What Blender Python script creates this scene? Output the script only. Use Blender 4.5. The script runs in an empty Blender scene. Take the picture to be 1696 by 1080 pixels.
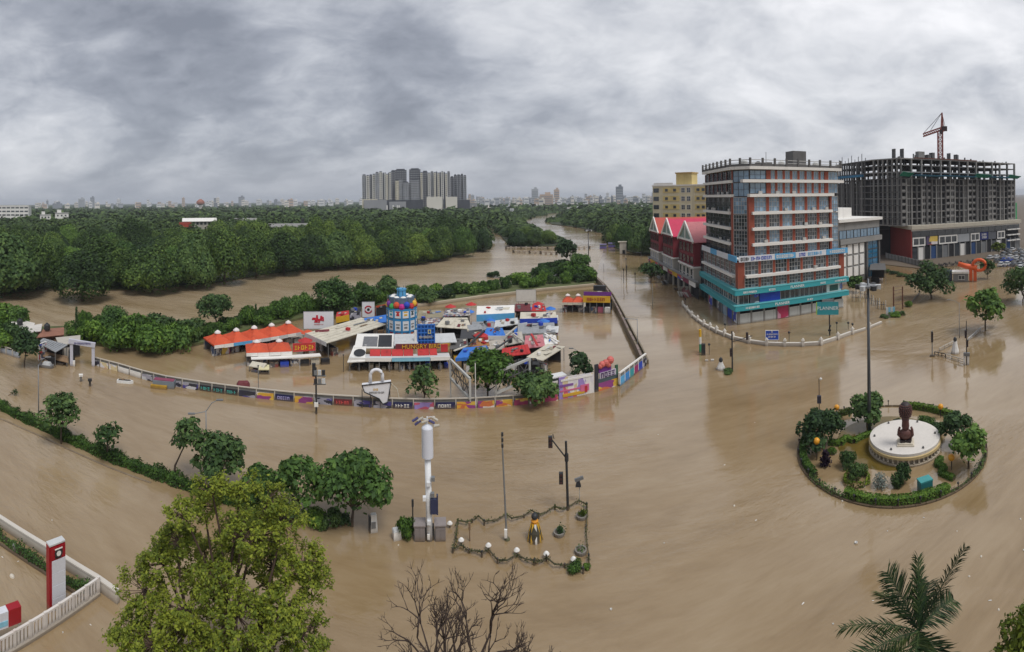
import bpy, bmesh, math, random
import numpy as np
from mathutils import Vector, Matrix

random.seed(7)
SC = bpy.context.scene
COL = SC.collection
PI = math.pi
R = math.radians

# ------------------------------------------------------------------ camera
F, CX, CY, H, ROLL = 800.0, 848.0, 329.0, 27.0, R(0.7)
CR, SR = math.cos(ROLL), math.sin(ROLL)
cd = bpy.data.cameras.new('camera')
cd.type = 'PANO'
cd.panorama_type = 'CENTRAL_CYLINDRICAL'
cd.central_cylindrical_range_u_min = -848.0 / F
cd.central_cylindrical_range_u_max = 848.0 / F
cd.central_cylindrical_range_v_min = -(1080.0 - CY) / F
cd.central_cylindrical_range_v_max = CY / F
cd.central_cylindrical_radius = 1.0
cd.clip_start = 0.1
cd.clip_end = 40000
cam = bpy.data.objects.new('camera', cd)
COL.objects.link(cam)
cam.matrix_world = Matrix.Translation((0, 0, H)) @ Matrix((
    (CR, SR, 0, 0), (0, 0, -1, 0), (-SR, CR, 0, 0), (0, 0, 0, 1)))
SC.camera = cam

# ------------------------------------------------------------------ render settings
SC.view_settings.view_transform = 'Standard'
SC.view_settings.look = 'None'
SC.view_settings.exposure = 0.6
SC.view_settings.gamma = 1.0
SC.render.engine = 'CYCLES'
SC.cycles.use_denoising = True
SC.cycles.max_bounces = 6
SC.cycles.diffuse_bounces = 3
SC.cycles.glossy_bounces = 3
SC.cycles.transmission_bounces = 3
SC.cycles.transparent_max_bounces = 6
SC.cycles.volume_bounces = 0
SC.cycles.caustics_reflective = False
SC.cycles.caustics_refractive = False

# ------------------------------------------------------------------ world: overcast monsoon sky
SUN_EL, SUN_AZ = R(60), R(140)      # azimuth clockwise from the view axis (+Y)
world = bpy.data.worlds.new('World')
SC.world = world
SKY_OFF = (9.0, 3.0, 7.0)
world.use_nodes = True


class NT:
    """short hand for building node trees"""
    def __init__(self, tree):
        self.t = tree
        tree.nodes.clear()

    def n(self, kind, _in=None, **props):
        nd = self.t.nodes.new(kind)
        for k, v in props.items():
            setattr(nd, k, v)
        for k, v in (_in or {}).items():
            s = nd.inputs[k]
            if isinstance(v, bpy.types.NodeSocket):
                self.t.links.new(v, s)
            elif isinstance(v, bpy.types.Node):
                self.t.links.new(v.outputs[0], s)
            else:
                s.default_value = v
        return nd

    def math(self, op, a, b=0.0, c=None, clamp=False):
        i = {0: a, 1: b}
        if c is not None:
            i[2] = c
        return self.n('ShaderNodeMath', i, operation=op, use_clamp=clamp).outputs[0]

    def mix(self, fac, a, b, mode='MIX'):
        nd = self.n('ShaderNodeMix', data_type='RGBA', blend_type=mode)
        for s, v in ((nd.inputs[0], fac), (nd.inputs[6], a), (nd.inputs[7], b)):
            if isinstance(v, bpy.types.NodeSocket):
                self.t.links.new(v, s)
            else:
                s.default_value = v if s == nd.inputs[0] else (tuple(v) + (1,) if len(v) == 3 else v)
        return nd.outputs[2]

    def ramp(self, fac, stops):
        nd = self.n('ShaderNodeValToRGB', {0: fac})
        el = nd.color_ramp.elements
        while len(el) < len(stops):
            el.new(0.5)
        for e, (p, c) in zip(el, stops):
            e.position = p
            e.color = tuple(c) + (1,) if len(c) == 3 else c
        return nd.outputs[0]

    def noise(self, vec, scale, detail=4, rough=0.55, dist=0.0):
        return self.n('ShaderNodeTexNoise', {'Vector': vec, 'Scale': scale, 'Detail': detail,
                                             'Roughness': rough, 'Distortion': dist}).outputs[0]


def build_world():
    w = NT(world.node_tree)
    tc = w.n('ShaderNodeTexCoord')
    gen = tc.outputs['Generated']
    sep = w.n('ShaderNodeSeparateXYZ', {0: gen})
    z = w.math('MAXIMUM', sep.outputs[2], 0.0)
    den = w.math('ADD', z, 0.45)
    p = w.n('ShaderNodeCombineXYZ', {0: w.math('DIVIDE', sep.outputs[0], den), 1: w.math('DIVIDE', sep.outputs[1], den), 2: w.math('MULTIPLY', z, 2.2)}).outputs[0]
    pr = w.n('ShaderNodeMapping', {0: p, 1: SKY_OFF, 2: (0, 0, R(18)), 3: (1.0, 1.1, 1)}).outputs[0]
    big = w.noise(pr, 1.0, 3, 0.5, 0.3)
    mid = w.noise(pr, 2.4, 8, 0.55, 0.45)
    fine = w.noise(pr, 7.0, 7, 0.6, 0.5)
    v = w.math('ADD', w.math('MULTIPLY', big, 0.66), w.math('MULTIPLY', mid, 0.62))
    v = w.math('ADD', v, w.math('MULTIPLY', fine, 0.26))
    # thinner, brighter cover to the east; heavier overhead to the west
    v = w.math('ADD', v, w.math('MULTIPLY', sep.outputs[0], 0.11))
    v = w.math('ADD', v, w.math('MULTIPLY', z, -0.10))
    # two heavy rain clouds
    for dx, dy, dz, sz, amt in ((-0.27, 0.90, 0.30, 14.0, -0.15), (-0.62, 0.70, 0.36, 3.2, -0.07), (0.24, 0.88, 0.40, 9.0, 0.09)):
        wob = w.n('ShaderNodeTexNoise', {'Vector': gen, 'Scale': 4.0, 'Detail': 5}).outputs[1]
        q = w.n('ShaderNodeVectorMath', {0: wob, 1: (0.22, 0.22, 0.22), 2: gen}, operation='MULTIPLY_ADD').outputs[0]
        dst = w.n('ShaderNodeVectorMath', {0: q, 1: (dx + 0.11, dy + 0.11, dz + 0.11)}, operation='DISTANCE').outputs['Value']
        g = w.math('POWER', 2.718, w.math('MULTIPLY', w.math('MULTIPLY', dst, dst), -sz * 2.2))
        v = w.math('ADD', v, w.math('MULTIPLY', g, amt))
    cl = w.ramp(w.math('SUBTRACT', v, 0.27), [(0.21, (0.165, 0.180, 0.215)), (0.33, (0.245, 0.262, 0.302)), (0.44, (0.365, 0.380, 0.418)),
                                  (0.56, (0.505, 0.515, 0.542)), (0.72, (0.68, 0.68, 0.70))])
    hz = w.math('POWER', w.math('SUBTRACT', 1.0, z, clamp=True), 11.0)
    cl = w.mix(w.math('MULTIPLY', hz, 0.62), cl, w.mix(w.math('MULTIPLY_ADD', sep.outputs[0], 0.5, 0.5), (0.225, 0.252, 0.30), (0.42, 0.425, 0.445)))
    sky = w.n('ShaderNodeTexSky', sky_type='NISHITA', sun_disc=False, sun_elevation=SUN_EL,
              sun_rotation=SUN_AZ, air_density=1.2, dust_density=3.0)
    b1 = w.n('ShaderNodeBackground', {0: cl, 1: 1.0})
    b2 = w.n('ShaderNodeBackground', {0: sky.outputs[0], 1: 0.08})
    mx = w.n('ShaderNodeMixShader', {0: 0.06, 1: b1.outputs[0], 2: b2.outputs[0]})
    w.n('ShaderNodeOutputWorld', {0: mx.outputs[0]})


build_world()
sl = bpy.data.lights.new('sun', 'SUN')
sl.energy = 1.5
sl.angle = R(24)
sl.color = (1.0, 0.975, 0.94)
sun = bpy.data.objects.new('sun', sl)
COL.objects.link(sun)
sun.location = (0, 0, 300)
_sd = Vector((math.sin(SUN_AZ) * math.cos(SUN_EL), math.cos(SUN_AZ) * math.cos(SUN_EL), math.sin(SUN_EL)))
sun.rotation_euler = _sd.to_track_quat('Z', 'Y').to_euler()


# ------------------------------------------------------------------ photo pixel -> place
def ray(px, py):
    u, v = (px - CX) / F, (py - CY) / F
    x, y, up = math.sin(u), math.cos(u), -v
    return Vector((x * CR + up * SR, y, -x * SR + up * CR))


def P(px, py, z=0.0):
    """where the line of sight through a pixel meets the level z"""
    d = ray(px, py)
    t = (z - H) / d.z
    return Vector((d.x * t, d.y * t, z))


def Q(px, dist, z=0.0):
    """a point on the bearing of a pixel column at a known distance"""
    u = (px - CX) / F
    return Vector((math.sin(u) * dist, math.cos(u) * dist, z))


def ZT(p, py):
    """height of picture row py above the ground point p"""
    r = math.hypot(p[0], p[1])
    return H + (-(py - CY) / F * r - p[0] * SR) / CR


def MPP(p):
    return math.hypot(p[0], p[1]) / F


def bearing(p):
    """rotation about z that makes local -Y face the camera"""
    return -math.atan2(p[0], p[1])


# ------------------------------------------------------------------ materials
MATS = {}


def mat(name, col, rough=0.75, var=0.18, scale=1.2, metal=0.0, bump=0.0, streak=0.0, spec=0.4, fine=0.12, mud=True):
    if name in MATS:
        return MATS[name]
    m = bpy.data.materials.new(name)
    m.use_nodes = True
    t = NT(m.node_tree)
    tc = t.n('ShaderNodeTexCoord').outputs['Object']
    n1 = t.noise(tc, scale, 5, 0.6)
    n2 = t.noise(tc, scale * 9, 3, 0.6)
    f = t.math('ADD', t.math('MULTIPLY', t.math('SUBTRACT', n1, 0.5), 2.6 * var), t.math('MULTIPLY', t.math('SUBTRACT', n2, 0.5), 2.0 * fine))
    oi = t.n('ShaderNodeObjectInfo').outputs['Random']
    f = t.math('ADD', f, t.math('MULTIPLY', t.math('SUBTRACT', oi, 0.5), var * 0.5))
    if streak:
        mp = t.n('ShaderNodeMapping', {0: tc, 3: (1.6, 1.6, 0.09)}).outputs[0]
        n3 = t.noise(mp, scale * 1.6, 5, 0.65)
        st = t.math('MULTIPLY', t.math('SUBTRACT', n3, 0.56, clamp=True), -5.0 * streak)
        f = t.math('ADD', f, st)
    g = t.math('ADD', f, 1.0, clamp=False)
    c = t.n('ShaderNodeVectorMath', {0: tuple(col), 3: g}, operation='SCALE').outputs[0]
    wz = t.n('ShaderNodeSeparateXYZ', {0: t.n('ShaderNodeNewGeometry').outputs['Position']}).outputs[2]
    md = t.n('ShaderNodeMapRange', {0: t.math('ADD', wz, t.math('MULTIPLY', n1, 0.5)), 1: 0.22, 2: 0.75, 3: 0.8, 4: 0.0}).outputs[0]
    if mud:
        c = t.mix(md, c, (0.15, 0.105, 0.062))
    ins = {'Base Color': c, 'Roughness': rough, 'Metallic': metal, 'Specular IOR Level': spec}
    if bump:
        ins['Normal'] = t.n('ShaderNodeBump', {'Strength': bump, 'Distance': 0.05, 'Height': n2}).outputs[0]
    b = t.n('ShaderNodeBsdfPrincipled', ins)
    t.n('ShaderNodeOutputMaterial', {0: b.outputs[0]})
    m.diffuse_color = tuple(col) + (1,)
    MATS[name] = m
    return m


def glass_mat(name, col, rough=0.08, var=0.5, spec=0.9):
    """window glass seen from outside: dark room behind, sky on it"""
    if name in MATS:
        return MATS[name]
    m = bpy.data.materials.new(name)
    m.use_nodes = True
    t = NT(m.node_tree)
    tc = t.n('ShaderNodeTexCoord').outputs['Object']
    oi = t.n('ShaderNodeObjectInfo').outputs['Random']
    n1 = t.n('ShaderNodeTexNoise', {'Vector': tc, 'Scale': 0.9, 'Detail': 3, 'W': oi}, noise_dimensions='4D').outputs[0]
    isl = t.n('ShaderNodeNewGeometry').outputs['Random Per Island']
    f = t.math('ADD', t.math('MULTIPLY', t.math('SUBTRACT', n1, 0.5), 1.6 * var), t.math('MULTIPLY', t.math('SUBTRACT', isl, 0.45), 1.2 * var))
    f = t.math('MAXIMUM', t.math('ADD', f, 1.0), 0.15)
    bl = t.math('GREATER_THAN', t.math('FRACT', t.math('MULTIPLY', isl, 17.31)), 0.84)
    f = t.math('ADD', f, t.math('MULTIPLY', bl, 0.11 / max(col[1], 0.02)))
    c = t.n('ShaderNodeVectorMath', {0: tuple(col), 3: f}, operation='SCALE').outputs[0]
    nb = t.noise(tc, 0.7, 2)
    bp = t.n('ShaderNodeBump', {'Strength': 0.12, 'Distance': 0.06, 'Height': nb}).outputs[0]
    b = t.n('ShaderNodeBsdfPrincipled', {'Base Color': c, 'Roughness': rough, 'IOR': 1.5, 'Specular IOR Level': spec, 'Normal': bp})
    t.n('ShaderNodeOutputMaterial', {0: b.outputs[0]})
    MATS[name] = m
    return m


def print_mat(name, cols, scale=1.2, rough=0.6):
    """posters and hoardings whose print is too small to read: blocks of printed colour"""
    if name in MATS:
        return MATS[name]
    m = bpy.data.materials.new(name)
    m.use_nodes = True
    t = NT(m.node_tree)
    tc = t.n('ShaderNodeTexCoord').outputs['Object']
    oi = t.n('ShaderNodeObjectInfo').outputs['Random']
    off = t.n('ShaderNodeCombineXYZ', {0: t.math('MULTIPLY', oi, 31.0), 1: 0.0, 2: t.math('MULTIPLY', oi, 17.0)}).outputs[0]
    v = t.n('ShaderNodeVectorMath', {0: tc, 1: off}, operation='ADD').outputs[0]
    wv = t.n('ShaderNodeTexNoise', {'Vector': v, 'Scale': scale * 1.4, 'Detail': 2}).outputs[1]
    v = t.n('ShaderNodeVectorMath', {0: wv, 1: (0.5, 0.5, 0.5), 2: v}, operation='MULTIPLY_ADD').outputs[0]
    vo = t.n('ShaderNodeTexVoronoi', {'Vector': v, 'Scale': scale}, distance='CHEBYCHEV').outputs['Color']
    s = t.n('ShaderNodeSeparateColor', {0: vo}).outputs[0]
    k = len(cols)
    nd = t.n('ShaderNodeValToRGB', {0: s})
    nd.color_ramp.interpolation = 'CONSTANT'
    el = nd.color_ramp.elements
    while len(el) < k:
        el.new(0.5)
    for i, c in enumerate(cols):
        el[i].position = 0.1 + 0.8 * i / k if i else 0.0
        el[i].color = tuple(c) + (1,)
    n2 = t.noise(tc, 3.0, 4)
    c = t.n('ShaderNodeVectorMath', {0: nd.outputs[0], 3: t.math('MULTIPLY_ADD', n2, 0.5, 0.72)}, operation='SCALE').outputs[0]
    b = t.n('ShaderNodeBsdfPrincipled', {'Base Color': c, 'Roughness': rough})
    t.n('ShaderNodeOutputMaterial', {0: b.outputs[0]})
    MATS[name] = m
    return m


def leaf_mat(name, dark, light, tip, trans=0.25, clump=0.22):
    if name in MATS:
        return MATS[name]
    m = bpy.data.materials.new(name)
    m.use_nodes = True
    t = NT(m.node_tree)
    tc = t.n('ShaderNodeTexCoord').outputs['Object']
    geo = t.n('ShaderNodeNewGeometry')
    oi = t.n('ShaderNodeObjectInfo').outputs['Random']
    n1 = t.noise(tc, clump, 3, 0.6)
    r = geo.outputs['Random Per Island']
    f = t.math('ADD', t.math('MULTIPLY', r, 0.55), t.math('MULTIPLY', t.math('SUBTRACT', n1, 0.28), 0.95))
    f = t.math('ADD', f, t.math('MULTIPLY', t.math('SUBTRACT', oi, 0.5), 0.55))
    c = t.ramp(f, [(0.12, dark), (0.55, light), (0.95, tip)])
    d = t.n('ShaderNodeBsdfPrincipled', {'Base Color': c, 'Roughness': 0.62, 'Specular IOR Level': 0.2})
    tr = t.n('ShaderNodeBsdfTranslucent', {0: t.mix(0.5, c, tuple(tip))})
    mx = t.n('ShaderNodeMixShader', {0: trans, 1: d.outputs[0], 2: tr.outputs[0]})
    t.n('ShaderNodeOutputMaterial', {0: mx.outputs[0]})
    MATS[name] = m
    return m


def water_mat(name, river=False):
    m = bpy.data.materials.new(name)
    m.use_nodes = True
    t = NT(m.node_tree)
    tc = t.n('ShaderNodeTexCoord').outputs['Object']
    # silt streaks along the current; the finer ones paint ripple light and dark
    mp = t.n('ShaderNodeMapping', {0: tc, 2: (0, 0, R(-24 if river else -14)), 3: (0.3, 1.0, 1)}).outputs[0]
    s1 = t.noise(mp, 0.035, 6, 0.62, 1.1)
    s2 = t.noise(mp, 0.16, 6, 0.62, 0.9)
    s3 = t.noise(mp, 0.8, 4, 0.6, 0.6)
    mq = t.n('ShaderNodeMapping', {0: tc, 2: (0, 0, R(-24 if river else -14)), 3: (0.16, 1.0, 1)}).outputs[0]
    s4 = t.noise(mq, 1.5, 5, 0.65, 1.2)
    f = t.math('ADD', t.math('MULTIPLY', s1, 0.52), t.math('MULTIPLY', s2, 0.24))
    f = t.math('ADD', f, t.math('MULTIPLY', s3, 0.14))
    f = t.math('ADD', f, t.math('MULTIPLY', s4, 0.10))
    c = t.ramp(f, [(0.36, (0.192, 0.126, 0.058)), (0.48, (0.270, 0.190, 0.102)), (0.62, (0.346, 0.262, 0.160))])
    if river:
        c = t.ramp(f, [(0.36, (0.225, 0.155, 0.080)), (0.48, (0.325, 0.245, 0.150)), (0.62, (0.420, 0.340, 0.235))])  # paler than the flood: brightness of reflected sky put into the colour
    # ripples: fine chop, swirls and broad swell, stronger in some stretches than in others
    mw = t.n('ShaderNodeMapping', {0: tc, 2: (0, 0, R(-24 if river else 22)), 3: (0.45, 1.0, 1)}).outputs[0]
    w1 = t.noise(mw, 1.5, 4, 0.58, 0.9)
    w2 = t.noise(mp, 0.40, 4, 0.55, 1.8)
    w3 = t.noise(mw, 4.2, 3, 0.55, 0.4)
    area = t.noise(tc, 0.026, 3, 0.5, 0.6)
    a = t.n('ShaderNodeMapRange', {0: area, 1: 0.47, 2: 0.64, 3: 0.07, 4: 1.0}).outputs[0]
    h = t.math('ADD', t.math('MULTIPLY', w1, 0.6), t.math('MULTIPLY', w2, 0.75))
    h = t.math('ADD', h, t.math('MULTIPLY', w3, 0.16))
    if not river:
        h = t.math('MULTIPLY', h, a)
    bp = t.n('ShaderNodeBump', {'Strength': 0.6 if river else 0.6, 'Distance': 0.22 if river else 0.30, 'Height': h}).outputs[0]
    b = t.n('ShaderNodeBsdfPrincipled', {'Base Color': c, 'Roughness': 0.2 if river else 0.09, 'IOR': 1.6 if river else 1.75, 'Specular IOR Level': 0.5, 'Normal': bp})
    t.n('ShaderNodeOutputMaterial', {0: b.outputs[0]})
    return m


# ------------------------------------------------------------------ mesh kit
class MB:
    def __init__(self):
        self.v, self.f, self.mi = [], [], []
        self.m = 0

    def add(self, vs, fs):
        o = len(self.v)
        self.v += [tuple(p) for p in vs]
        self.f += [tuple(i + o for i in f) for f in fs]
        self.mi += [self.m] * len(fs)
        return self

    def box(self, x, y, z, sx, sy, sz, rz=0.0, taper=1.0):
        """box standing on z; centred on x, y"""
        a, b = sx / 2, sy / 2
        c, s = math.cos(rz), math.sin(rz)
        vs = []
        for k, zz in ((1.0, z), (taper, z + sz)):
            for dx, dy in ((-a, -b), (a, -b), (a, b), (-a, b)):
                dx *= k
                dy *= k
                vs.append((x + dx * c - dy * s, y + dx * s + dy * c, zz))
        return self.add(vs, [(3, 2, 1, 0), (4, 5, 6, 7), (0, 1, 5, 4), (1, 2, 6, 5), (2, 3, 7, 6), (3, 0, 4, 7)])

    def bar(self, p, q, w, h=None):
        """square bar from p to q"""
        p, q = Vector(p), Vector(q)
        h = h or w
        d = q - p
        up = Vector((0, 0, 1)) if abs(d.normalized().z) < 0.95 else Vector((0, 1, 0))
        sx = d.cross(up).normalized() * (w / 2)
        sy = sx.cross(d).normalized() * (h / 2)
        vs = [p - sx - sy, p + sx - sy, p + sx + sy, p - sx + sy, q - sx - sy, q + sx - sy, q + sx + sy, q - sx + sy]
        return self.add(vs, [(3, 2, 1, 0), (4, 5, 6, 7), (0, 1, 5, 4), (1, 2, 6, 5), (2, 3, 7, 6), (3, 0, 4, 7)])

    def cyl(self, p, q, r0, r1=None, n=8, cap=True):
        p, q = Vector(p), Vector(q)
        r1 = r0 if r1 is None else r1
        d = (q - p).normalized()
        up = Vector((0, 0, 1)) if abs(d.z) < 0.95 else Vector((1, 0, 0))
        a = d.cross(up).normalized()
        b = d.cross(a).normalized()
        vs = []
        for c, r in ((p, r0), (q, r1)):
            for i in range(n):
                t = 2 * PI * i / n
                vs.append(c + a * (math.cos(t) * r) + b * (math.sin(t) * r))
        fs = [(i, i + n, (i + 1) % n + n, (i + 1) % n) for i in range(n)]
        if cap:
            fs += [tuple(range(n)), tuple(range(2 * n - 1, n - 1, -1))]
        return self.add(vs, fs)

    def lathe(self, prof, n=16, x=0.0, y=0.0, z=0.0, sx=1.0, sy=1.0):
        """turned shape; prof = [(radius, height), ...] bottom to top"""
        vs = []
        for r, h in prof:
            for i in range(n):
                t = 2 * PI * i / n
                vs.append((x + math.cos(t) * r * sx, y + math.sin(t) * r * sy, z + h))
        k = len(prof)
        fs = [(j * n + i, j * n + (i + 1) % n, (j + 1) * n + (i + 1) % n, (j + 1) * n + i) for j in range(k - 1) for i in range(n)]
        fs += [tuple(range(n - 1, -1, -1)), tuple(range((k - 1) * n, k * n))]
        return self.add(vs, fs)

    def tube(self, pts, r, n=6, r1=None):
        pts = [Vector(p) for p in pts]
        k = len(pts)
        vs = []
        for j, p in enumerate(pts):
            d = (pts[min(j + 1, k - 1)] - pts[max(j - 1, 0)]).normalized()
            up = Vector((0, 0, 1)) if abs(d.z) < 0.9 else Vector((0, 1, 0))
            a = d.cross(up).normalized()
            b = d.cross(a).normalized()
            rr = r if r1 is None else r + (r1 - r) * j / (k - 1)
            for i in range(n):
                t = 2 * PI * i / n
                vs.append(p + a * (math.cos(t) * rr) + b * (math.sin(t) * rr))
        fs = [(j * n + i, (j + 1) * n + i, (j + 1) * n + (i + 1) % n, j * n + (i + 1) % n) for j in range(k - 1) for i in range(n)]
        fs += [tuple(range(n)), tuple(range(k * n - 1, (k - 1) * n - 1, -1))]
        return self.add(vs, fs)

    def prism(self, poly, z0, z1):
        """upright prism over a counter-clockwise outline"""
        n = len(poly)
        vs = [(p[0], p[1], z0) for p in poly] + [(p[0], p[1], z1) for p in poly]
        fs = [tuple(range(n - 1, -1, -1)), tuple(range(n, 2 * n))]
        fs += [(i, (i + 1) % n, (i + 1) % n + n, i + n) for i in range(n)]
        return self.add(vs, fs)

    def slab(self, quad, th):
        """a roof sheet: four corners of its top, thickened downwards"""
        q = [Vector(p) for p in quad]
        lo = [p - Vector((0, 0, th)) for p in q]
        return self.add(q + lo, [(0, 1, 2, 3), (7, 6, 5, 4), (0, 4, 5, 1), (1, 5, 6, 2), (2, 6, 7, 3), (3, 7, 4, 0)])

    def sphere(self, c, r, n=10, k=7, sz=1.0):
        prof = [(max(1e-3, r * math.sin(PI * j / k)), -r * sz * math.cos(PI * j / k)) for j in range(k + 1)]
        return self.lathe(prof, n, c[0], c[1], c[2])

    def mesh(self, name, mats, smooth=False):
        me = bpy.data.meshes.new(name)
        me.from_pydata(self.v, [], self.f)
        for m in (mats if isinstance(mats, (list, tuple)) else [mats]):
            me.materials.append(m)
        if any(self.mi):
            me.polygons.foreach_set('material_index', self.mi)
        if smooth:
            me.polygons.foreach_set('use_smooth', [len(f) <= 4 for f in self.f])
        bm = bmesh.new()
        bm.from_mesh(me)
        bmesh.ops.recalc_face_normals(bm, faces=bm.faces)
        bm.to_mesh(me)
        bm.free()
        return me

    def obj(self, name, mats, parent=None, loc=(0, 0, 0), rz=0.0, smooth=False):
        return put(name, self.mesh(name, mats, smooth), parent, loc, rz)


def put(name, me, parent=None, loc=(0, 0, 0), rz=0.0, scale=None):
    o = bpy.data.objects.new(name, me)
    COL.objects.link(o)
    o.location = loc
    o.rotation_euler = (0, 0, rz)
    if scale is not None:
        o.scale = scale
    o.parent = parent
    return o


def tag(o, label=None, cat=None, group=None, kind=None):
    for k, v in (('label', label), ('category', cat), ('group', group), ('kind', kind)):
        if v:
            o[k] = v
    return o


def thing(name, label, cat, loc=(0, 0, 0), rz=0.0, group=None):
    o = bpy.data.objects.new(name, None)
    COL.objects.link(o)
    o.empty_display_size = 0.3
    o.location = loc
    o.rotation_euler = (0, 0, rz)
    return tag(o, label, cat, group, 'thing')


def copy_thing(root, loc, rz=0.0, label=None, group=None, scale=None):
    r = root.copy()
    COL.objects.link(r)
    r.location = loc
    r.rotation_euler = (0, 0, rz)
    if scale is not None:
        r.scale = scale if hasattr(scale, '__len__') else (scale,) * 3
    if label:
        r['label'] = label
    if group:
        r['group'] = group
    for ch in list(root.children):
        c = ch.copy()
        COL.objects.link(c)
        c.parent = r
        for g in list(ch.children):
            d = g.copy()
            COL.objects.link(d)
            d.parent = c
    return r


def text_mesh(name, s, size, m, depth=0.03):
    """lettering as a solid mesh in the XZ plane facing -Y, centred"""
    cu = bpy.data.curves.new(name, 'FONT')
    cu.body = s
    cu.size = size
    cu.extrude = depth / 2
    cu.align_x = 'CENTER'
    cu.align_y = 'CENTER'
    cu.resolution_u = 2
    o = bpy.data.objects.new(name, cu)
    COL.objects.link(o)
    dg = bpy.context.evaluated_depsgraph_get()
    me = bpy.data.meshes.new_from_object(o.evaluated_get(dg))
    COL.objects.unlink(o)
    bpy.data.objects.remove(o)
    bpy.data.curves.remove(cu)
    me.transform(Matrix.Rotation(PI / 2, 4, 'X'))
    me.materials.clear()
    me.materials.append(m)
    me.name = name
    return me


def np_mesh(name, verts, quads, m):
    """mesh from numpy arrays; quads is (n, 4)"""
    me = bpy.data.meshes.new(name)
    n, k = len(verts), len(quads)
    me.vertices.add(n)
    me.vertices.foreach_set('co', np.ascontiguousarray(verts, dtype=np.float32).ravel())
    me.loops.add(k * 4)
    me.loops.foreach_set('vertex_index', np.ascontiguousarray(quads, dtype=np.int32).ravel())
    me.polygons.add(k)
    me.polygons.foreach_set('loop_start', np.arange(0, 4 * k, 4, dtype=np.int32))
    me.polygons.foreach_set('loop_total', np.full(k, 4, dtype=np.int32))
    me.materials.append(m)
    me.update(calc_edges=True)
    return me


# ------------------------------------------------------------------ foliage
def leaves_at(rng, pts, nrm, size, aspect=0.55, spread=0.8):
    """one diamond leaf (or leaf spray) at every point"""
    n = len(pts)
    nr = nrm + rng.normal(0, spread, (n, 3))
    nr /= np.linalg.norm(nr, axis=1, keepdims=True) + 1e-9
    a = np.cross(nr, rng.normal(0, 1, (n, 3)))
    a /= np.linalg.norm(a, axis=1, keepdims=True) + 1e-9
    b = np.cross(nr, a)
    s = (size * rng.uniform(0.6, 1.35, n))[:, None]
    v = np.stack([pts - a * s, pts + b * s * aspect, pts + a * s, pts - b * s * aspect], 1).reshape(-1, 3)
    return v, np.arange(4 * n).reshape(n, 4)


def crown_points(rng, lobes, n, shell=0.55):
    """points through a crown of ellipsoid lobes, denser near the outside and on top"""
    vol = np.array([l[3] * l[4] * l[5] for l in lobes]) ** 0.67
    idx = rng.choice(len(lobes), n, p=vol / vol.sum())
    L = np.array(lobes)[idx]
    d = rng.normal(0, 1, (n, 3))
    d[:, 2] = np.where((d[:, 2] < -0.3) & (rng.random(n) < 0.6), -d[:, 2], d[:, 2])
    d /= np.linalg.norm(d, axis=1, keepdims=True)
    r = rng.uniform(shell, 1.0, n) ** 0.5
    r *= 1 + rng.normal(0, 0.05, n)
    return L[:, :3] + d * r[:, None] * L[:, 3:6], d


def dome_lobes(rng, w, h, z0, k, small=0.42, skirt=0):
    """lobes that together make an uneven broad crown of width w between z0 and z0+h"""
    out = [(0, 0, z0 + h * 0.45, w * 0.36, w * 0.36, h * 0.42)]
    for i in range(skirt):
        a = 2 * PI * (i + rng.uniform(-.3, .3)) / skirt
        s = w * rng.uniform(.13, .2)
        out.append((math.cos(a) * w * .36, math.sin(a) * w * .36, z0 + h * rng.uniform(.05, .22), s, s, s * .9))
    for i in range(k):
        a = rng.uniform(0, 2 * PI)
        e = rng.uniform(0.0, 1.0)
        rr = w * 0.5 * math.cos(e * 1.25) * rng.uniform(0.5, 0.92)
        zz = z0 + h * (0.22 + 0.6 * math.sin(e * 1.4) * rng.uniform(0.75, 1.0))
        s = w * small * rng.uniform(0.32, 0.62)
        out.append((math.cos(a) * rr, math.sin(a) * rr, zz, s, s, min(s * rng.uniform(0.7, 1.0), h * 0.4)))
    return out


def limbs_mesh(name, rng, trunk_h, r, tips, m, lean=(0, 0)):
    b = MB()
    top = Vector((lean[0], lean[1], trunk_h))
    b.tube([(0, 0, -1.5), (lean[0] * 0.2, lean[1] * 0.2, trunk_h * 0.4), top], r, 7, r * 0.7)
    for tp in tips:
        tp = Vector(tp)
        mid = top.lerp(tp, 0.5) + Vector((rng.uniform(-.3, .3), rng.uniform(-.3, .3), rng.uniform(0, .4))) * (tp - top).length * 0.2
        b.tube([top - Vector((0, 0, r)), mid, tp], r * 0.5, 5, r * 0.12)
    return b.mesh(name, m, True)


BARK = mat('bark', (0.075, 0.055, 0.04), 0.9, 0.3, 2.0, bump=0.5)
LEAF_FOREST = leaf_mat('leaf_forest', (0.014, 0.031, 0.010), (0.056, 0.104, 0.022), (0.160, 0.235, 0.042), 0.08, 0.16)
LEAF_FAR = leaf_mat('leaf_far', (0.013, 0.027, 0.011), (0.042, 0.076, 0.020), (0.098, 0.150, 0.034), 0.08, 0.05)
LEAF_DARK = leaf_mat('leaf_dark', (0.016, 0.036, 0.015), (0.046, 0.090, 0.028), (0.105, 0.170, 0.045), 0.14, 0.3)
LEAF_MID = leaf_mat('leaf_mid', (0.022, 0.050, 0.016), (0.066, 0.132, 0.030), (0.150, 0.250, 0.048), 0.2, 0.3)
LEAF_LIGHT = leaf_mat('leaf_light', (0.034, 0.058, 0.012), (0.115, 0.158, 0.022), (0.270, 0.310, 0.036), 0.3, 0.25)
LEAF_HEDGE = leaf_mat('leaf_hedge', (0.024, 0.056, 0.012), (0.078, 0.155, 0.026), (0.170, 0.280, 0.040), 0.2, 0.6)


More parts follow.
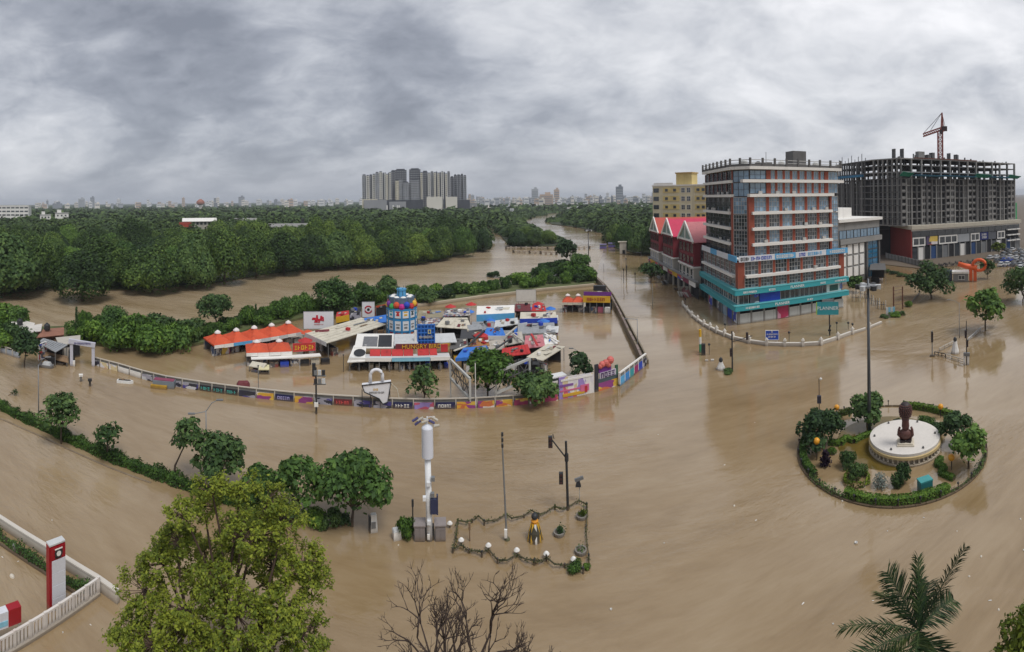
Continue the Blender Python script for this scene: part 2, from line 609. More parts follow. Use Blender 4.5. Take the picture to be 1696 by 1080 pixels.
def dome_tree(seed, w, h, leaf, n, m):
    """a broad crown down to the ground: several swelling domes of leaf sprays run together"""
    rng = np.random.default_rng(seed)
    doms = [(0.0, 0.0, w * .34, h)]
    for i in range(6):
        a = 2 * PI * (i + rng.uniform(-.4, .4)) / 6
        rr = w * rng.uniform(.17, .29)
        doms.append((math.cos(a) * rr, math.sin(a) * rr, w * rng.uniform(.17, .27), h * rng.uniform(.48, .9)))
    P_, N_ = [], []
    wt = np.array([d[2] * d[3] for d in doms])
    for di, (cx, cy, r0, hh) in enumerate(doms):
        k = int(n * 1.5 * wt[di] / wt.sum())
        d = rng.normal(0, 1, (k, 3))
        d[:, 2] = np.abs(d[:, 2]) * rng.choice([1, 1, 1, -.3], k)
        d /= np.linalg.norm(d, axis=1, keepdims=True)
        cs = rng.normal(0, 1, (26, 3))
        cs[:, 2] = np.abs(cs[:, 2])
        cs /= np.linalg.norm(cs, axis=1, keepdims=True)
        dots = d @ cs.T
        bump = np.clip((dots.max(1) - .84) / .16, 0, 1) ** .6
        nb = cs[dots.argmax(1)]
        r = .76 + .27 * bump + rng.normal(0, .05, k)
        r = np.where(rng.random(k) < .1, r * rng.uniform(.6, .95, k), r)
        zb = hh * .45
        p = np.stack([cx + d[:, 0] * r * r0, cy + d[:, 1] * r * r0, zb + d[:, 2] * r * np.where(d[:, 2] > 0, hh - zb, zb * 1.5)], 1)
        keep = p[:, 2] > .1
        for dj, (ox, oy, r1, h1) in enumerate(doms):
            if dj != di:
                q = ((p[:, 0] - ox) / r1) ** 2 + ((p[:, 1] - oy) / r1) ** 2 + ((p[:, 2] - h1 * .45) / (h1 * .55)) ** 2
                keep &= q > .5
        nr = d * .75 + (d - nb * .84) * 1.5
        P_.append(p[keep])
        N_.append(nr[keep])
    P_, N_ = np.concatenate(P_), np.concatenate(N_)
    v, q = leaves_at(rng, P_, N_, leaf, .66, .32)
    tips = [(d[0], d[1], d[3] * .6) for d in doms]
    return limbs_mesh('trunk', rng, h * .25, w * .025, tips, BARK), np_mesh('crown', v, q, m)


def tree_parts(seed, w, h, trunk, leaf, n, lobes_k, m, small=0.42, shell=0.5, aspect=0.6, spread=0.8, trunk_r=None, lean=(0, 0), skirt=0):
    """meshes of one tree: crown width w, total height h, trunk length to the crown's foot"""
    rng = np.random.default_rng(seed)
    lb = dome_lobes(rng, w, h - trunk * 0.9, trunk * 0.9, lobes_k, small, skirt)
    lb = [(l[0] + lean[0], l[1] + lean[1]) + l[2:] for l in lb]
    p, d = crown_points(rng, lb, n, shell)
    d = d + np.array([0, 0, 0.35])
    v, q = leaves_at(rng, p, d, leaf, aspect, spread)
    crown = np_mesh('crown', v, q, m)
    tr = limbs_mesh('trunk', rng, trunk * 1.1, trunk_r or max(0.12, w * 0.022), [l[:3] for l in lb[1:9]], BARK, lean)
    return tr, crown


def tree(name, label, parts, loc, scale=1.0, rz=0.0, group=None, cat='tree'):
    t = thing(name, label, cat, loc, rz, group)
    if scale != 1.0:
        t.scale = scale if hasattr(scale, '__len__') else (scale,) * 3
    put('trunk', parts[0], t)
    put('crown', parts[1], t)
    return t


# ------------------------------------------------------------------ water and land
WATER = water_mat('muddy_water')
wb = MB()
wb.add([(-14000, -400, 0), (14000, -400, 0), (14000, 14000, 0), (-14000, 14000, 0)], [(0, 1, 2, 3)])
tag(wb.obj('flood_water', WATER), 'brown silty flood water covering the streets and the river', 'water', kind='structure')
gb = MB()
gb.add([(-14000, -400, -2.2), (14000, -400, -2.2), (14000, 14000, -2.2), (-14000, 14000, -2.2)], [(0, 1, 2, 3)])
tag(gb.obj('ground', mat('wet_soil', (0.09, 0.065, 0.045), 0.9, 0.3, 0.02)), 'dark drowned ground under the flood', 'ground', kind='structure')

SOIL = mat('forest_soil', (0.035, 0.045, 0.022), 0.95, 0.35, 0.05, bump=0.3)
SAND = mat('bank_soil', (0.085, 0.10, 0.035), 0.95, 0.5, 0.3, bump=0.3)


def land(name, pts, z, m, label):
    b = bmesh.new()
    vs = [b.verts.new((p[0], p[1], z)) for p in pts]
    f = b.faces.new(vs)
    if f.normal.z < 0:
        f.normal_flip()
    r = bmesh.ops.extrude_face_region(b, geom=[f])
    for g in r['geom']:
        if isinstance(g, bmesh.types.BMVert):
            g.co.z = -2.0
    bmesh.ops.triangulate(b, faces=[x for x in b.faces if len(x.verts) > 4])
    bmesh.ops.recalc_face_normals(b, faces=b.faces)
    me = bpy.data.meshes.new(name)
    b.to_mesh(me)
    b.free()
    me.materials.append(m)
    return tag(put(name, me), label, 'ground', kind='structure')


BANK = [(-260, 500), (-80, 496), (10, 489), (85, 478), (200, 482), (300, 475), (360, 469), (440, 455), (520, 446), (600, 442), (700, 435),
        (760, 424), (812, 414), (808, 400), (798, 374), (806, 371), (824, 385), (846, 410), (930, 408), (926, 398),
        (892, 384), (862, 367), (880, 359), (936, 350.5), (944, 352), (906, 366), (914, 372), (950, 376), (985, 383),
        (1012, 391), (1002, 400), (1012, 409), (1045, 419), (1090, 424), (1110, 418)]
FAR = [Q(1110, 13000), Q(900, 13000), Q(600, 13000), Q(300, 13000), Q(0, 13000), Q(-260, 9000)]
land('forest_terrain', [P(x, y) for x, y in BANK] + FAR, 0.5, SOIL, 'wooded land on the far side of the swollen river')
RB = [(1110, 424), (1190, 424), (1440, 436), (1530, 446), (1592, 440), (1660, 428), (1700, 446), (1800, 450)]
land('street_terrain', [P(x, y) for x, y in RB] + [Q(1800, 9000), Q(1500, 13000), Q(1110, 13000)], 0.25,
     mat('street_soil', (0.12, 0.10, 0.08), 0.9, 0.3, 0.05), 'slightly higher ground behind the office blocks')
STRIP = [(-140, 560), (-20, 548), (60, 545), (130, 543), (300, 546), (420, 530), (520, 510), (600, 495), (680, 492), (800, 478), (930, 464), (985, 460),
         (987, 470), (800, 491), (700, 505), (640, 507), (520, 525), (420, 546), (345, 569), (290, 580), (200, 580), (128, 566), (60, 560), (-20, 566), (-140, 590)]
RIVER = [(-260, 500), (-80, 496), (10, 489), (85, 478), (200, 482), (300, 475), (360, 469), (440, 455), (520, 446), (600, 442), (700, 435), (760, 424), (812, 414), (846, 410), (930, 408), (1000, 412),
         (992, 440), (985, 460), (930, 464), (800, 478), (680, 492), (600, 495), (520, 510), (420, 530), (300, 546), (130, 543), (60, 545), (-20, 548), (-140, 560), (-260, 580)]
rv = bmesh.new()
rf = rv.faces.new([rv.verts.new((p[0], p[1], .006)) for p in (P(x, y) for x, y in RIVER)])
rf.normal_update()
if rf.normal.z < 0:
    rf.normal_flip()
bmesh.ops.triangulate(rv, faces=rv.faces[:])
rme = bpy.data.meshes.new('river')
rv.to_mesh(rme)
rv.free()
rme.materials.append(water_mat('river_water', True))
tag(put('river', rme), 'fast brown river running between the wood and the embankment', 'water', kind='structure')
land('embankment', [P(x, y) for x, y in STRIP], 0.55, SAND, 'sandy embankment between the river and the food court')
# ------------------------------------------------------------------ the wood beyond the river
def inside(px, py, poly):
    """numpy point-in-polygon"""
    c = np.zeros(len(px), bool)
    n = len(poly)
    for i in range(n):
        x1, y1 = poly[i][0], poly[i][1]
        x2, y2 = poly[(i + 1) % n][0], poly[(i + 1) % n][1]
        k = ((y1 > py) != (y2 > py)) & (px < (x2 - x1) * (py - y1) / ((y2 - y1) or 1e-9) + x1)
        c ^= k
    return c


FV = [dome_tree(100 + i, 13.5 + 2.5 * (i % 3), 10.5 + 1.6 * (i % 4), 0.34, 7600, (LEAF_DARK, LEAF_FOREST, LEAF_FOREST, LEAF_FOREST, LEAF_FOREST, LEAF_MID)[i]) for i in range(6)]
FW = [13.5 + 2.5 * (i % 3) for i in range(6)]
FHT = [10.5 + 1.6 * (i % 4) for i in range(6)]
front = [  # foot x, foot y, crown width px, top y
    (8, 488, 140, 392), (136, 497, 116, 418), (62, 478, 96, 398), (165, 474, 96, 392), (252, 483, 112, 412), (205, 470, 80, 402),
    (322, 476, 86, 390), (372, 469, 92, 384), (425, 459, 80, 386), (470, 453, 84, 388), (515, 447, 76, 392), (290, 468, 80, 410),
    (560, 444, 70, 388), (605, 442, 66, 392), (648, 439, 70, 385), (692, 436, 60, 388), (728, 430, 58, 380), (768, 424, 52, 378),
    (800, 416, 36, 382), (588, 441, 40, 410), (632, 440, 44, 408), (676, 437, 46, 410), (716, 432, 42, 404), (536, 446, 44, 414),
    (858, 408, 40, 384), (884, 407, 40, 382), (908, 404, 36, 382), (872, 398, 44, 376), (848, 396, 30, 374), (1035, 414, 44, 372),
    (1062, 420, 50, 376), (1020, 404, 36, 372), (1084, 422, 44, 372)]
taken = []
for i, (x, y, wpx, ty) in enumerate(front):
    p = P(x, y, 0.4)
    k = i % 6
    s = MPP(p)
    sx = wpx * s / (FW[k] * 1.04)
    sz = max(6.0, ZT(p, ty)) / FHT[k]
    lab = 'broad round-crowned tree at the flooded edge of the riverside wood'
    if i == 1:
        lab = 'round dark green tree standing out from the wood into the river'
    tree('woodland_tree', lab, FV[k], p, (sx, sx, sz), random.uniform(0, 6.28), 'trees of the riverside wood')
    taken.append((p.x, p.y))

rng = np.random.default_rng(5)
bank_poly = [P(x, y) for x, y in BANK] + FAR
pos = []
d = 118.0
while d < 7000:
    s = max(9.8, d * 0.028)
    n = int(2.45 / (s / d))
    a = -1.42 + (np.arange(n) + rng.uniform(-0.45, 0.45, n)) * (s / d)
    dd = d + rng.uniform(-0.5, 0.5, n) * s
    pos.append(np.stack([np.sin(a) * dd, np.cos(a) * dd, dd, a], 1))
    d += s * 0.92
pos = np.concatenate(pos)
pos = pos[inside(pos[:, 0], pos[:, 1], bank_poly)]
# keep back from the water's edge by about a crown's radius
ok = np.ones(len(pos), bool)
for ang in range(8):
    r_ = np.clip(pos[:, 2] * 0.012, 2.6, 6.5)
    ok &= inside(pos[:, 0] + np.cos(ang * PI / 4) * r_, pos[:, 1] + np.sin(ang * PI / 4) * r_, bank_poly)
# clearings: the tower estate, the low roofs in the wood, the white block, trees already placed
clear = [(Q(690, 930), 130), (Q(332, 330), 15), (Q(480, 330), 18), (Q(10, 640), 60), (Q(100, 520), 20)] + [(Vector((t[0], t[1], 0)), 6.0) for t in taken]
for c, r_ in clear:
    ok &= (pos[:, 0] - c.x) ** 2 + (pos[:, 1] - c.y) ** 2 > r_ * r_
pos = pos[ok]
pos = pos[np.argsort(pos[:, 2])]


def river_side(x, y):
    """scrub rather than tall trees on the low tongue of land inside the river bend"""
    px, dd = CX + F * math.atan2(x, y), math.hypot(x, y)
    return 826 < px < 948 and dd < 900


vis = (pos[:, 3] > -1.13) & (pos[:, 3] < 0.36)
near_i = np.where(vis)[0][:264]
WL = [c + ' tree among the packed crowns of the riverside wood' for c in ('dark green', 'rounded green', 'lumpy green', 'tall-crowned green', 'wide spreading green', 'fresh bright green')]
for i in near_i:
    x, y, dd, _ = pos[i]
    k = int(rng.integers(0, 6))
    s = rng.choice((rng.uniform(.5, .75), rng.uniform(.75, 1.15)))
    if river_side(x, y):
        s *= .42
    tree('woodland_tree', ('small ' if s < .55 else 'broad ' if s > .9 else '') + WL[k], FV[k], (x, y, 0.4), (s, s, s * rng.uniform(0.8, 1.25)), rng.uniform(0, 6.28),
         'trees packed in the riverside wood')
rest = np.ones(len(pos), bool)
rest[near_i] = False
pos = pos[rest]
# everything farther off reads as one mass of crowns
V, Qd, off = [], [], 0
for x, y, dd, _ in pos:
    n = 640 if dd < 330 else 380 if dd < 480 else 150 if dd < 800 else 60 if dd < 1300 else 24
    sp = max(9.8, dd * 0.028)
    w = sp * rng.uniform(1.25, 1.75)
    h = rng.uniform(8.0, 13.5)
    if dd > 500:
        h *= rng.uniform(0.75, 1.1)
    if dd > 1200:
        h *= 0.8
    if river_side(x, y):
        h *= .34
    dirs = rng.normal(0, 1, (n, 3))
    dirs[:, 2] = np.abs(dirs[:, 2])
    dirs /= np.linalg.norm(dirs, axis=1, keepdims=True)
    # lumpy dome
    lump = 1 + 0.16 * np.sin(dirs[:, 0] * 5 + x) * np.cos(dirs[:, 1] * 5 + y) + rng.normal(0, 0.05, n)
    pt = np.stack([x + dirs[:, 0] * w * 0.5 * lump, y + dirs[:, 1] * w * 0.5 * lump, 1.0 + dirs[:, 2] * (h - 1.5) * lump], 1)
    size = min(4.0, w * 1.25 / math.sqrt(n) * (1.15 if n > 100 else 1.35))
    v, q = leaves_at(rng, pt, dirs + np.array([0, 0, 0.2]), size, 0.75, 0.3)
    V.append(v)
    Qd.append(q + off)
    off += len(v)
o = put('distant_wood', np_mesh('distant_wood', np.concatenate(V), np.concatenate(Qd), LEAF_FAR))
print('far wood quads', sum(len(q) for q in Qd), len(pos))
tag(o, 'far mass of tree crowns stretching back to the city', 'wood', kind='stuff')

# ------------------------------------------------------------------ bushes along the embankment
BV = []
for i in range(4):
    m = (LEAF_HEDGE, LEAF_HEDGE, LEAF_DARK, LEAF_MID)[i]
    rg = np.random.default_rng(300 + i)
    lb = dome_lobes(rg, 5.0, 3.0, -0.2, 12, 0.5)
    p_, d_ = crown_points(rg, lb, 2100, 0.5)
    v, q = leaves_at(rg, p_, d_, 0.23, 0.6, 0.45)
    st = limbs_mesh('stem', rg, 0.9, 0.07, [l[:3] for l in lb[1:6]], BARK)
    BV.append((st, np_mesh('foliage', v, q, m)))


def bush(label, x, y, wpx, hpx, k=None, group='bushes along the river embankment', z=0.4, name='riverside_bush', px_scale=True):
    p = P(x, y, z)
    s = MPP(p)
    k = random.randrange(4) if k is None else k
    t = thing(name, label if isinstance(label, str) else label[k], 'bush', p, random.uniform(0, 6.28), group)
    sx = wpx * s / 4.6
    t.scale = (sx, sx, hpx * s / 2.7)
    put('stem', BV[k][0], t)
    put('foliage', BV[k][1], t)
    return t


BL = ('bright leafy bush growing on the river embankment', 'yellow-green bush growing on the river embankment', 'dark green bush growing on the river embankment', 'mid-green bush growing on the river embankment')
random.seed(11)
line = [(-20, 556), (60, 552), (130, 552), (170, 562), (215, 568), (260, 570), (300, 566), (345, 556), (420, 535), (470, 523), (520, 515), (560, 508),
        (600, 500), (640, 497), (700, 494), (760, 486), (830, 477), (900, 469), (980, 462)]
for j in range(len(line) - 1):
    (x0, y0), (x1, y1) = line[j], line[j + 1]
    n = max(2, int((x1 - x0) / 12))
    for i in range(n):
        t_ = (i + random.random()) / n
        x, y = x0 + (x1 - x0) * t_, y0 + (y1 - y0) * t_
        w = 34 - 14 * min(1, max(0, (x - 200) / 700))
        h = (30 if 140 < x < 330 else 24 if x < 640 else 17)
        if 0 < x < 128:
            continue
        bush(BL, x, y + random.uniform(-4, 5), w * random.uniform(0.8, 1.35), h * random.uniform(0.7, 1.2))
for x, y, w, h in ((200, 576, 60, 36), (245, 580, 70, 40), (290, 574, 60, 34), (160, 566, 50, 34), (225, 566, 60, 44), (270, 562, 60, 42), (320, 560, 50, 34),
                   (930, 456, 44, 24), (955, 462, 50, 26), (905, 452, 34, 14), (975, 464, 36, 22), (900, 462, 40, 20), (860, 470, 40, 18),
                   (5, 545, 60, 38), (28, 572, 50, 36), (-10, 575, 60, 30)):
    bush(BL, x, y, w, h)
for x, y, w, h in ((818, 459, 20, 10), (858, 462, 18, 8), (905, 443, 26, 9), (570, 497, 16, 8)):
    bush('half-drowned bush poking out of the river current', x, y, w, h, 2, 'half-drowned bushes in the river', 0.0)

# taller trees on the strip: each with its own crown
def px_tree(name, label, seed, foot, crown_l, crown_r, top, crown_foot, leaf_px, n, k, m, z=0.0, group=None, small=0.45, shell=0.4, aspect=0.6, lean=(0, 0), spread=0.5, tr=None):
    p = P(foot[0], foot[1], z)
    s = MPP(p)
    w = (crown_r - crown_l) * s
    h = ZT(p, top) - z
    tk = max(0.3, ZT(p, crown_foot) - z)
    # crown set off from the foot where the photograph shows a lean
    off = ((crown_l + crown_r) / 2 - foot[0]) * s
    b = bearing(p)
    ln = (off * math.cos(0) + lean[0], lean[1])
    parts = tree_parts(seed, w, h, tk, leaf_px * s, n, k, m, small, shell, aspect, spread, trunk_r=tr, lean=ln)
    t = tree(name, label, parts, p, 1.0, b, group)
    return t


px_tree('riverside_tree', 'tall tree with an open crown on the embankment behind the orange stalls', 21, (360, 545), 328, 383, 482, 522, 2.4, 2775, 16, LEAF_DARK, 0.4)
px_tree('riverside_tree', 'bright green rounded tree on the embankment bushes', 22, (190, 560), 160, 216, 509, 548, 2.2, 3145, 16, LEAF_MID, 0.4)
px_tree('riverside_tree', 'large spreading tree behind the white logo billboard', 23, (545, 520), 506, 584, 465, 506, 2.4, 4070, 20, LEAF_MID, 0.4)
px_tree('riverside_tree', 'small dark tree behind the blue and white tower', 24, (641, 497), 621, 661, 458, 484, 2.1, 2035, 13, LEAF_DARK, 0.4)
px_tree('riverside_tree', 'light green tree between the logo banner and the tower', 25, (606, 508), 584, 630, 474, 500, 2.2, 2220, 13, LEAF_MID, 0.4)
px_tree('riverside_tree', 'round dark bush-like tree right beside the tower', 26, (705, 502), 688, 724, 477, 498, 2.1, 1665, 11, LEAF_DARK, 0.4)
px_tree('riverside_tree', 'tall dark tree beside the bridge railing', 27, (941, 446), 922, 956, 392, 428, 1.9, 2220, 14, LEAF_DARK, 0.4)
px_tree('riverside_tree', 'pale green tree at the end of the embankment beside the mast', 28, (960, 460), 938, 980, 422, 446, 1.9, 2035, 14, LEAF_MID, 0.4)
px_tree('riverside_tree', 'slim green tree in the bushes behind the tin shed', 29, (40, 552), 10, 52, 506, 540, 2.4, 1480, 11, LEAF_MID, 0.4)
for x, y0, y1 in ((127, 562, 511), (424, 540, 507), (12, 550, 517)):
    p = P(x, y0, 0.4)
    h = ZT(p, y1)
    rg = np.random.default_rng(int(x))
    zz = rg.uniform(0.3, h, 420)
    aa = rg.uniform(0, 6.28, 420)
    rr = (0.45 * (1.08 - zz / h) + 0.12) * rg.uniform(0.4, 1, 420)
    v, q = leaves_at(rg, np.stack([np.cos(aa) * rr, np.sin(aa) * rr, zz], 1), np.stack([np.cos(aa), np.sin(aa), np.full(420, .2)], 1), 0.2, 0.5, 0.5)
    t = thing('creeper_post', 'slim post overgrown with creeper rising from the embankment bushes', 'post', p, 0, 'creeper-clad posts on the embankment')
    MB().cyl((0, 0, -1), (0, 0, h), 0.09, 0.07).obj('post', BARK, t)
    put('foliage', np_mesh('foliage', v, q, LEAF_DARK), t)

# ------------------------------------------------------------------ hedge and trees of the drowned median
def hedge(name, label, path, w, h, m, dens=150, leaf=0.14, z=0.0, trim=0.12, parent=None, seed=1):
    """a clipped hedge along a ground path"""
    rg = np.random.default_rng(seed)
    V, N = [], []
    for a, b in zip(path[:-1], path[1:]):
        a, b = Vector(a), Vector(b)
        L = (b - a).length
        n = max(20, int(L * dens))
        t = rg.uniform(0, 1, n)
        dv = (b - a) / max(L, 1e-6)
        sd = Vector((-dv.y, dv.x, 0))
        side = rg.uniform(-1, 1, n)
        up = rg.uniform(0.0, 1, n)
        edge = rg.random(n)
        side = np.where(edge < 0.3, np.sign(side), side)
        up = np.where(edge > 0.62, 1.0, up)
        lump = 1 + trim * np.sin(t * L * 1.9 + a.x) + rg.normal(0, trim * 0.5, n)
        x = a.x + (b.x - a.x) * t + sd.x * side * w / 2 * lump
        y = a.y + (b.y - a.y) * t + sd.y * side * w / 2 * lump
        zz = z - 0.15 + up * (h + 0.15) * lump
        V.append(np.stack([x, y, zz], 1))
        N.append(np.stack([sd.x * side, sd.y * side, up * 0.9], 1))
    V, N = np.concatenate(V), np.concatenate(N)
    org = Vector(path[0])
    V[:, 0] -= org.x
    V[:, 1] -= org.y
    v, q = leaves_at(rg, V, N, leaf, 0.6, 0.55)
    t = thing(name, label, 'hedge', (org.x, org.y, 0)) if parent is None else parent
    put('foliage', np_mesh('foliage', v, q, m), t, (0, 0, 0) if parent is None else (org.x - parent.location.x, org.y - parent.location.y, 0))
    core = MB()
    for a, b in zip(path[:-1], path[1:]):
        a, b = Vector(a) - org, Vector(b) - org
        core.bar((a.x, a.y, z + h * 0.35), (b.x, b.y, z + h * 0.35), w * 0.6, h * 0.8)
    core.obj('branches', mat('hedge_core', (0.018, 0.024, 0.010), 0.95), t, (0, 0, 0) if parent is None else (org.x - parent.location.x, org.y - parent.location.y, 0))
    return t


hp = [(-30, 662), (0, 676), (30, 692), (75, 712), (130, 738), (180, 760), (230, 780), (285, 800), (335, 818), (400, 838), (440, 850)]
hedge('median_hedge', 'long green hedge of the median standing in brown water', [P(x, y) for x, y in hp], 0.95, 0.85, LEAF_HEDGE, 620, 0.11, seed=3, trim=0.2)
for i, (x, y) in enumerate(((2, 694), (40, 706), (85, 730), (120, 748))):
    pass
kb = MB()
kpts = [P(x, y) for x, y in ((-40, 676), (20, 702), (70, 724), (130, 752), (190, 778), (250, 800))]
for a, b in zip(kpts[:-1], kpts[1:]):
    kb.bar((a.x, a.y, -0.02), (b.x, b.y, -0.02), 0.22, 0.14)
tag(kb.obj('median_kerb', mat('kerb_paint', (0.30, 0.25, 0.19), 0.8, 0.4, 1.5)), 'pale kerb awash along the foot of the median hedge', 'kerb', kind='structure')

px_tree('median_tree', 'dense dark tree rising from the median hedge', 41, (101, 735), 71, 133, 646, 704, 3.6, 1415, 14, LEAF_DARK, small=0.5, shell=0.3)
px_tree('median_tree', 'small sparse tree with rosettes of leaves above the hedge', 42, (178, 762), 145, 212, 698, 728, 3.9, 329, 12, LEAF_MID, small=0.35, shell=0.5)
px_tree('median_tree', 'leaning tree with a bare slanting trunk at the hedge end', 43, (285, 800), 280, 342, 685, 733, 3.8, 660, 10, LEAF_DARK, small=0.33, shell=0.4)
px_tree('median_tree', 'wide dark green tree beside the slanting trunk', 44, (362, 826), 303, 415, 708, 790, 4.3, 2358, 20, LEAF_DARK, small=0.33, shell=0.35)
px_tree('median_tree', 'low green tree filling the gap behind the big yellow-green tree', 45, (432, 848), 396, 474, 768, 820, 4.3, 1415, 14, LEAF_MID, small=0.33)
px_tree('median_tree', 'green tree with slim forked stems next to the round one', 46, (496, 862), 452, 540, 741, 832, 4.3, 1807, 18, LEAF_MID, small=0.33, shell=0.35)
px_tree('median_tree', 'large round green tree with a straight trunk beside the white kiosk', 47, (583, 872), 522, 650, 742, 842, 4.6, 3616, 24, LEAF_MID, small=0.33, shell=0.35)
for x, y, w, h, k in ((470, 866, 46, 26, 2), (520, 868, 40, 22, 0), (548, 872, 36, 26, 2), (566, 866, 30, 14, 2), (440, 862, 50, 30, 1)):
    bush('low green shrub in the water under the median trees', x, y, w, h, k, 'shrubs under the median trees', 0.0, 'median_shrub')

# ------------------------------------------------------------------ trees nearest the camera
def branching(seed, base, trunk_dir, length, r, depth, spread, m, name, kids=(2, 3), shrink=0.72, gnarl=0.25, up=0.12):
    """limb skeleton; returns the mesh and the twig ends with their directions"""
    rg = random.Random(seed)
    b = MB()
    ends = []

    def grow(p, d, L, rad, lev):
        pts = [p]
        q, dd = p.copy(), d.copy()
        for s in range(3):
            dd = (dd + Vector((rg.gauss(0, gnarl), rg.gauss(0, gnarl), rg.gauss(0, gnarl) * 0.6 + up)) * 0.5).normalized()
            q = q + dd * (L / 3)
            pts.append(q.copy())
        b.tube(pts, rad, 6 if lev > 2 else 4, rad * 0.62)
        if lev <= 2:
            ends.extend((pts[i], dd) for i in (1, 2))
        ends.append((q, dd)) if lev <= 3 else None
        if lev == 0:
            return
        for k in range(rg.randint(*kids)):
            a = rg.uniform(0, 6.28)
            s = Vector((math.cos(a), math.sin(a), rg.uniform(-0.1, 0.5)))
            nd = (dd + s * spread * rg.uniform(0.6, 1.2)).normalized()
            grow(q, nd, L * shrink * rg.uniform(0.8, 1.15), rad * 0.68, lev - 1)
    grow(Vector(base), Vector(trunk_dir).normalized(), length, r, depth)
    return b.mesh(name, m, True), ends


def big_tree():
    D = 24.0
    p = Q(362, D, -0.6)
    t = thing('street_tree', 'big yellow-green tree with brown boughs rising in front of the median', 'tree', p, bearing(p))
    s = D / F
    BO = mat('bough', (0.085, 0.055, 0.04), 0.9, 0.3, 2.0)
    rg = np.random.default_rng(9)
    rr = random.Random(3)
    # clumps of the crown: picture column, row, radius in pixels, metres towards the back
    cl = [(345, 812, 34, .3), (395, 820, 36, .8), (300, 840, 34, -.4), (440, 842, 40, .6), (330, 860, 36, 1.4), (395, 870, 46, -.6), (470, 880, 44, .8), (290, 900, 34, .4),
          (345, 925, 44, -1.2), (425, 925, 56, 1.8), (495, 930, 44, -.4), (260, 945, 44, .6), (385, 965, 54, -1.8), (455, 975, 52, -1.2), (520, 985, 38, .4), (300, 985, 54, -.8),
          (225, 1000, 46, .8), (250, 1040, 54, -1.0), (340, 1030, 58, -2.2), (425, 1040, 56, -2.0), (490, 1035, 46, -.8), (205, 1055, 40, -.2), (300, 1085, 60, -1.8), (390, 1095, 60, -2.4), (470, 1090, 50, -1.4), (235, 1100, 50, -.6),
          (400, 950, 60, 3.0), (330, 1010, 60, 3.0), (460, 1010, 56, 2.8), (280, 960, 40, 2.6)]
    tr = MB()
    fork = Vector((.1, .2, 4.2))
    tr.tube([(0, 0, -1), (.1, .1, 2), fork], .34, 10, .26)
    tr.obj('trunk', BO, t, smooth=True)
    pts, nrm = [], []
    hubs = [Vector((-1.6, .2, 6.4)), Vector((.1, .6, 7.0)), Vector((1.7, 0, 6.5)), Vector((-.6, -1.2, 6.0)), Vector((.9, 1.6, 6.6))]
    for h in hubs:
        MB().tube([fork - Vector((0, 0, .2)), fork.lerp(h, .5) + Vector((rr.uniform(-.2, .2), rr.uniform(-.2, .2), .1)), h], .19, 7, .13).obj('bough', BO, t, smooth=True)
    for cx_, cy_, r, dy in cl:
        c = Vector(((cx_ - 362) * s, dy, ZT(p, cy_) + .6))
        R_ = r * s
        h = min(hubs, key=lambda q: (q - c).length)
        b = MB()
        mid = h.lerp(c, .55) + Vector((rr.uniform(-.25, .25), rr.uniform(-.25, .25), rr.uniform(-.35, .05)))
        b.tube([h, mid, c], .085, 6, .04)
        # twigs with their leaves
        k = int(26 * (R_ / 1.3) ** 2) + 10
        for i in range(k):
            d = Vector((rr.gauss(0, 1), rr.gauss(0, 1), rr.gauss(.25, .8))).normalized()
            e = c + Vector((d.x * R_, d.y * R_, d.z * R_ * .8)) * rr.uniform(.65, 1.08)
            m_ = c.lerp(e, .5) + Vector((rr.uniform(-.12, .12), rr.uniform(-.12, .12), rr.uniform(-.15, .05)))
            b.tube([c.lerp(mid, .15 * rr.random()), m_, e], .028, 4, .008)
            n = rr.randint(26, 44) if cy_ < 900 else rr.randint(38, 66)
            tt = rg.uniform(.35, 1.05, n)[:, None]
            base = np.array(m_) * (1 - tt) + np.array(e) * tt
            pts.append(base + rg.normal(0, .105, (n, 3)))
            nrm.append(np.tile([0, 0, .9], (n, 1)) + np.array(d) * .35)
        b.obj('bough', BO, t)
    pts, nrm = np.concatenate(pts), np.concatenate(nrm)
    v, q = leaves_at(rg, pts, nrm, 0.088, 0.52, 0.4)
    put('crown', np_mesh('crown', v, q, LEAF_LIGHT), t)
    print('big tree leaves', len(pts))


big_tree()


def bare_tree():
    p = Q(764, 21.5, -0.6)
    t = thing('bare_tree', 'leafless tree with bare brown branches in front of the traffic island', 'tree', p, bearing(p))
    BR = mat('dead_bark', (0.055, 0.038, 0.030), 0.9, 0.3, 3.0)
    MB().tube([(0, 0, -1), (0.05, 0, 2.0), (0.0, 0.1, 4.0)], 0.24, 8, 0.19).obj('trunk', BR, t, smooth=True)
    for i, (bx, dx, L, dep, sd) in enumerate(((-0.1, -1.7, 1.9, 6, 3), (-0.05, -0.55, 2.3, 6, 14), (0.05, 0.45, 2.3, 6, 25), (0.1, 1.15, 1.9, 6, 32), (0.0, -2.6, 1.9, 5, 41), (0.05, 1.9, 1.7, 5, 52))):
        me, _ = branching(sd, (bx, 0, 3.7), (dx, random.uniform(-.3, .3), 1.5), L, 0.105, dep, 0.7, BR, 'bough', (2, 3), 0.71, 0.30, 0.07)
        put('bough', me, t)


bare_tree()


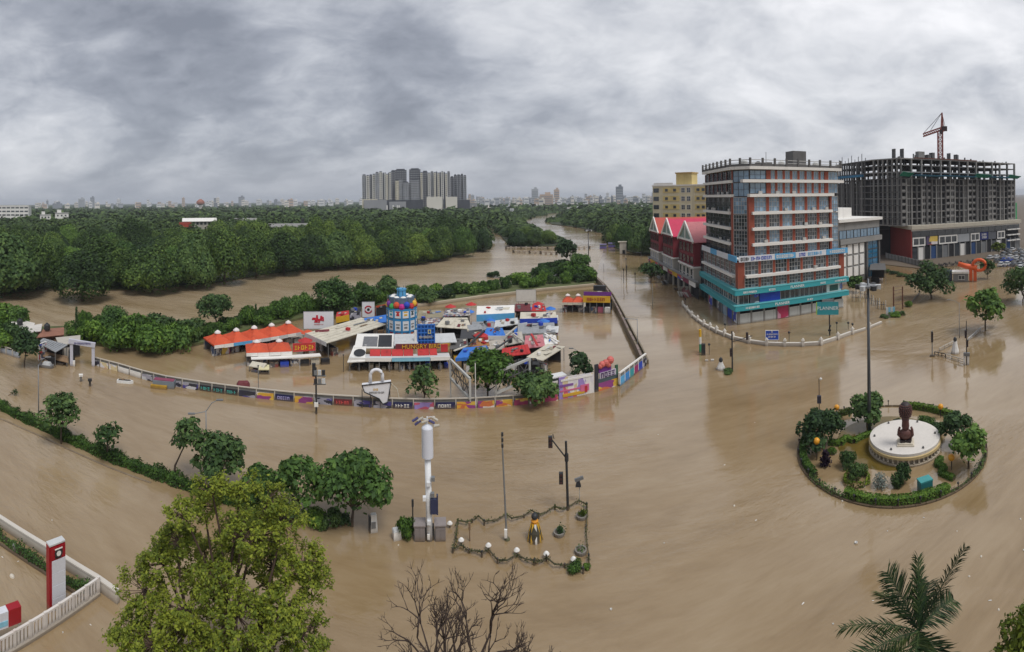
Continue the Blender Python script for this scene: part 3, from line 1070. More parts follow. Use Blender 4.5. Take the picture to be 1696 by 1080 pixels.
def palm():
    p = Q(1516, 19.5, -0.6)
    ct = ZT(p, 1052) + 0.6
    t = thing('palm_tree', 'fan of dark green palm fronds rising from the flood', 'palm', p, bearing(p))
    b = MB()
    b.tube([(0, 0, -1), (0.05, 0, ct * 0.5), (0, 0, ct)], 0.2, 9, 0.15)
    b.obj('trunk', mat('palm_trunk', (0.13, 0.10, 0.07), 0.9, 0.3, 3.0), t, smooth=True)
    LM = leaf_mat('leaf_palm', (0.010, 0.022, 0.010), (0.026, 0.054, 0.018), (0.11, 0.14, 0.045), 0.12, 0.6)
    rg = random.Random(4)
    # direction, length, rise
    fr = [(0.40, 0.1, 3.7, 1.9), (-0.55, 0.35, 2.9, 1.5), (-1.5, -0.1, 3.5, 0.75), (-1.2, -.6, 3.2, .5), (0.3, -1.0, 3.0, 0.6), (0.15, 1.2, 2.6, 1.1), (-0.3, -0.9, 3.0, 0.4), (0.7, -0.9, 2.4, 0.3),
          (-1.0, -0.7, 3.0, 0.35), (0.7, 0.6, 2.2, 0.8), (0.0, 0.3, 2.2, 2.2), (-0.9, 0.9, 2.6, 0.8), (0.2, 0.9, 2.4, 0.9), (-.1, -1.2, 2.6, .9)]
    for dx, dy, L, rise in fr:
        d = Vector((dx, dy, 0)).normalized()
        k = 20
        pts = []
        for i in range(k + 1):
            s = i / k
            pts.append(Vector((0, 0, ct)) + d * (L * s * (0.55 if rise > 1 else 0.92)) + Vector((0, 0, rise * L * 0.52 * s - (0.35 + 0.35 * (rise < 1)) * L * 0.5 * s * s)))
        m_ = MB()
        m_.tube(pts, 0.032, 4, 0.010)
        sd0 = d.cross(Vector((0, 0, 1)))
        phi = rg.choice((-1, 1)) * (1.05 if rise > 1 else .35)
        for i in range(2, k + 1):
            for h_ in (0.0, 0.33, 0.66):
                q0 = pts[i - 1].lerp(pts[i], h_)
                ax = (pts[i] - pts[i - 1]).normalized()
                sd = sd0 * math.cos(phi) + ax.cross(sd0) * math.sin(phi)
                u = (i - 1 + h_) / k
                ll = 0.92 * min(1.0, u * 3.2) * (1 - .5 * u ** 4)
                for sg in (-1, 1):
                    tip = q0 + (sd * sg * rg.uniform(.8, 1.0) + ax * rg.uniform(.45, .8) + Vector((0, 0, rg.uniform(-0.5, 0.12)))).normalized() * ll * rg.uniform(.85, 1.08)
                    w_ = ax * 0.027
                    mid = q0.lerp(tip, 0.45) + Vector((0, 0, 0.04))
                    m_.add([q0 - w_ * 0.6, mid - w_, tip, mid + w_, q0 + w_ * 0.6], [(0, 1, 2, 3, 4)])
        put('frond', m_.mesh('frond', LM), t)


palm()


def corner_tree():
    p = Q(1722, 20.5, -0.6)
    h = ZT(p, 990)
    t = tree('corner_tree', 'bright green leafy tree beyond the palm fronds', tree_parts(77, 3.4, h + 0.6, h - 3.0, 0.13, 5200, 22, LEAF_LIGHT, small=0.45, shell=0.35, aspect=0.6), p, 1.0, 0)


corner_tree()
# ------------------------------------------------------------------ shared building pieces
_UB = {}


def ubox(m):
    """unit box standing on z = 0, shared by every piece of that material"""
    if m.name not in _UB:
        _UB[m.name] = MB().box(0, 0, 0, 1, 1, 1).mesh('block_' + m.name, m)
    return _UB[m.name]


def bx(name, m, parent, x, y, z, sx, sy, sz, rz=0.0):
    return put(name, ubox(m), parent, (x, y, z), rz, (sx, sy, sz))


_WM = {}


def win_mesh(w, h, nx, nz, fm, gm, bar=0.07, edge=0.1):
    key = (round(w, 2), round(h, 2), nx, nz, fm.name, gm.name, bar, edge)
    if key in _WM:
        return _WM[key]
    f = MB()
    for x in (-w / 2 + edge / 2, w / 2 - edge / 2):
        f.box(x, 0, 0, edge, 0.14, h)
    for z in (0, h - edge):
        f.box(0, 0, z, w - 2 * edge, 0.138, edge)
    for i in range(1, nx):
        f.box(-w / 2 + w * i / nx, 0.004, edge, bar, 0.1, h - 2 * edge)
    for k in range(1, nz):
        for i in range(nx):
            x0, x1 = -w / 2 + w * i / nx + (bar / 2 if i else edge), -w / 2 + w * (i + 1) / nx - (bar / 2 if i < nx - 1 else edge)
            f.box((x0 + x1) / 2, 0.006, h * k / nz - bar / 2, x1 - x0, 0.09, bar)
    g = MB()
    for i in range(nx):
        for k in range(nz):
            x0, x1, z0, z1 = -w / 2 + w * i / nx, -w / 2 + w * (i + 1) / nx, h * k / nz, h * (k + 1) / nz
            g.add([(x0, 0.03, z0), (x1, 0.03, z0), (x1, 0.03, z1), (x0, 0.03, z1)], [(0, 1, 2, 3)])
    _WM[key] = (f.mesh('window', fm), g.mesh('pane', gm))
    return _WM[key]


def window(parent, x, y, z, rz, w, h, nx, nz, fm, gm, bar=0.07, edge=0.1):
    f, g = win_mesh(w, h, nx, nz, fm, gm, bar, edge)
    o = put('window', f, parent, (x, y, z), rz)
    put('pane', g, o)
    return o


class Face:
    """one straight facade, a -> b from its left to its right as seen from outside; pieces are placed by metres along it"""
    def __init__(self, parent, a, b):
        self.p = parent
        self.a = Vector((a[0], a[1], 0)) - Vector((parent.location.x, parent.location.y, 0))
        d = Vector((b[0] - a[0], b[1] - a[1], 0))
        self.L = d.length
        self.d = d.normalized()
        self.n = Vector((self.d.y, -self.d.x, 0))
        self.rz = math.atan2(self.d.y, self.d.x)

    def at(self, u, out=0.0):
        return self.a + self.d * u + self.n * out

    def box(self, name, m, u0, u1, z0, z1, out=0.1, depth=0.3):
        """a block whose front stands 'out' metres proud of the wall"""
        c = self.at((u0 + u1) / 2, out - depth / 2)
        return bx(name, m, self.p, c.x, c.y, z0, u1 - u0, depth, z1 - z0, self.rz)

    def win(self, u0, u1, z0, z1, nx, nz, fm, gm, out=0.05, bar=0.07, edge=0.1):
        c = self.at((u0 + u1) / 2, out)
        return window(self.p, c.x, c.y, z0, self.rz, u1 - u0, z1 - z0, nx, nz, fm, gm, bar, edge)

    def text(self, s, u, z, size, m, out=0.2, name='lettering'):
        c = self.at(u, out)
        return letters(self.p, text_mesh(name, s, size, m), (c.x, c.y, z), self.rz)


def scribble(w, h, m, seed=0, name='lettering', gap=.35):
    """a line of sign lettering too small to read: strokes and bars of letter size"""
    rg = random.Random(seed)
    b = MB()
    x = -w / 2
    while x < w / 2 - h * .3:
        cw = h * rg.uniform(.45, .8)
        k = rg.randrange(4)
        st = h * .2
        if k != 1:
            b.box(x + st / 2, 0, -h / 2, st, .04, h)
        if k != 3:
            b.box(x + cw / 2, 0, h / 2 - st, cw - .01, .038, st)
        if k in (0, 1):
            b.box(x + cw / 2, 0, -h / 2, cw - .01, .038, st)
        if k in (0, 2):
            b.box(x + cw - st / 2, 0, -h / 2, st, .036, h)
        if k in (1, 3):
            b.box(x + cw / 2, 0, -st / 2, cw * .7, .034, st)
        x += cw + h * .22
    return b.mesh(name, m)


def letters(parent, me, loc, rz=0.0):
    o = put('lettering', me, parent, loc, rz)
    o['kind'] = 'stuff'
    return o


def poly_part(name, m, parent, pts, z0, z1):
    o = parent.location
    q = [(p[0] - o.x, p[1] - o.y) for p in pts]
    ar = sum(q[i][0] * q[(i + 1) % len(q)][1] - q[(i + 1) % len(q)][0] * q[i][1] for i in range(len(q)))
    if ar < 0:
        q = q[::-1]
    return MB().prism(q, z0, z1).obj(name, m, parent)


def V2(p):
    return Vector((p[0], p[1], 0))


WHITE = mat('white_paint', (0.72, 0.70, 0.66), 0.7, 0.12, 0.6, streak=0.25)
CONC = mat('concrete', (0.24, 0.235, 0.225), 0.9, 0.22, 0.5, streak=0.35)
CONC_D = mat('dark_concrete', (0.115, 0.112, 0.110), 0.9, 0.25, 0.5, streak=0.3)
REDC = mat('red_cladding', (0.26, 0.060, 0.032), 0.55, 0.15, 0.8, streak=0.15)
DARK = mat('dark_void', (0.018, 0.018, 0.020), 0.9, 0.3, 0.5)
FRAME = mat('window_frame', (0.42, 0.42, 0.41), 0.5, 0.15, 1.0)
FRAME_D = mat('dark_frame', (0.07, 0.07, 0.075), 0.5, 0.2, 1.0)
GL_DARK = glass_mat('dark_glass', (0.035, 0.042, 0.05))
GL_BLUE = glass_mat('blue_glass', (0.15, 0.235, 0.32), 0.06, 0.55)
TEAL = mat('teal_canopy', (0.035, 0.30, 0.34), 0.55, 0.15, 0.7, streak=0.2)
SKYB = mat('sky_blue_banner', (0.10, 0.36, 0.62), 0.6, 0.12, 1.0)
BLUE = mat('blue_panel', (0.02, 0.06, 0.42), 0.6, 0.2, 1.0)
METAL = mat('grey_metal', (0.20, 0.205, 0.21), 0.45, 0.2, 1.0, metal=0.3)
BLACK = mat('black_metal', (0.025, 0.026, 0.028), 0.5, 0.3, 1.0)
ROOF_RED = mat('red_roof', (0.50, 0.03, 0.085), 0.6, 0.15, 0.4, streak=0.2)
TIN_LIGHT = mat('tank_white', (0.5, 0.5, 0.48), .6)
CREAM = mat('cream_wall', (0.58, 0.46, 0.20), 0.85, 0.12, 0.3, streak=0.4)
BEIGE = mat('beige_wall', (0.42, 0.39, 0.34), 0.85, 0.15, 0.4, streak=0.35)
POST_A = print_mat('poster_a', [(0.6, 0.6, 0.62), (0.05, 0.08, 0.4), (0.5, 0.05, 0.06), (0.75, 0.73, 0.7), (0.1, 0.1, 0.12)], 1.3)
POST_B = print_mat('poster_b', [(0.55, 0.12, 0.05), (0.7, 0.5, 0.1), (0.08, 0.06, 0.12), (0.68, 0.62, 0.6), (0.35, 0.05, 0.12)], 1.3)


# ------------------------------------------------------------------ the office block at the junction
def office_block():
    C = P(1223, 538)
    Rt, Lt = P(1398, 509), P(1167, 497)
    t = thing('office_block', 'ten-storey office block with brown-red piers, white ledges and teal shop canopies', 'building', C)
    er, el = (V2(Rt) - V2(C)), (V2(Lt) - V2(C))
    LR, LL = er.length, el.length
    er.normalize()
    el.normalize()
    print('office', LR, LL, math.degrees(er.angle(el)))

    def A(u, w):
        return V2(C) + er * u + el * w
    # levels from the rows of the ledges on the corner
    zc = [0, ZT(C, 514), ZT(C, 488), ZT(C, 461.5), ZT(C, 434.5), ZT(C, 410), ZT(C, 383.5), ZT(C, 356.5), ZT(C, 326.5), ZT(C, 302), ZT(C, 277)]
    # lower part, and the upper part with its cut-off corner
    poly_part('podium_core', DARK, t, [A(.45, .45), A(LR - .3, .45), A(LR - .3, LL), A(.45, LL)], -2, zc[4] + .3)
    c1, c2 = 3.2, 4.2
    up = [A(c1 + .3, .9), A(LR - 1.5, .9), A(LR - 1.5, LL), A(.9, LL), A(.9, c2 + .3)]
    poly_part('upper_core', DARK, t, up, zc[4] + .32, zc[10] - .35)
    fr = Face(t, A(0, 0), A(LR, 0))
    lf = Face(t, A(0, LL), A(0, 0))
    # ground floor: shutters, shop fronts, posters
    n = 9
    sh = MB()
    wsh = LR / n - 0.35
    for k in range(9):
        sh.box(0, 0, k * 0.26, wsh, 0.06 + 0.03 * (k % 2), 0.245)
    shm = sh.mesh('shutter', mat('shutter_white', (0.55, 0.57, 0.56), 0.6, 0.15, 0.8, streak=0.4))
    for i in range(n):
        c = fr.at(LR * (i + .5) / n, -0.1)
        if i in (3,):
            fr.box('poster', print_mat('poster_shop', [(0.45, 0.03, 0.10), (0.10, 0.03, 0.16), (0.6, 0.3, 0.4), (0.35, 0.04, 0.06)], 1.0), LR * i / n, LR * (i + 1) / n, 0.1, zc[1] - .1, 0.05, 0.1)
        else:
            put('shutter', shm, t, (c.x, c.y, -0.15), fr.rz)
        fr.box('ground_pier', CONC, LR * i / n - .16, LR * i / n + .16, -1.5, zc[1] - .05, 0.05, 0.4)
    for i in range(7):
        u0, u1 = LL * i / 7 + .2, LL * (i + 1) / 7 - .2
        lf.box('shop_front', (GL_DARK, POST_A, DARK, POST_A, GL_BLUE, BLUE, POST_A)[i], u0, u1, -0.3, zc[1] - .1, -0.05, 0.12)
        lf.box('ground_pier', CONC, u1 + .02, u1 + .38, -1.5, zc[1] - .05, 0.1, 0.4)
    # the two teal canopies, all round the corner
    for z, lab in ((zc[1], 'a'), (zc[2], 'b')):
        for f_, a0, a1 in ((fr, -1.2, LR + .6), (lf, -0.4, LL + 1.198)):
            f_.box('canopy', TEAL, a0, a1, z, z + 1.05, 1.2, 1.3)
            f_.box('canopy_edge', mat('teal_light', (0.11, 0.42, 0.45), 0.5, 0.1, 1.0), a0, a1 - (.02 if f_ is fr else .0), z + 1.053, z + 1.16, 1.26, 1.35)
    for z, u, s in ((zc[1], LR * .36, 'PLANNER'), (zc[2], LR * .5, 'PLANNER')):
        fr.text(s, u, z + .52, 0.85, mat('sign_white', (0.8, 0.8, 0.78), 0.5, 0.05), 1.24)
    for k, (z, u) in enumerate(((zc[1], LR * .62), (zc[2], LR * .27), (zc[2], LR * .75), (zc[1], LR * .1), (zc[2], LR * .08), (zc[2], LR * .93))):
        c = fr.at(u, 1.24)
        letters(t, scribble(1.6 if k < 3 else 3.2, .4, MATS['sign_white'], 70 + k), (c.x, c.y, z + .52), fr.rz)
    # first floor: display windows
    for i in range(11):
        u0, u1 = LR * i / 11, LR * (i + 1) / 11
        if i in (9, 10):
            continue
        if i in (2,):
            fr.box('poster', BLUE, u0, u1 + LR / 11, zc[1] + 1.1, zc[2] - .1, 0.12, 0.14)
        elif i == 3:
            continue
        elif i == 1:
            fr.box('poster', POST_A, u0 + .2, u1 - .2, zc[1] + 1.1, zc[2] - .1, 0.12, 0.14)
        else:
            fr.win(u0 + .1, u1 - .1, zc[1] + 1.1, zc[2] - .05, 2, 1, FRAME, GL_DARK, 0.02)
    fr.box('poster', mat('poster_pale', (0.62, 0.68, 0.66), 0.6, 0.15, 1.5), LR * 9 / 11 - .1, LR - .9, zc[1] + 1.0, zc[2] - .05, 0.14, 0.16)
    fr.box('poster_picture', mat('poster_green', (0.05, 0.12, 0.10), 0.6, 0.3, 1.5), LR * 9 / 11 + .7, LR * 9 / 11 + 3.2, zc[1] + 1.4, zc[2] - .5, 0.16, 0.05)
    fr.text('B', LR * 9 / 11 + 4.1, (zc[1] + zc[2]) / 2 + .5, 1.7, BLUE, 0.17)
    for i in range(8):
        lf.win(LL * i / 8 + .1, LL * (i + 1) / 8 - .1, zc[1] + 1.1, zc[2] - .05, 2, 1, WHITE if i > 4 else FRAME, GL_DARK, 0.02)
    # corner piers of the lower storeys
    fr.box('corner_pier', REDC, -0.05, 1.55, zc[2] + 1.17, zc[4] - .02, 0.08, 0.9)
    lf.box('corner_pier', REDC, LL - 1.3, LL - .15, zc[2] + 1.17, zc[4] - .03, 0.06, 0.5)
    fr.box('corner_pier', REDC, LR - 1.4, LR + .05, zc[2] + 1.17, zc[4] - .02, 0.1, 0.9)
    # second and third floor
    for k in (2, 3):
        z0 = zc[k] + (1.17 if k == 2 else .55)
        z1 = zc[k + 1] - .02
        ub = np.linspace(1.55, LR - 1.4, 8)
        for i in range(7):
            fr.win(ub[i] + (.3 if i else 0), ub[i + 1] - .3, z0, z1, 4, 3, FRAME, GL_DARK, 0.0)
            if i:
                fr.box('pier', REDC, ub[i] - .3, ub[i] + .3, z0, z1, 0.16, 0.4)
        vb = np.linspace(0, LL - 1.3, 8)
        for i in range(7):
            lf.win(vb[i] + .25, vb[i + 1] - .25, z0, z1, 3, 3, FRAME, GL_DARK, 0.0)
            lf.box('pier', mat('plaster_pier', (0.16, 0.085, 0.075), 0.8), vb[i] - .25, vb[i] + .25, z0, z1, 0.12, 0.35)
    fr.box('ledge', WHITE, 1.6, LR - 1.5, zc[3], zc[3] + .55, 0.85, 1.0)
    lf.box('ledge', WHITE, 0, LL - 1.4, zc[3], zc[3] + .55, 0.75, 0.9)
    # the banner band
    nb = [(0, .31, 'w'), (.31, .50, 'b'), (.50, .80, 'w'), (.80, 1.03, 'b')]
    for a_, b_, c_ in nb:
        fr.box('banner', SKYB if c_ == 'b' else mat('banner_white', (0.62, 0.64, 0.68), 0.6, 0.1, 1.0), LR * a_ + .03, LR * b_ - .03, zc[4], zc[4] + 1.25, 0.62, 0.2)
    for k, (a_, wd, m) in enumerate(((.05, 2.0, BLACK), (.19, 5.0, BLUE), (.405, 4.6, WHITE), (.56, 1.6, BLUE), (.69, 4.0, SKYB), (.92, 4.6, WHITE))):
        c = fr.at(LR * a_, .66)
        letters(t, scribble(wd, .7, m, 40 + k), (c.x, c.y, zc[4] + .62), fr.rz)
    for i, (a_, b_) in enumerate(((0, .3), (.3, .5), (.5, .82), (.82, 1.0))):
        lf.box('banner', SKYB if i % 2 else MATS['banner_white'], LL * a_ + .03, LL * b_ + (0.6 if b_ == 1.0 else -.03), zc[4], zc[4] + 1.25, 0.6, 0.2)
    poly_part('terrace_slab', WHITE, t, [A(.1, .1), A(LR - .2, .1), A(LR - .2, LL), A(.1, LL)], zc[4] + .31, zc[4] + .62)
    # upper storeys
    f2 = Face(t, A(c1, .6), A(LR - 1.2, .6))
    cf = Face(t, A(.6, c2), A(c1, .6))
    l2 = Face(t, A(.6, LL), A(.6, c2))
    L2, Lc, Ll2 = f2.L, cf.L, l2.L
    gl = 2.0                                            # glass strip at the far end of the front
    for k in range(4, 8):
        z0, z1 = zc[k] + (.7 if k == 4 else .6), zc[k + 1] - .02
        ub = np.linspace(1.0, L2 - gl - .5, 7)
        for i in range(6):
            f2.win(ub[i] + (.35 if i else 0), ub[i + 1] - .35, z0, z1, 4, 3, FRAME, GL_BLUE if (k == 7 or (i * 3 + k) % 4 == 0) else GL_DARK, -0.05)
            if i:
                f2.box('pier', REDC, ub[i] - .35, ub[i] + .35, z0, z1, 0.12, 0.4)
        vb = np.linspace(0.2, Ll2 - 1.1, 6)
        for i in range(5):
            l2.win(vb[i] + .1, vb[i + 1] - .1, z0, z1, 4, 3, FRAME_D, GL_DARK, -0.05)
        cf.win(.05, Lc - .05, z0 - .5, z1 + .0, 6, 4, FRAME, GL_DARK if k < 7 else GL_BLUE, -0.05, 0.06)
        f2.win(L2 - gl + .1, L2, z0 - .5, z1, 3, 4, FRAME, GL_BLUE, 0.02, 0.06)
        if k > 4:
            f2.box('ledge', WHITE, .3, L2 - gl - .1, zc[k], zc[k] + .6, 0.85, 1.1)
            l2.box('ledge', WHITE, 0, Ll2 - .8, zc[k], zc[k] + .6, 0.75, 1.0)
    f2.box('corner_pier', REDC, -.35, 1.0, zc[4] + .65, zc[8] - .02, 0.2, 0.8)
    f2.box('corner_pier', REDC, L2 - gl - .5, L2 - gl + .08, zc[4] + .65, zc[8] - .02, 0.18, 0.8)
    l2.box('corner_pier', REDC, Ll2 - 1.05, Ll2 - .02, zc[4] + .65, zc[8] - .02, 0.2, 0.8)
    f2.box('ledge', WHITE, -.4, L2 - gl + .3, zc[8], zc[8] + .65, 0.95, 1.3)
    l2.box('ledge', WHITE, 0, Ll2 + .2, zc[8], zc[8] + .6, 0.75, 1.1)
    # the two top storeys: blue glass with slim red fins
    for k in (8, 9):
        z0, z1 = zc[k] + .7, zc[k + 1] - (.02 if k == 8 else .5)
        nf = np.linspace(4.6, L2 - 3.4, 9)
        for i in range(8):
            f2.win(nf[i] + .3, nf[i + 1] - .3, z0, z1, 2, 1 if k == 9 else 3, FRAME, GL_BLUE, 0.0)
        for i in range(9):
            w = .55 if i in (0, 8) else .28
            f2.box('fin', REDC, nf[i] - w, nf[i] + w, z0, z1, 0.14, 0.35)
        f2.win(0.05, 4.0, z0, z1, 3, 2, FRAME_D, GL_BLUE, 0.0, 0.05)
        f2.win(L2 - 2.8, L2, z0, z1, 3, 2, FRAME, GL_BLUE, 0.0, 0.05)
        cf.win(.05, Lc - .05, z0 - .6, z1 + (.0 if k == 9 else .1), 3, 2, FRAME_D, GL_BLUE, 0.0, 0.05)
        vb = np.linspace(0.2, Ll2 - .7, 7)
        for i in range(6):
            l2.win(vb[i] + .2, vb[i + 1] - .2, z0, z1, 2, 3, FRAME_D, GL_DARK, -0.05)
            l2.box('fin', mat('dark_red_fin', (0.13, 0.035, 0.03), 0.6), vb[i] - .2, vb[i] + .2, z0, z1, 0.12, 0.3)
        l2.box('corner_pier', REDC, Ll2 - .5, Ll2 - .02, z0, z1, 0.14, 0.6)
    f2.box('ledge', WHITE, -2.0, L2 + 1.2, zc[9], zc[9] + .65, 0.95, 1.3)
    l2.box('ledge', WHITE, 0, Ll2 - .1, zc[9], zc[9] + .6, 0.7, 1.0)
    roof = [A(c1 - .3, -.4), A(LR - .6, -.4), A(LR - .6, LL + .2), A(-.3, LL + .2), A(-.3, c2 - .3)]
    poly_part('roof_slab', WHITE, t, roof, zc[10] - .34, zc[10] + .3)
    # roof railing
    ring = [A(-.1, LL), A(-.1, c2 - .2), A(c1 - .1, -.2), A(LR - .8, -.2)]
    for a, b in zip(ring[:-1], ring[1:]):
        g = Face(t, a, b)
        k = max(2, int(g.L / 3.0))
        for i in range(k + 1):
            if i == 0 and a is not ring[0]:
                continue
            g.box('railing_post', CONC_D, g.L * i / k - .2, g.L * i / k + .2, zc[10] + .3, zc[10] + 2.1, .2, .4)
        g.box('railing_rail', FRAME, 0.2, g.L - .2, zc[10] + 1.6, zc[10] + 1.75, .05, .1)
        g.box('railing_rail', FRAME, 0.2, g.L - .2, zc[10] + 1.0, zc[10] + 1.12, .05, .1)
        g.box('parapet', CONC_D, 0.2, g.L - .2, zc[10] + .3, zc[10] + .85, .04, .16)
    ac = MB().box(0, 0, 0, .85, .34, .6).mesh('ac_unit', mat('ac_grey', (0.44, 0.43, 0.41), .6, .25))
    rq = random.Random(6)
    for k in (3, 5, 6, 7, 8):
        for i in range(7):
            f_ = fr if k == 3 else f2
            if rq.random() < .4:
                c = f_.at(rq.uniform(2.0, f_.L - 3.2), .35)
                put('ac_unit', ac, t, (c.x, c.y, zc[k] + .66), f_.rz)
            if rq.random() < .5:
                c = l2.at(rq.uniform(.5, l2.L - 1.5), .3)
                put('ac_unit', ac, t, (c.x, c.y, zc[k] + .62), l2.rz)
    for i in range(5):
        c = A(LR * (.12 + .17 * i), 4 + 3 * (i % 2))
        MB().lathe([(.7, 0), (.75, .2), (.7, .9), (.75, 1.3), (.3, 1.6)], 12).obj('roof_tank', BLACK if i % 2 else TIN_LIGHT, t, (c.x - C.x, c.y - C.y, zc[10] + .3))
    hd = A(LR * .62, 5)
    bx('stair_head', CONC_D, t, hd.x - C.x, hd.y - C.y, zc[10] + .3, 3.6, 3.4, 4.0, fr.rz)
    bx('roof_tank', BLACK, t, hd.x - C.x - 6, hd.y - C.y + 3, zc[10] + .3, 1.6, 1.6, 1.5, fr.rz)
    m_ = A(LR * .3, 3)
    bx('roof_mast', METAL, t, m_.x - C.x, m_.y - C.y, zc[10] + .3, .1, .1, 3.4)
    return t, C, er, el, LR, LL


OFFICE = office_block()


# ------------------------------------------------------------------ the mall with three gables
def gabled_mall():
    a = P(1082, 446)
    b = P(1163, 497)
    t = thing('gabled_mall', 'red brick shopping arcade with three red gabled roofs beside the office block', 'building', a)
    fc = Face(t, a, b)
    L = fc.L
    print('mall', L)
    dep = 22
    zE = ZT(a.lerp(b, .35), 386)
    zA = zE + (ZT(a.lerp(b, .35), 352) - zE) * .72
    BRK = mat('mall_brick', (0.19, 0.028, 0.036), 0.8, 0.15, 0.6)
    back = -fc.n * dep
    bays = [(0.0, .23, zE * .98), (.33, .56, zE), (.68, .93, zE)]
    poly_part('core', mat('mall_core', (0.13, 0.12, 0.12), 0.8, 0.2), t, [V2(a) + fc.d * .3 + back * .06, V2(b) + back * .06, V2(b) + back, V2(a) + fc.d * .3 + back], -1, zE * .93)
    for i, (f0, f1, ze) in enumerate(bays):
        u0, u1 = L * f0, L * f1
        w = u1 - u0
        fc.box('bay_wall', BEIGE, u0, u1, -1, ze * .52, .9, 2.5)
        fc.box('brick_wall', BRK, u0 + .01, u1 - .01, ze * .52 + .4, ze, .85, 2.4)
        fc.box('ledge', WHITE, u0 - .3, u1 + .3, ze * .52, ze * .52 + .4, 1.3, 2.9)
        for k in range(4):
            uu = u0 + w * (k + .5) / 4
            fc.win(uu - w * .09, uu + w * .09, ze * .57, ze * .72, 2, 2, mat('brick_frame', (0.11, 0.02, 0.025), 0.7), GL_DARK, .95)
            fc.win(uu - w * .09, uu + w * .09, ze * .78, ze * .95, 2, 2, MATS['brick_frame'], GL_DARK, .95)
            fc.win(uu - w * .08, uu + w * .08, ze * .24, ze * .50, 1, 2, WHITE, GL_DARK if i == 2 else mat('mall_grey_panel', (0.30, 0.31, 0.33), 0.6), 1.0)
        # gable and roof
        mid = (u0 + u1) / 2
        g = MB()
        A0, A1, A2 = fc.at(u0, 1.0), fc.at(u1, 1.0), fc.at(mid, 1.0)
        B0, B1, B2 = (q - fc.n * .5 for q in (A0, A1, A2))
        zp = ze + (zA - zE)
        g.add([A0 + Vector((0, 0, ze)), A1 + Vector((0, 0, ze)), A2 + Vector((0, 0, zp - .3)), B0 + Vector((0, 0, ze)), B1 + Vector((0, 0, ze)), B2 + Vector((0, 0, zp - .3))],
              [(0, 1, 2), (5, 4, 3), (0, 3, 4, 1), (1, 4, 5, 2), (2, 5, 3, 0)])
        gab = g.obj('gable', mat('gable_green', (0.20, 0.27, 0.24), 0.7, 0.2), t)
        tr = MB()
        for s0 in (A0, A1):
            s_ = s0 + fc.n * .2 + (fc.d * (-.4 if s0 is A0 else .4))
            tr.bar(s_ + Vector((0, 0, ze - .25)), A2 + fc.n * .2 + Vector((0, 0, zp + .1)), .35, .7)
        tr.bar(A0 + fc.n * .15 + Vector((0, 0, ze + .12)), A1 + fc.n * .15 + Vector((0, 0, ze + .12)), .3, .5)
        tr.bar(A2 + fc.n * .15 + Vector((0, 0, ze + .3)), A2 + fc.n * .15 + Vector((0, 0, zp - .5)), .3, .5)
        o = tr.obj('gable_trim', WHITE, t)
        r = MB()
        far = -fc.n * (dep - 1)
        for s0, s in ((A0, -1), (A1, 1)):
            e0 = s0 + fc.d * (.6 * s) + Vector((0, 0, ze - .2))
            r0 = A2 + Vector((0, 0, zp))
            q = [e0, r0, r0 + far, e0 + far]
            r.slab(q if s < 0 else q[::-1], .2)
        r.obj('roof', (mat('roof_orange_red', (0.40, 0.065, 0.045), 0.6, 0.12, .4), ROOF_RED, mat('roof_faded', (0.50, 0.17, 0.18), 0.6, 0.15, .4, streak=.3))[i], t)
    # recessed glass links between the bays
    for u0, u1 in ((.235, .325), (.565, .675), (.935, .995)):
        fc.box('link_wall', mat('link_green', (0.10, 0.14, 0.14), 0.5, 0.3), L * u0, L * u1, -1, zE * .9, -1.0, 1.5)
        for k in range(4):
            fc.win(L * u0 + .2, L * u1 - .2, zE * (.2 + .17 * k), zE * (.34 + .17 * k), 2, 2, FRAME_D, GL_DARK, -.9)
    # arcade at street level: signs, awnings
    n = 10
    for i in range(n):
        u0, u1 = L * i / n + .15, L * (i + 1) / n - .15
        fc.box('shop_sign', (POST_B, mat('sign_yellow', (0.55, 0.34, 0.03), .6), POST_A, mat('sign_maroon', (0.22, 0.03, 0.07), .6), WHITE)[i % 5], u0, u1, 3.3, 4.6, 1.9, .25)
        fc.box('shop_window', DARK, u0, u1, -.4, 3.2, .95, .1)
        fc.box('arcade_pier', BEIGE, u0 - .25, u0 + .05, -1.2, 3.3, 1.8, .5)
    fc.box('arcade_slab', CONC, 0, L, 4.62, 4.9, 2.1, 1.3)
    return t


gabled_mall()


def block_building(name, label, a, b, dep, z1, wall, rows, cols, fm, gm, z0=0.0, wfrac=.5, hfrac=.5, group=None, nx=2, nz=2, base=-1.0, roof=WHITE):
    """plain block with a grid of real windows on its two visible faces"""
    t = thing(name, label, 'building', a, 0, group)
    fc = Face(t, a, b)
    bk = -fc.n * dep
    poly_part('wall', wall, t, [V2(a), V2(b), V2(b) + bk, V2(a) + bk], base, z1)
    fh = (z1 - z0) / rows
    for k in range(rows):
        for i in range(cols):
            u = fc.L * (i + .5) / cols
            w = fc.L / cols * wfrac
            fc.win(u - w / 2, u + w / 2, z0 + fh * (k + .5 - hfrac / 2), z0 + fh * (k + .5 + hfrac / 2), nx, nz, fm, gm, .12)
    poly_part('roof', roof, t, [V2(a) + fc.n * .3 - fc.d * .3, V2(b) + fc.n * .3 + fc.d * .3, V2(b) + bk + fc.d * .3, V2(a) + bk - fc.d * .3], z1 + .003, z1 + .6)
    return t, fc


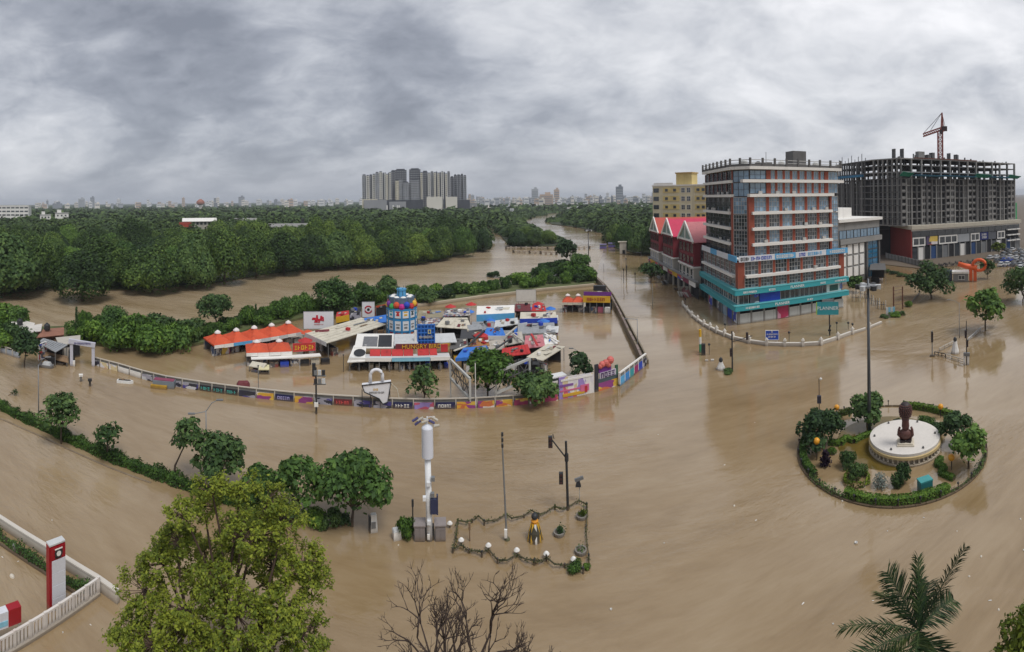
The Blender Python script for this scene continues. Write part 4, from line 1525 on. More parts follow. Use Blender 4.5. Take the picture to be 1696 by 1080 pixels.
# cream apartments behind the arcade
def cream_flats():
    a, b = Q(1081, 236), Q(1172, 222)
    z1 = ZT(a, 309)
    t, fc = block_building('apartment_block', 'cream apartment block with a yellow stair tower behind the red gables', a, b, 16, z1, mat('pale_cream', (0.60, 0.54, 0.38), .85, .12, .3, streak=.3),
                           8, 1, FRAME_D, GL_DARK, wfrac=.01, hfrac=.01)
    L = fc.L
    for k in range(8):
        z = z1 * (k + .3) / 8
        fc.box('yellow_band', CREAM, L * .2, L * .5, z1 * k / 8 + .9, z1 * (k + 1) / 8 - .7, .3, .5)
        fc.box('yellow_band', CREAM, L * .78, L * .98, z1 * k / 8 + .9, z1 * (k + 1) / 8 - .7, .3, .5)
        for u in (.27, .42, .84, .93):
            fc.win(L * u - .75, L * u + .75, z + .2, z + 1.5, 2, 1, FRAME_D, GL_DARK, .35)
        for u in (.57, .67):
            fc.win(L * u - 1.0, L * u + 1.0, z - .4, z + 1.9, 2, 2, WHITE, GL_DARK, .1)
        fc.win(L * .02, L * .12, z - .2, z + 1.8, 2, 1, FRAME_D, GL_DARK, .1)
    h = fc.at(L * .55, -5)
    bx('stair_tower', CREAM, t, h.x, h.y, z1 + .6, 8.4, 6, ZT(a, 289) - z1 - .6, fc.rz)
    bx('stair_tower_cap', mat('cap_brown', (0.42, 0.28, 0.10), .8), t, h.x, h.y, ZT(a, 289), 9.2, 6.8, .6, fc.rz)
    bx('roof_parapet', WHITE, t, fc.at(L * .2, -.2).x, fc.at(L * .2, -.2).y, z1 + .6, L * .36, .3, 1.0, fc.rz)


cream_flats()


# glass-fronted block between the office and the building site
def glass_block():
    a, b = P(1390, 474), P(1457, 457)
    a, b = V2(a), V2(b)
    z1 = ZT(a.lerp(b, .5), 366)
    t = thing('glass_front_block', 'grey shop block with white vertical panels and a blue glass strip behind the office block', 'building', a)
    fc = Face(t, a, b)
    L = fc.L
    bk = -fc.n * 22
    poly_part('core', CONC, t, [a, b, b + bk, a + bk], -1, z1)
    poly_part('roof', WHITE, t, [a + fc.n * .8 - fc.d * .8, b + fc.n * .8 + fc.d * .8, b + bk, a + bk], z1 + .003, z1 + .9)
    poly_part('roof_room', WHITE, t, [a + bk * .3, a + fc.d * L * .7 + bk * .3, a + fc.d * L * .7 + bk, a + bk], z1 + .9, z1 + 4.0)
    for i in range(6):
        fc.win(L * i / 6 + .05, L * (i + 1) / 6 - .05, z1 - 5.0, z1 - 2.4, 2, 1, FRAME_D, GL_BLUE, .15)
    fc.box('grey_band', CONC, -.3, L + .3, z1 - 6.6, z1 - 5.05, .9, 1.1)
    for k in range(3):
        for i in range(4):
            u = L * (.04 + .145 * i)
            fc.box('white_panel', WHITE, u, u + L * .1, 2.0 + k * 3.5, 4.9 + k * 3.5, .25, .3)
    fc.box('glass_surround', CONC_D, L * .62, L * .66, -1, z1 - 6.6, .6, .8)
    fc.box('glass_surround', CONC_D, L * .94, L * .98, -1, z1 - 6.6, .6, .8)
    for k in range(4):
        fc.win(L * .67, L * .935, .6 + k * 3.0, 3.5 + k * 3.0, 2, 2, FRAME_D, glass_mat('sea_glass', (0.02, 0.12, 0.22), .06, .4), .2)
    return t


glass_block()


# ------------------------------------------------------------------ the unfinished block
def site_block():
    K, E = V2(P(1509, 433)), V2(P(1688, 412))
    W = V2(P(1455, 416))
    t = thing('unfinished_block', 'unfinished grey concrete high-rise with bare floors above a finished shop podium', 'building', K)
    fr = Face(t, K, E)
    lf = Face(t, W, K)
    L, LL = fr.L, lf.L
    print('site', L, LL)
    zp = ZT(K, 379)
    bk = -fr.n * 40
    poly_part('podium_core', DARK, t, [K - fr.n * .4 + fr.d * .3, E - fr.n * .4, E + bk, W + bk * .6, W - lf.n * .4], -1, zp - .2)
    lf.box('red_wall', mat('red_wall', (0.24, 0.030, 0.024), .8, .12, .3, streak=.3), 0, LL * .42, -1, zp - .3, .05, .5)
    lf.box('red_wall', mat('red_wall', (0.24, 0.030, 0.024)), LL * .425, LL + .2, -1, zp - .3, .12, .6)
    poly_part('podium_roof', mat('roof_cream', (0.46, 0.42, 0.34), .8, .15, .3), t, [K + fr.n * 1.5 - fr.d * .4, E + fr.n * 1.5, E + bk, W + bk * .6, W + lf.n * 1.0, K + lf.n * 1.0], zp - .3 + .005, zp + 1.2)
    # podium front: white frames, windows, hoardings
    fr.box('white_band', WHITE, 0, L, zp - 1.0, zp - .32, .5, .7)
    fr.box('strip_glass', GL_DARK, .6, L, zp - 3.4, zp - 1.02, .1, .12)
    for i in range(15):
        fr.box('mullion', FRAME_D, L * i / 15 + .5, L * i / 15 + .62, zp - 3.4, zp - 1.02, .2, .12)
    zz0, zz1 = zp - 7.2, zp - 3.6
    for u0, u1, m in ((.01, .11, 'w'), (.12, .21, POST_B), (.22, .38, 'w'), (.385, .49, mat('hoarding_grey', (0.33, 0.34, 0.35), .6)), (.50, .585, 'w'), (.59, .67, mat('navy_sign', (0.012, 0.02, 0.13), .6)),
                      (.672, .75, mat('shade_grey', (0.10, 0.105, 0.12), .6)), (.76, .84, 'w')):
        if m == 'w':
            fr.win(L * u0, L * u1, zz0, zz1, 3 if u1 - u0 > .12 else 2, 1, WHITE, GL_DARK, .25, .35, .55)
        else:
            fr.box('hoarding', m, L * u0, L * u1, zz0 + .2, zz1, .2, .25)
    for k, zz in enumerate((4.6, 5.9)):
        c = fr.at(L * .63, .24)
        letters(t, scribble(3.2 - k * .3, .9, WHITE, 60 + k), (c.x, c.y, zp - zz), fr.rz)
    for k in range(3):
        for i in range(3):
            fr.box('balcony_slab', WHITE, L * (.86 + .047 * i), L * (.90 + .047 * i), zp - 3.5 - 2.6 * k, zp - 3.0 - 2.6 * k, 1.1, 1.4)
    for i in range(20):
        u = L * (i + .5) / 20
        fr.box('shop_front', (GL_DARK, WHITE, DARK, mat('shop_blue', (0.02, 0.06, 0.17), .5), GL_DARK, METAL, DARK)[i % 7], u - L / 44, u + L / 44, -.5, zz0 - .6, .08, .2)
        fr.box('podium_pier', CONC, u + L / 44, u + L / 44 + .5, -1, zz0 - .02, .3, .6)
    # the raw frame above
    sb = 2.0
    K2, E2 = K - fr.n * sb - fr.d * 3.5, E - fr.n * sb - fr.d * .5
    zt = ZT(K, 262)
    nfl = 10
    z0 = zp + 1.2
    fh = (zt - z0) / nfl
    up = Face(t, K2, E2)
    LU = up.L
    W2 = K2 + (-fr.n * 14 - fr.d * 5)
    side = Face(t, W2, K2)
    bk2 = -fr.n * 22
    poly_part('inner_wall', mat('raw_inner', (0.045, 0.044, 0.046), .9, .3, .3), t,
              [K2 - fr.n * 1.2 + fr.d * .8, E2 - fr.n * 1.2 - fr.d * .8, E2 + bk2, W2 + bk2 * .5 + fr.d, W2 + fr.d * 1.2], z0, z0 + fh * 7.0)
    slab_poly = [K2, E2, E2 + bk2, W2 + bk2 * .5, W2]
    for k in range(nfl + 1):
        poly_part('floor_slab', CONC_D if k % 2 else CONC, t, slab_poly, z0 + fh * k - .22, z0 + fh * k + .22)
    ub = np.linspace(.35, LU - .35, 27)
    wide = {3, 4, 8, 14, 19, 20, 21}
    for i, u in enumerate(ub):
        top = nfl if i % 2 == 0 else 7
        if i in (5, 6, 16, 17):
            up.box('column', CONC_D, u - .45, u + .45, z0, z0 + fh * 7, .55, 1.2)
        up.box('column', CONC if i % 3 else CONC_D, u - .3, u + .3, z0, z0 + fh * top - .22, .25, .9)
    # infill: parapets and piers that leave the dark openings
    for k in range(7):
        for i in range(26):
            w = ub[i + 1] - ub[i]
            u0 = ub[i] + .3
            if (i * 7) % 5 in (0, 3):
                up.box('infill_panel', CONC, u0, ub[i + 1] - .3, z0 + fh * k + .22, z0 + fh * k + 1.0, .05, .25)
            if i % 3 == 1:
                up.box('infill_panel', CONC_D, ub[i] + w * .38, ub[i] + w * .62, z0 + fh * k + .22, z0 + fh * (k + 1) - .22, .03, .22)
    for k in range(nfl):
        for i in range(6):
            u = side.L * (i + .3) / 6
            side.box('column', CONC, u - .3, u + .3, z0 + fh * k + .22, z0 + fh * (k + 1) - .22, .15, .6)
    # columns inside the open upper floors and at the back
    for i in range(0, 27, 3):
        for dd in (8, 16, 21):
            c = up.at(ub[i], -dd)
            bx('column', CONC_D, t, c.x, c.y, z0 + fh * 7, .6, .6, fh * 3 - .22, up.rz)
    for k in (7, 8):
        for i in (range(0, 26) if k == 7 else (2, 3, 5, 6, 7, 9, 10, 12, 13, 16, 17, 18, 22)):
            if k == 7 and i in (11, 14, 20, 21, 24):
                continue
            up.box('wall_panel', CONC_D, ub[i] + .3, ub[i + 1] - .3, z0 + fh * k + .22, z0 + fh * (k + 1) - .22, -7.5, .25)
    # starter bars and shuttering on the roof
    random.seed(3)
    for i in range(0, 27):
        h = random.choice((.9, 1.2, 1.6, 2.6)) if 0 < i < 20 else .9
        up.box('starter_column', CONC_D if i % 2 else METAL, ub[i] - (.25 if h < 4 else .35), ub[i] + (.25 if h < 4 else .35), zt + .22, zt + h, -.5 - 5 * (i % 3), .5)
    for u, w, h in ((.20, 3.2, 3.8), (.27, 2.0, 2.6), (.31, 1.4, 3.6), (.02, .4, 4.4), (.08, .5, 4.6), (.46, .3, 3.8), (.52, .4, 3.4)):
        up.box('lift_core', CONC_D if w < 3 else CONC, LU * u, LU * u + w, zt + .22, zt + h, -6, 2.4)
    up.box('edge_formwork', mat('formwork', (0.14, 0.06, 0.045), .9, .3), LU * .1, LU * .62, zt + .22, zt + .6, .2, .3)
    # safety nets
    NET = mat('green_net', (0.02, 0.24, 0.17), .8, .25, 1.0)
    NETB = mat('blue_net', (0.05, 0.20, 0.36), .8, .25, 1.0)
    zn = z0 + fh * 7.4
    for u0, u1, m in ((-.01, .07, NET), (.08, .3, NETB), (.3, .58, NETB), (.58, .72, NET), (.72, .9, NETB), (.9, 1.02, NET)):
        a0, a1 = up.at(LU * u0, .3), up.at(LU * u1, .3)
        b0, b1 = up.at(LU * u0, 3.0), up.at(LU * u1, 3.0)
        up_z = 1.6 if m is NET else .5
        MB().slab([a0 + Vector((0, 0, zn)), b0 + Vector((0, 0, zn + up_z)), b1 + Vector((0, 0, zn + up_z * .6)), a1 + Vector((0, 0, zn - .2))], .08).obj('safety_net', m, t)
    up.box('net_sheet', mat('net_drop', (0.02, 0.30, 0.10), .8), LU - .2, LU + .9, z0, z0 + fh * 3, .2, .3)
    # scaffold on the near corner
    for k in range(8):
        side.box('scaffold_rail', METAL, 0, side.L, z0 + fh * k + .9, z0 + fh * k + 1.0, 1.1, .1)
    for i in range(8):
        side.box('scaffold_post', METAL, side.L * i / 7 - .06, side.L * i / 7 + .06, z0, z0 + fh * 8, 1.25, .1)
    # --- second wing, set back
    a, b = Q(1384, 236), W2 + bk2 * .3
    t2 = thing('unfinished_wing', 'set-back unfinished concrete wing beside the tall frame with bare columns', 'building', a)
    w2 = Face(t2, a, b)
    zt2 = zt - fh * .15
    bk3 = -w2.n * 16
    poly_part('inner_wall', MATS['raw_inner'], t2, [V2(a) - w2.n, V2(b) - w2.n, V2(b) + bk3, V2(a) + bk3], -1, z0 + fh * 6.6)
    for k in range(-1, nfl + 1):
        poly_part('floor_slab', CONC_D, t2, [V2(a), V2(b), V2(b) + bk3, V2(a) + bk3], z0 + fh * k - .25, z0 + fh * k + .2)
    for i in range(13):
        u = w2.L * i / 12
        w2.box('column', CONC if i % 2 else CONC_D, u - .3, u + .3, 0, zt2, .2, .7)
        if i % 2 == 0:
            c = w2.at(u, -10)
            bx('column', CONC_D, t2, c.x, c.y, z0 + fh * 6, .6, .6, fh * 4 - .4, w2.rz)
    for k in range(7):
        for i in (0, 2, 3, 6, 7, 10):
            w2.box('infill_panel', CONC_D, w2.L * i / 12 + .3, w2.L * (i + 1) / 12 - .3, z0 + fh * k + .2, z0 + fh * (k + 1) - .25, .02, .2)
    w2.box('safety_net', NETB, w2.L * .2, w2.L * .98, zn + .2, zn + 1.2, 2.2, 2.4)
    for i in range(10):
        w2.box('starter_column', METAL, w2.L * i / 9 - .12, w2.L * i / 9 + .12, zt + .2, zt + 1.4 + (i % 3), -.4, .25)
    # --- tower crane behind the frame
    c = up.at(LU * .36, -24) + V2(K)
    c = Q(1558, math.hypot(c.x, c.y))
    tc_ = thing('tower_crane', 'red lattice tower crane rising over the unfinished block', 'crane', (c.x, c.y, 0), bearing(c))
    RED = mat('crane_red', (0.24, 0.06, 0.045), .6, .2, .5)
    s = MPP(c)
    zc0, zj, ztop = zt - 8, ZT(c, 218), ZT(c, 187)
    m_ = MB()
    hw = 1.1
    for sx in (-1, 1):
        for sy in (-1, 1):
            m_.bar((sx * hw, sy * hw, zc0), (sx * hw, sy * hw, zj), 0.71)
    z = zc0
    while z < zj - 2:
        for sx in (-1, 1):
            m_.bar((sx * hw, -hw, z), (-sx * hw, -hw, z + 2), 0.34)
            m_.bar((-hw, sx * hw, z), (-hw, -sx * hw, z + 2), 0.34)
        m_.bar((-hw, -hw, z), (hw, -hw, z), 0.41)
        m_.bar((hw, -hw, z), (hw, hw, z + 2), 0.34)
        z += 2
    m_.obj('mast', RED, tc_)
    j = MB()
    for k in range(9):
        x0, x1 = .5 - k * .95, .5 - (k + 1) * .95
        z_0, z_1 = zj + .6 - k * .32, zj + .6 - (k + 1) * .32
        for dy in (-.7, .7):
            j.bar((x0, dy, z_0), (x1, dy, z_1), 0.51)
            j.bar((x0, dy, z_0), (x1, 0, z_1 + 1.3), 0.34)
        j.bar((x0, 0, z_0 + 1.3), (x1, 0, z_1 + 1.3), 0.54)
    j.obj('jib', RED, tc_)
    MB().box(2.0, 0, zj + .2, 2.6, 1.6, 2.2).box(.4, -1.0, zj - 1.2, 1.5, 1.4, 1.8).obj('counterweight', mat('crane_dark', (0.05, 0.03, 0.03), .7), tc_)
    a_ = MB()
    for dy in (-.5, .5):
        a_.bar((.4, dy, zj), (.9, 0, ztop), 0.65)
        a_.bar((1.6, dy, zj), (.9, 0, ztop), 0.65)
    a_.bar((.6, 0, zj + 3), (1.3, 0, zj + 3), 0.51)
    a_.obj('tower_head', RED, tc_)
    q = MB()
    q.bar((.9, 0, ztop), (-4.5, 0, zj + .6), 0.20)
    q.bar((.9, 0, ztop), (-7.6, 0, zj - .5), 0.20)
    q.bar((.9, 0, ztop), (2.6, 0, zj + 1), 0.20)
    q.obj('stay_cable', BLACK, tc_)


site_block()


# ------------------------------------------------------------------ the far estate of towers
def tower_estate():
    D = 930.0
    t = thing('tower_estate', 'cluster of grey high-rise towers with fins standing above the wood', 'building', Q(685, D))
    o = t.location
    px = D / F
    cols = {'b': mat('estate_beige', (0.52, 0.50, 0.44), .85, .15, .05, streak=.2), 'g': mat('estate_grey', (0.26, 0.265, 0.275), .85, .15, .05, streak=.3),
            'd': mat('estate_dark', (0.055, 0.06, 0.072), .85, .2, .05), 'y': mat('estate_sand', (0.58, 0.53, 0.40), .85, .12, .05)}
    # x0, x1, top row, colour, distance offset
    slabs = [(600, 607, 291, 'g', 0), (607, 612, 292, 'b', -6), (612, 617, 291, 'd', 0), (617, 622, 290, 'b', -5), (622, 628, 287, 'g', -8), (628, 634, 286, 'b', -4), (634, 637, 288, 'd', 0), (637, 640, 288, 'b', -8),
             (640, 643, 290, 'y', -10), (643, 645, 288, 'd', 0), (645, 648, 287, 'b', -6), (648, 655, 284, 'd', 0), (655, 661, 300, 'y', -12), (654, 674, 282, 'd', 6), (661, 668, 298, 'g', -10), (668, 678, 303, 'g', -14),
             (678, 697, 281, 'd', 4), (680, 695, 299, 'g', -10), (697, 700, 287, 'y', -8), (700, 709, 285, 'd', 0), (709, 713, 288, 'b', -6), (713, 719, 286, 'g', 0), (719, 722, 287, 'y', -8), (722, 725, 286, 'd', 0),
             (725, 728, 288, 'y', -8), (728, 731, 287, 'd', 0), (731, 735, 286, 'b', -8), (735, 738, 287, 'd', 0), (738, 741, 289, 'y', -8), (741, 746, 286, 'g', 0), (746, 752, 294, 'd', 8), (752, 757, 291, 'd', 4),
             (757, 763, 291, 'd', -4), (763, 768, 290, 'd', 4), (768, 773, 292, 'g', 0)]
    for x0, x1, ty, c, off in slabs:
        p = Q((x0 + x1) / 2, D + off)
        z1 = ZT(p, ty)
        w = (x1 - x0) * px
        tw = bx('tower', cols[c], t, p.x - o.x, p.y - o.y, 0, w - .3, 18, z1, bearing(p))
        bx('tower_cap', cols['d'], t, p.x - o.x, p.y - o.y, z1 + .01, w * .7, 14, 2.2, bearing(p))
        if w > 3.0:
            # window bands between the fins
            k = 20
            wb = MB()
            for j in range(2, k):
                zz = z1 * j / k
                n = max(1, int(w / 3))
                for i in range(n):
                    wb.box((i + .5) * w / n - w / 2, -9.05, zz, w / n * .55, .2, z1 / k * .5)
            wo = wb.obj('window_band', GL_DARK if c != 'd' else cols['g'], tw)
            wo['kind'] = 'stuff'
            wo.matrix_parent_inverse = Matrix.Diagonal((1 / (w - .3), 1 / 18, 1 / z1, 1))
    # podium and the pale blank walls in front
    for x0, x1, ty, by, c, off in ((603, 640, 331, 352, 'g', -30), (640, 700, 331, 352, 'd', -28), (645, 672, 334, 352, 'g', -34), (707, 732, 326, 350, 'p', -40), (734, 738, 330, 350, 'd', -36), (739, 757, 326, 350, 'p', -40), (757, 778, 331, 350, 'd', -20), (600, 625, 330, 340, 'y', -26), (778, 790, 336, 350, 'g', -10)):
        p = Q((x0 + x1) / 2, D + off)
        m = mat('blank_pale', (0.62, 0.59, 0.52), .85, .1, .05) if c == 'p' else cols[c]
        bx('podium', m, t, p.x - o.x, p.y - o.y, 0, (x1 - x0) * px - .4, 14, ZT(p, ty), bearing(p))
    for x in (641, 651, 658, 661):
        p = Q(x, D - 44)
        bx('white_pylon', WHITE, t, p.x - o.x, p.y - o.y, 0, 2.0, 2.0, ZT(p, 340))


tower_estate()


# ------------------------------------------------------------------ the distant city
def skyline():
    rg = random.Random(21)
    mats = [mat('city_a', (0.66, 0.66, 0.65), .85, .12, .05), mat('city_b', (0.36, 0.38, 0.40), .85, .12, .05), mat('city_c', (0.66, 0.62, 0.55), .85, .12, .05),
            mat('city_d', (0.20, 0.22, 0.25), .85, .12, .05), mat('city_e', (0.48, 0.37, 0.29), .85, .12, .05)]
    spots = []
    for i in range(96):
        spots.append((rg.uniform(60, 600), rg.uniform(1700, 3000), None))
    for i in range(165):
        spots.append((rg.uniform(772, 1090), rg.uniform(1250, 2600), None))
    for i in range(18):
        spots.append((rg.uniform(780, 1085), rg.uniform(800, 1150), 'low'))
    n = 0
    for x, d, kind in spots:
        p = Q(x, d)
        wpx = rg.uniform(3.0, 8.5)
        base_h = rg.uniform(9, 23) if kind is None else rg.uniform(7, 14)
        if kind is None and rg.random() < .12:
            base_h = rg.uniform(24, 36)
            wpx = rg.uniform(3, 6)
        h = base_h * (d / 2000) ** .5 + (12 if kind is None else 3)
        w = wpx * d / F
        m = rg.choice(mats[:3] + mats[:3] + mats)
        tall = base_h > 23.9 and kind is None
        has_room = rg.random() < .6
        cn = {'city_a': 'white', 'city_b': 'grey', 'city_c': 'cream', 'city_d': 'dark', 'city_e': 'tan'}[m.name]
        rm_ = 'with a roof room ' if has_room else 'with a flat roof '
        t = thing('city_building', 'slim ' + cn + ' tower ' + rm_ + 'on the hazy skyline' if tall else 'small ' + cn + ' block ' + rm_ + 'in the distant city' if kind is None else 'small ' + cn + ' house ' + rm_ + 'among the far treetops',
                  'building', p, bearing(p) + rg.uniform(-.3, .3), 'towers on the hazy skyline' if tall else 'blocks of the distant city' if kind is None else 'houses among the far treetops')
        dp = w * rg.uniform(.6, 1.0)
        bx('wall', m, t, 0, 0, -1, w, dp, h)
        bx('roof', WHITE if rg.random() < .5 else m, t, 0, 0, h - .99, w * 1.03, dp * 1.03, .9)
        if has_room:
            bx('roof_room', m, t, rg.uniform(-.2, .2) * w, 0, h - .08, w * .35, dp * .5, 4.0)
        k = max(2, int(h / 9))
        for j in range(k):
            bx('window_row', MATS['city_d'], t, 0, -dp / 2 - .05, h * (j + .35) / k, w * .84, .3, h / k * .3)
        n += 1
    # landmarks that stand out
    def block(x, d, wpx, ty, m, label, cap=None):
        p = Q(x, d)
        t = thing('city_building', label, 'building', p, bearing(p))
        w = wpx * d / F
        z = ZT(p, ty)
        bx('wall', m, t, 0, 0, -1, w, w * .7, z + 1)
        bx('roof_room', m, t, w * .1, 0, z + .01, w * .4, w * .4, 6)
        for j in range(7):
            bx('window_row', MATS['city_d'] if m is not MATS['city_d'] else MATS['city_b'], t, 0, -w * .35 - .1, z * (j + .4) / 8, w * .85, .3, z / 22)
        return t
    block(135, 2300, 11, 329, MATS['city_b'], 'tall grey tower block on the skyline, broader of a pair')
    block(153, 2300, 7, 327, MATS['city_d'], 'slim dark tower beside the broad grey one on the skyline')
    block(95, 1900, 16, 337, MATS['city_d'], 'wide dark block low on the skyline')
    block(400, 2400, 10, 326, MATS['city_d'], 'dark tower on the skyline beyond the wood')
    block(886, 1700, 11, 313, MATS['city_b'], 'grey stepped tower standing tallest on the central skyline')
    block(922, 1700, 9, 314, MATS['city_e'], 'brownish tower next to the grey stepped one')
    block(1026, 1500, 12, 309, MATS['city_d'], 'dark pyramidal tower on the skyline near the cream flats')
    block(905, 1350, 22, 322, MATS['city_e'], 'long tan block low on the skyline')
    # domed water tower
    p = Q(332, 1500)
    t = thing('water_tower', 'red-topped water tower rising above the treetops', 'tower', p)
    z = ZT(p, 333)
    MB().lathe([(5, 0), (5, z - 12)], 12).obj('shaft', MATS['city_c'], t)
    MB().lathe([(6, z - 12), (13, z - 8), (13, z - 2), (9, z + 2), (3, z + 6)], 14).obj('tank', mat('tank_red', (0.30, 0.11, 0.07), .8), t)


skyline()


def left_white_block():
    a, b = Q(-40, 560), Q(47, 545)
    z1 = ZT(b, 341)
    t, fc = block_building('white_slab_block', 'long white office slab with dark window rows at the edge of the wood', a, b, 18, z1, WHITE, 5, 12, FRAME, GL_DARK, 4, .8, .42, nx=3, nz=1)
    for i, (x, y, w, h) in enumerate(((102, 362, 22, 9), (114, 366, 12, 6), (75, 362, 18, 6))):
        p = Q(x, 500)
        t = thing('white_house', ('white flat-roofed house with a stair room amid trees', 'small white outhouse next to the flat-roofed house', 'low pale house half hidden by trees near the white slab')[i], 'house', p, bearing(p))
        z = ZT(p, y - h)
        bx('wall', WHITE, t, 0, 0, -1, w * .62, 9, z + 1)
        bx('roof', mat('roof_grey', (0.35, 0.34, 0.33), .8), t, 0, 0, z + .01, w * .66, 10, .5)
        for k in range(3):
            window(t, w * .62 * (k - 1) / 3.4, -4.56, z - 3.2, 0, 1.6, 1.5, 2, 1, FRAME_D, GL_DARK)
        bx('stair_room', WHITE, t, -w * .12, 1, z + .52, w * .2, 4, 3)
    for i, (x0, x1, y, ry, m) in enumerate(((303, 357, 378, 366, 'white'), (380, 424, 370, 365, 'grey'), (445, 515, 384, 375, 'grey'))):
        d = (320, 420, 320)[i]
        p = Q((x0 + x1) / 2, d)
        t = thing('roofed_hall', ('white-roofed hall with a red porch amid the treetops', 'thin grey roof glimpsed between the tree crowns', 'long dark-roofed shed with a water tank in the wood')[i], 'hall', p, bearing(p))
        w = (x1 - x0) * d / F
        z = ZT(p, ry)
        bx('wall', BEIGE, t, 0, 0, 0, w, 12, z)
        MB().slab([(-w / 2 - .5, -7, z + .1), (w / 2 + .5, -7, z + .1), (w / 2 + .5, 0, z + 2.0), (-w / 2 - .5, 0, z + 2.0)], .25).slab([(-w / 2 - .5, 0, z + 2.0), (w / 2 + .5, 0, z + 2.0), (w / 2 + .5, 7, z + .1), (-w / 2 - .5, 7, z + .1)], .25).obj(
            'roof', WHITE if m == 'white' else CONC, t)
        for k in range(8):
            window(t, w * (k - 3.5) / 8.5, -6.06, z - 2.2, 0, 1.5, 1.6, 2, 1, FRAME_D, GL_DARK)
        if i == 0:
            bx('porch', mat('porch_red', (0.34, 0.05, 0.03), .7), t, -w * .42, -7.5, z - 3.5, 8, 3, 3.0)
        if i == 2:
            bx('roof_tank', BLACK, t, w * .3, 1, z + 1.2, 2, 2, 4)


left_white_block()
# ------------------------------------------------------------------ food court: kit
def cloth(name, col, rough=.7, var=.16):
    return mat(name, col, rough, var + .1, .7, streak=.5)


ORANGE = cloth('orange_canvas', (0.52, 0.075, 0.026))
RED = cloth('red_canvas', (0.42, 0.030, 0.030))
TARP = cloth('blue_tarp', (0.035, 0.16, 0.52))
CANVAS = cloth('cream_canvas', (0.52, 0.48, 0.39))
TIN = mat('tin_sheet', (0.30, 0.31, 0.32), .5, .2, .8, metal=.2, streak=.5)
TIN_L = mat('pale_tin', (0.50, 0.51, 0.51), .6, .15, .8, streak=.4)
YEL = mat('yellow_paint', (0.62, 0.36, 0.025), .6, .15, 1.0)
WOOD = mat('weathered_wood', (0.20, 0.13, 0.075), .9, .3, 1.2)
CAPW = mat('cap_white', (0.66, 0.60, 0.58), .7, .1, 1.0)
MAROON = cloth('maroon_sheet', (0.14, 0.025, 0.030))
PURPLE = mat('purple_board', (0.14, 0.03, 0.22), .6, .2, 1.0)
LBLUE = cloth('light_blue_sheet', (0.22, 0.46, 0.58))
POST_C = print_mat('poster_c', [(0.03, 0.03, 0.05), (0.5, 0.5, 0.52), (0.06, 0.05, 0.22), (0.03, 0.03, 0.04), (0.32, 0.31, 0.36)], 1.6)
POST_D = print_mat('poster_d', [(0.62, 0.33, 0.04), (0.52, 0.15, 0.05), (0.25, 0.05, 0.2), (0.65, 0.6, 0.56), (0.6, 0.4, 0.06)], 1.4)
POST_E = print_mat('poster_e', [(0.62, 0.60, 0.62), (0.30, 0.22, 0.5), (0.66, 0.64, 0.62), (0.5, 0.10, 0.16), (0.60, 0.5, 0.3)], 1.1)
MIXED = print_mat('mixed_goods', [(0.10, 0.09, 0.09), (0.40, 0.37, 0.33), (0.22, 0.06, 0.05), (0.05, 0.08, 0.16), (0.30, 0.24, 0.18), (0.5, 0.5, 0.5)], 2.2)


def org(quad):
    c = Vector((0, 0, 0))
    for p in quad:
        c += p
    c /= len(quad)
    return Vector((c.x, c.y, 0))


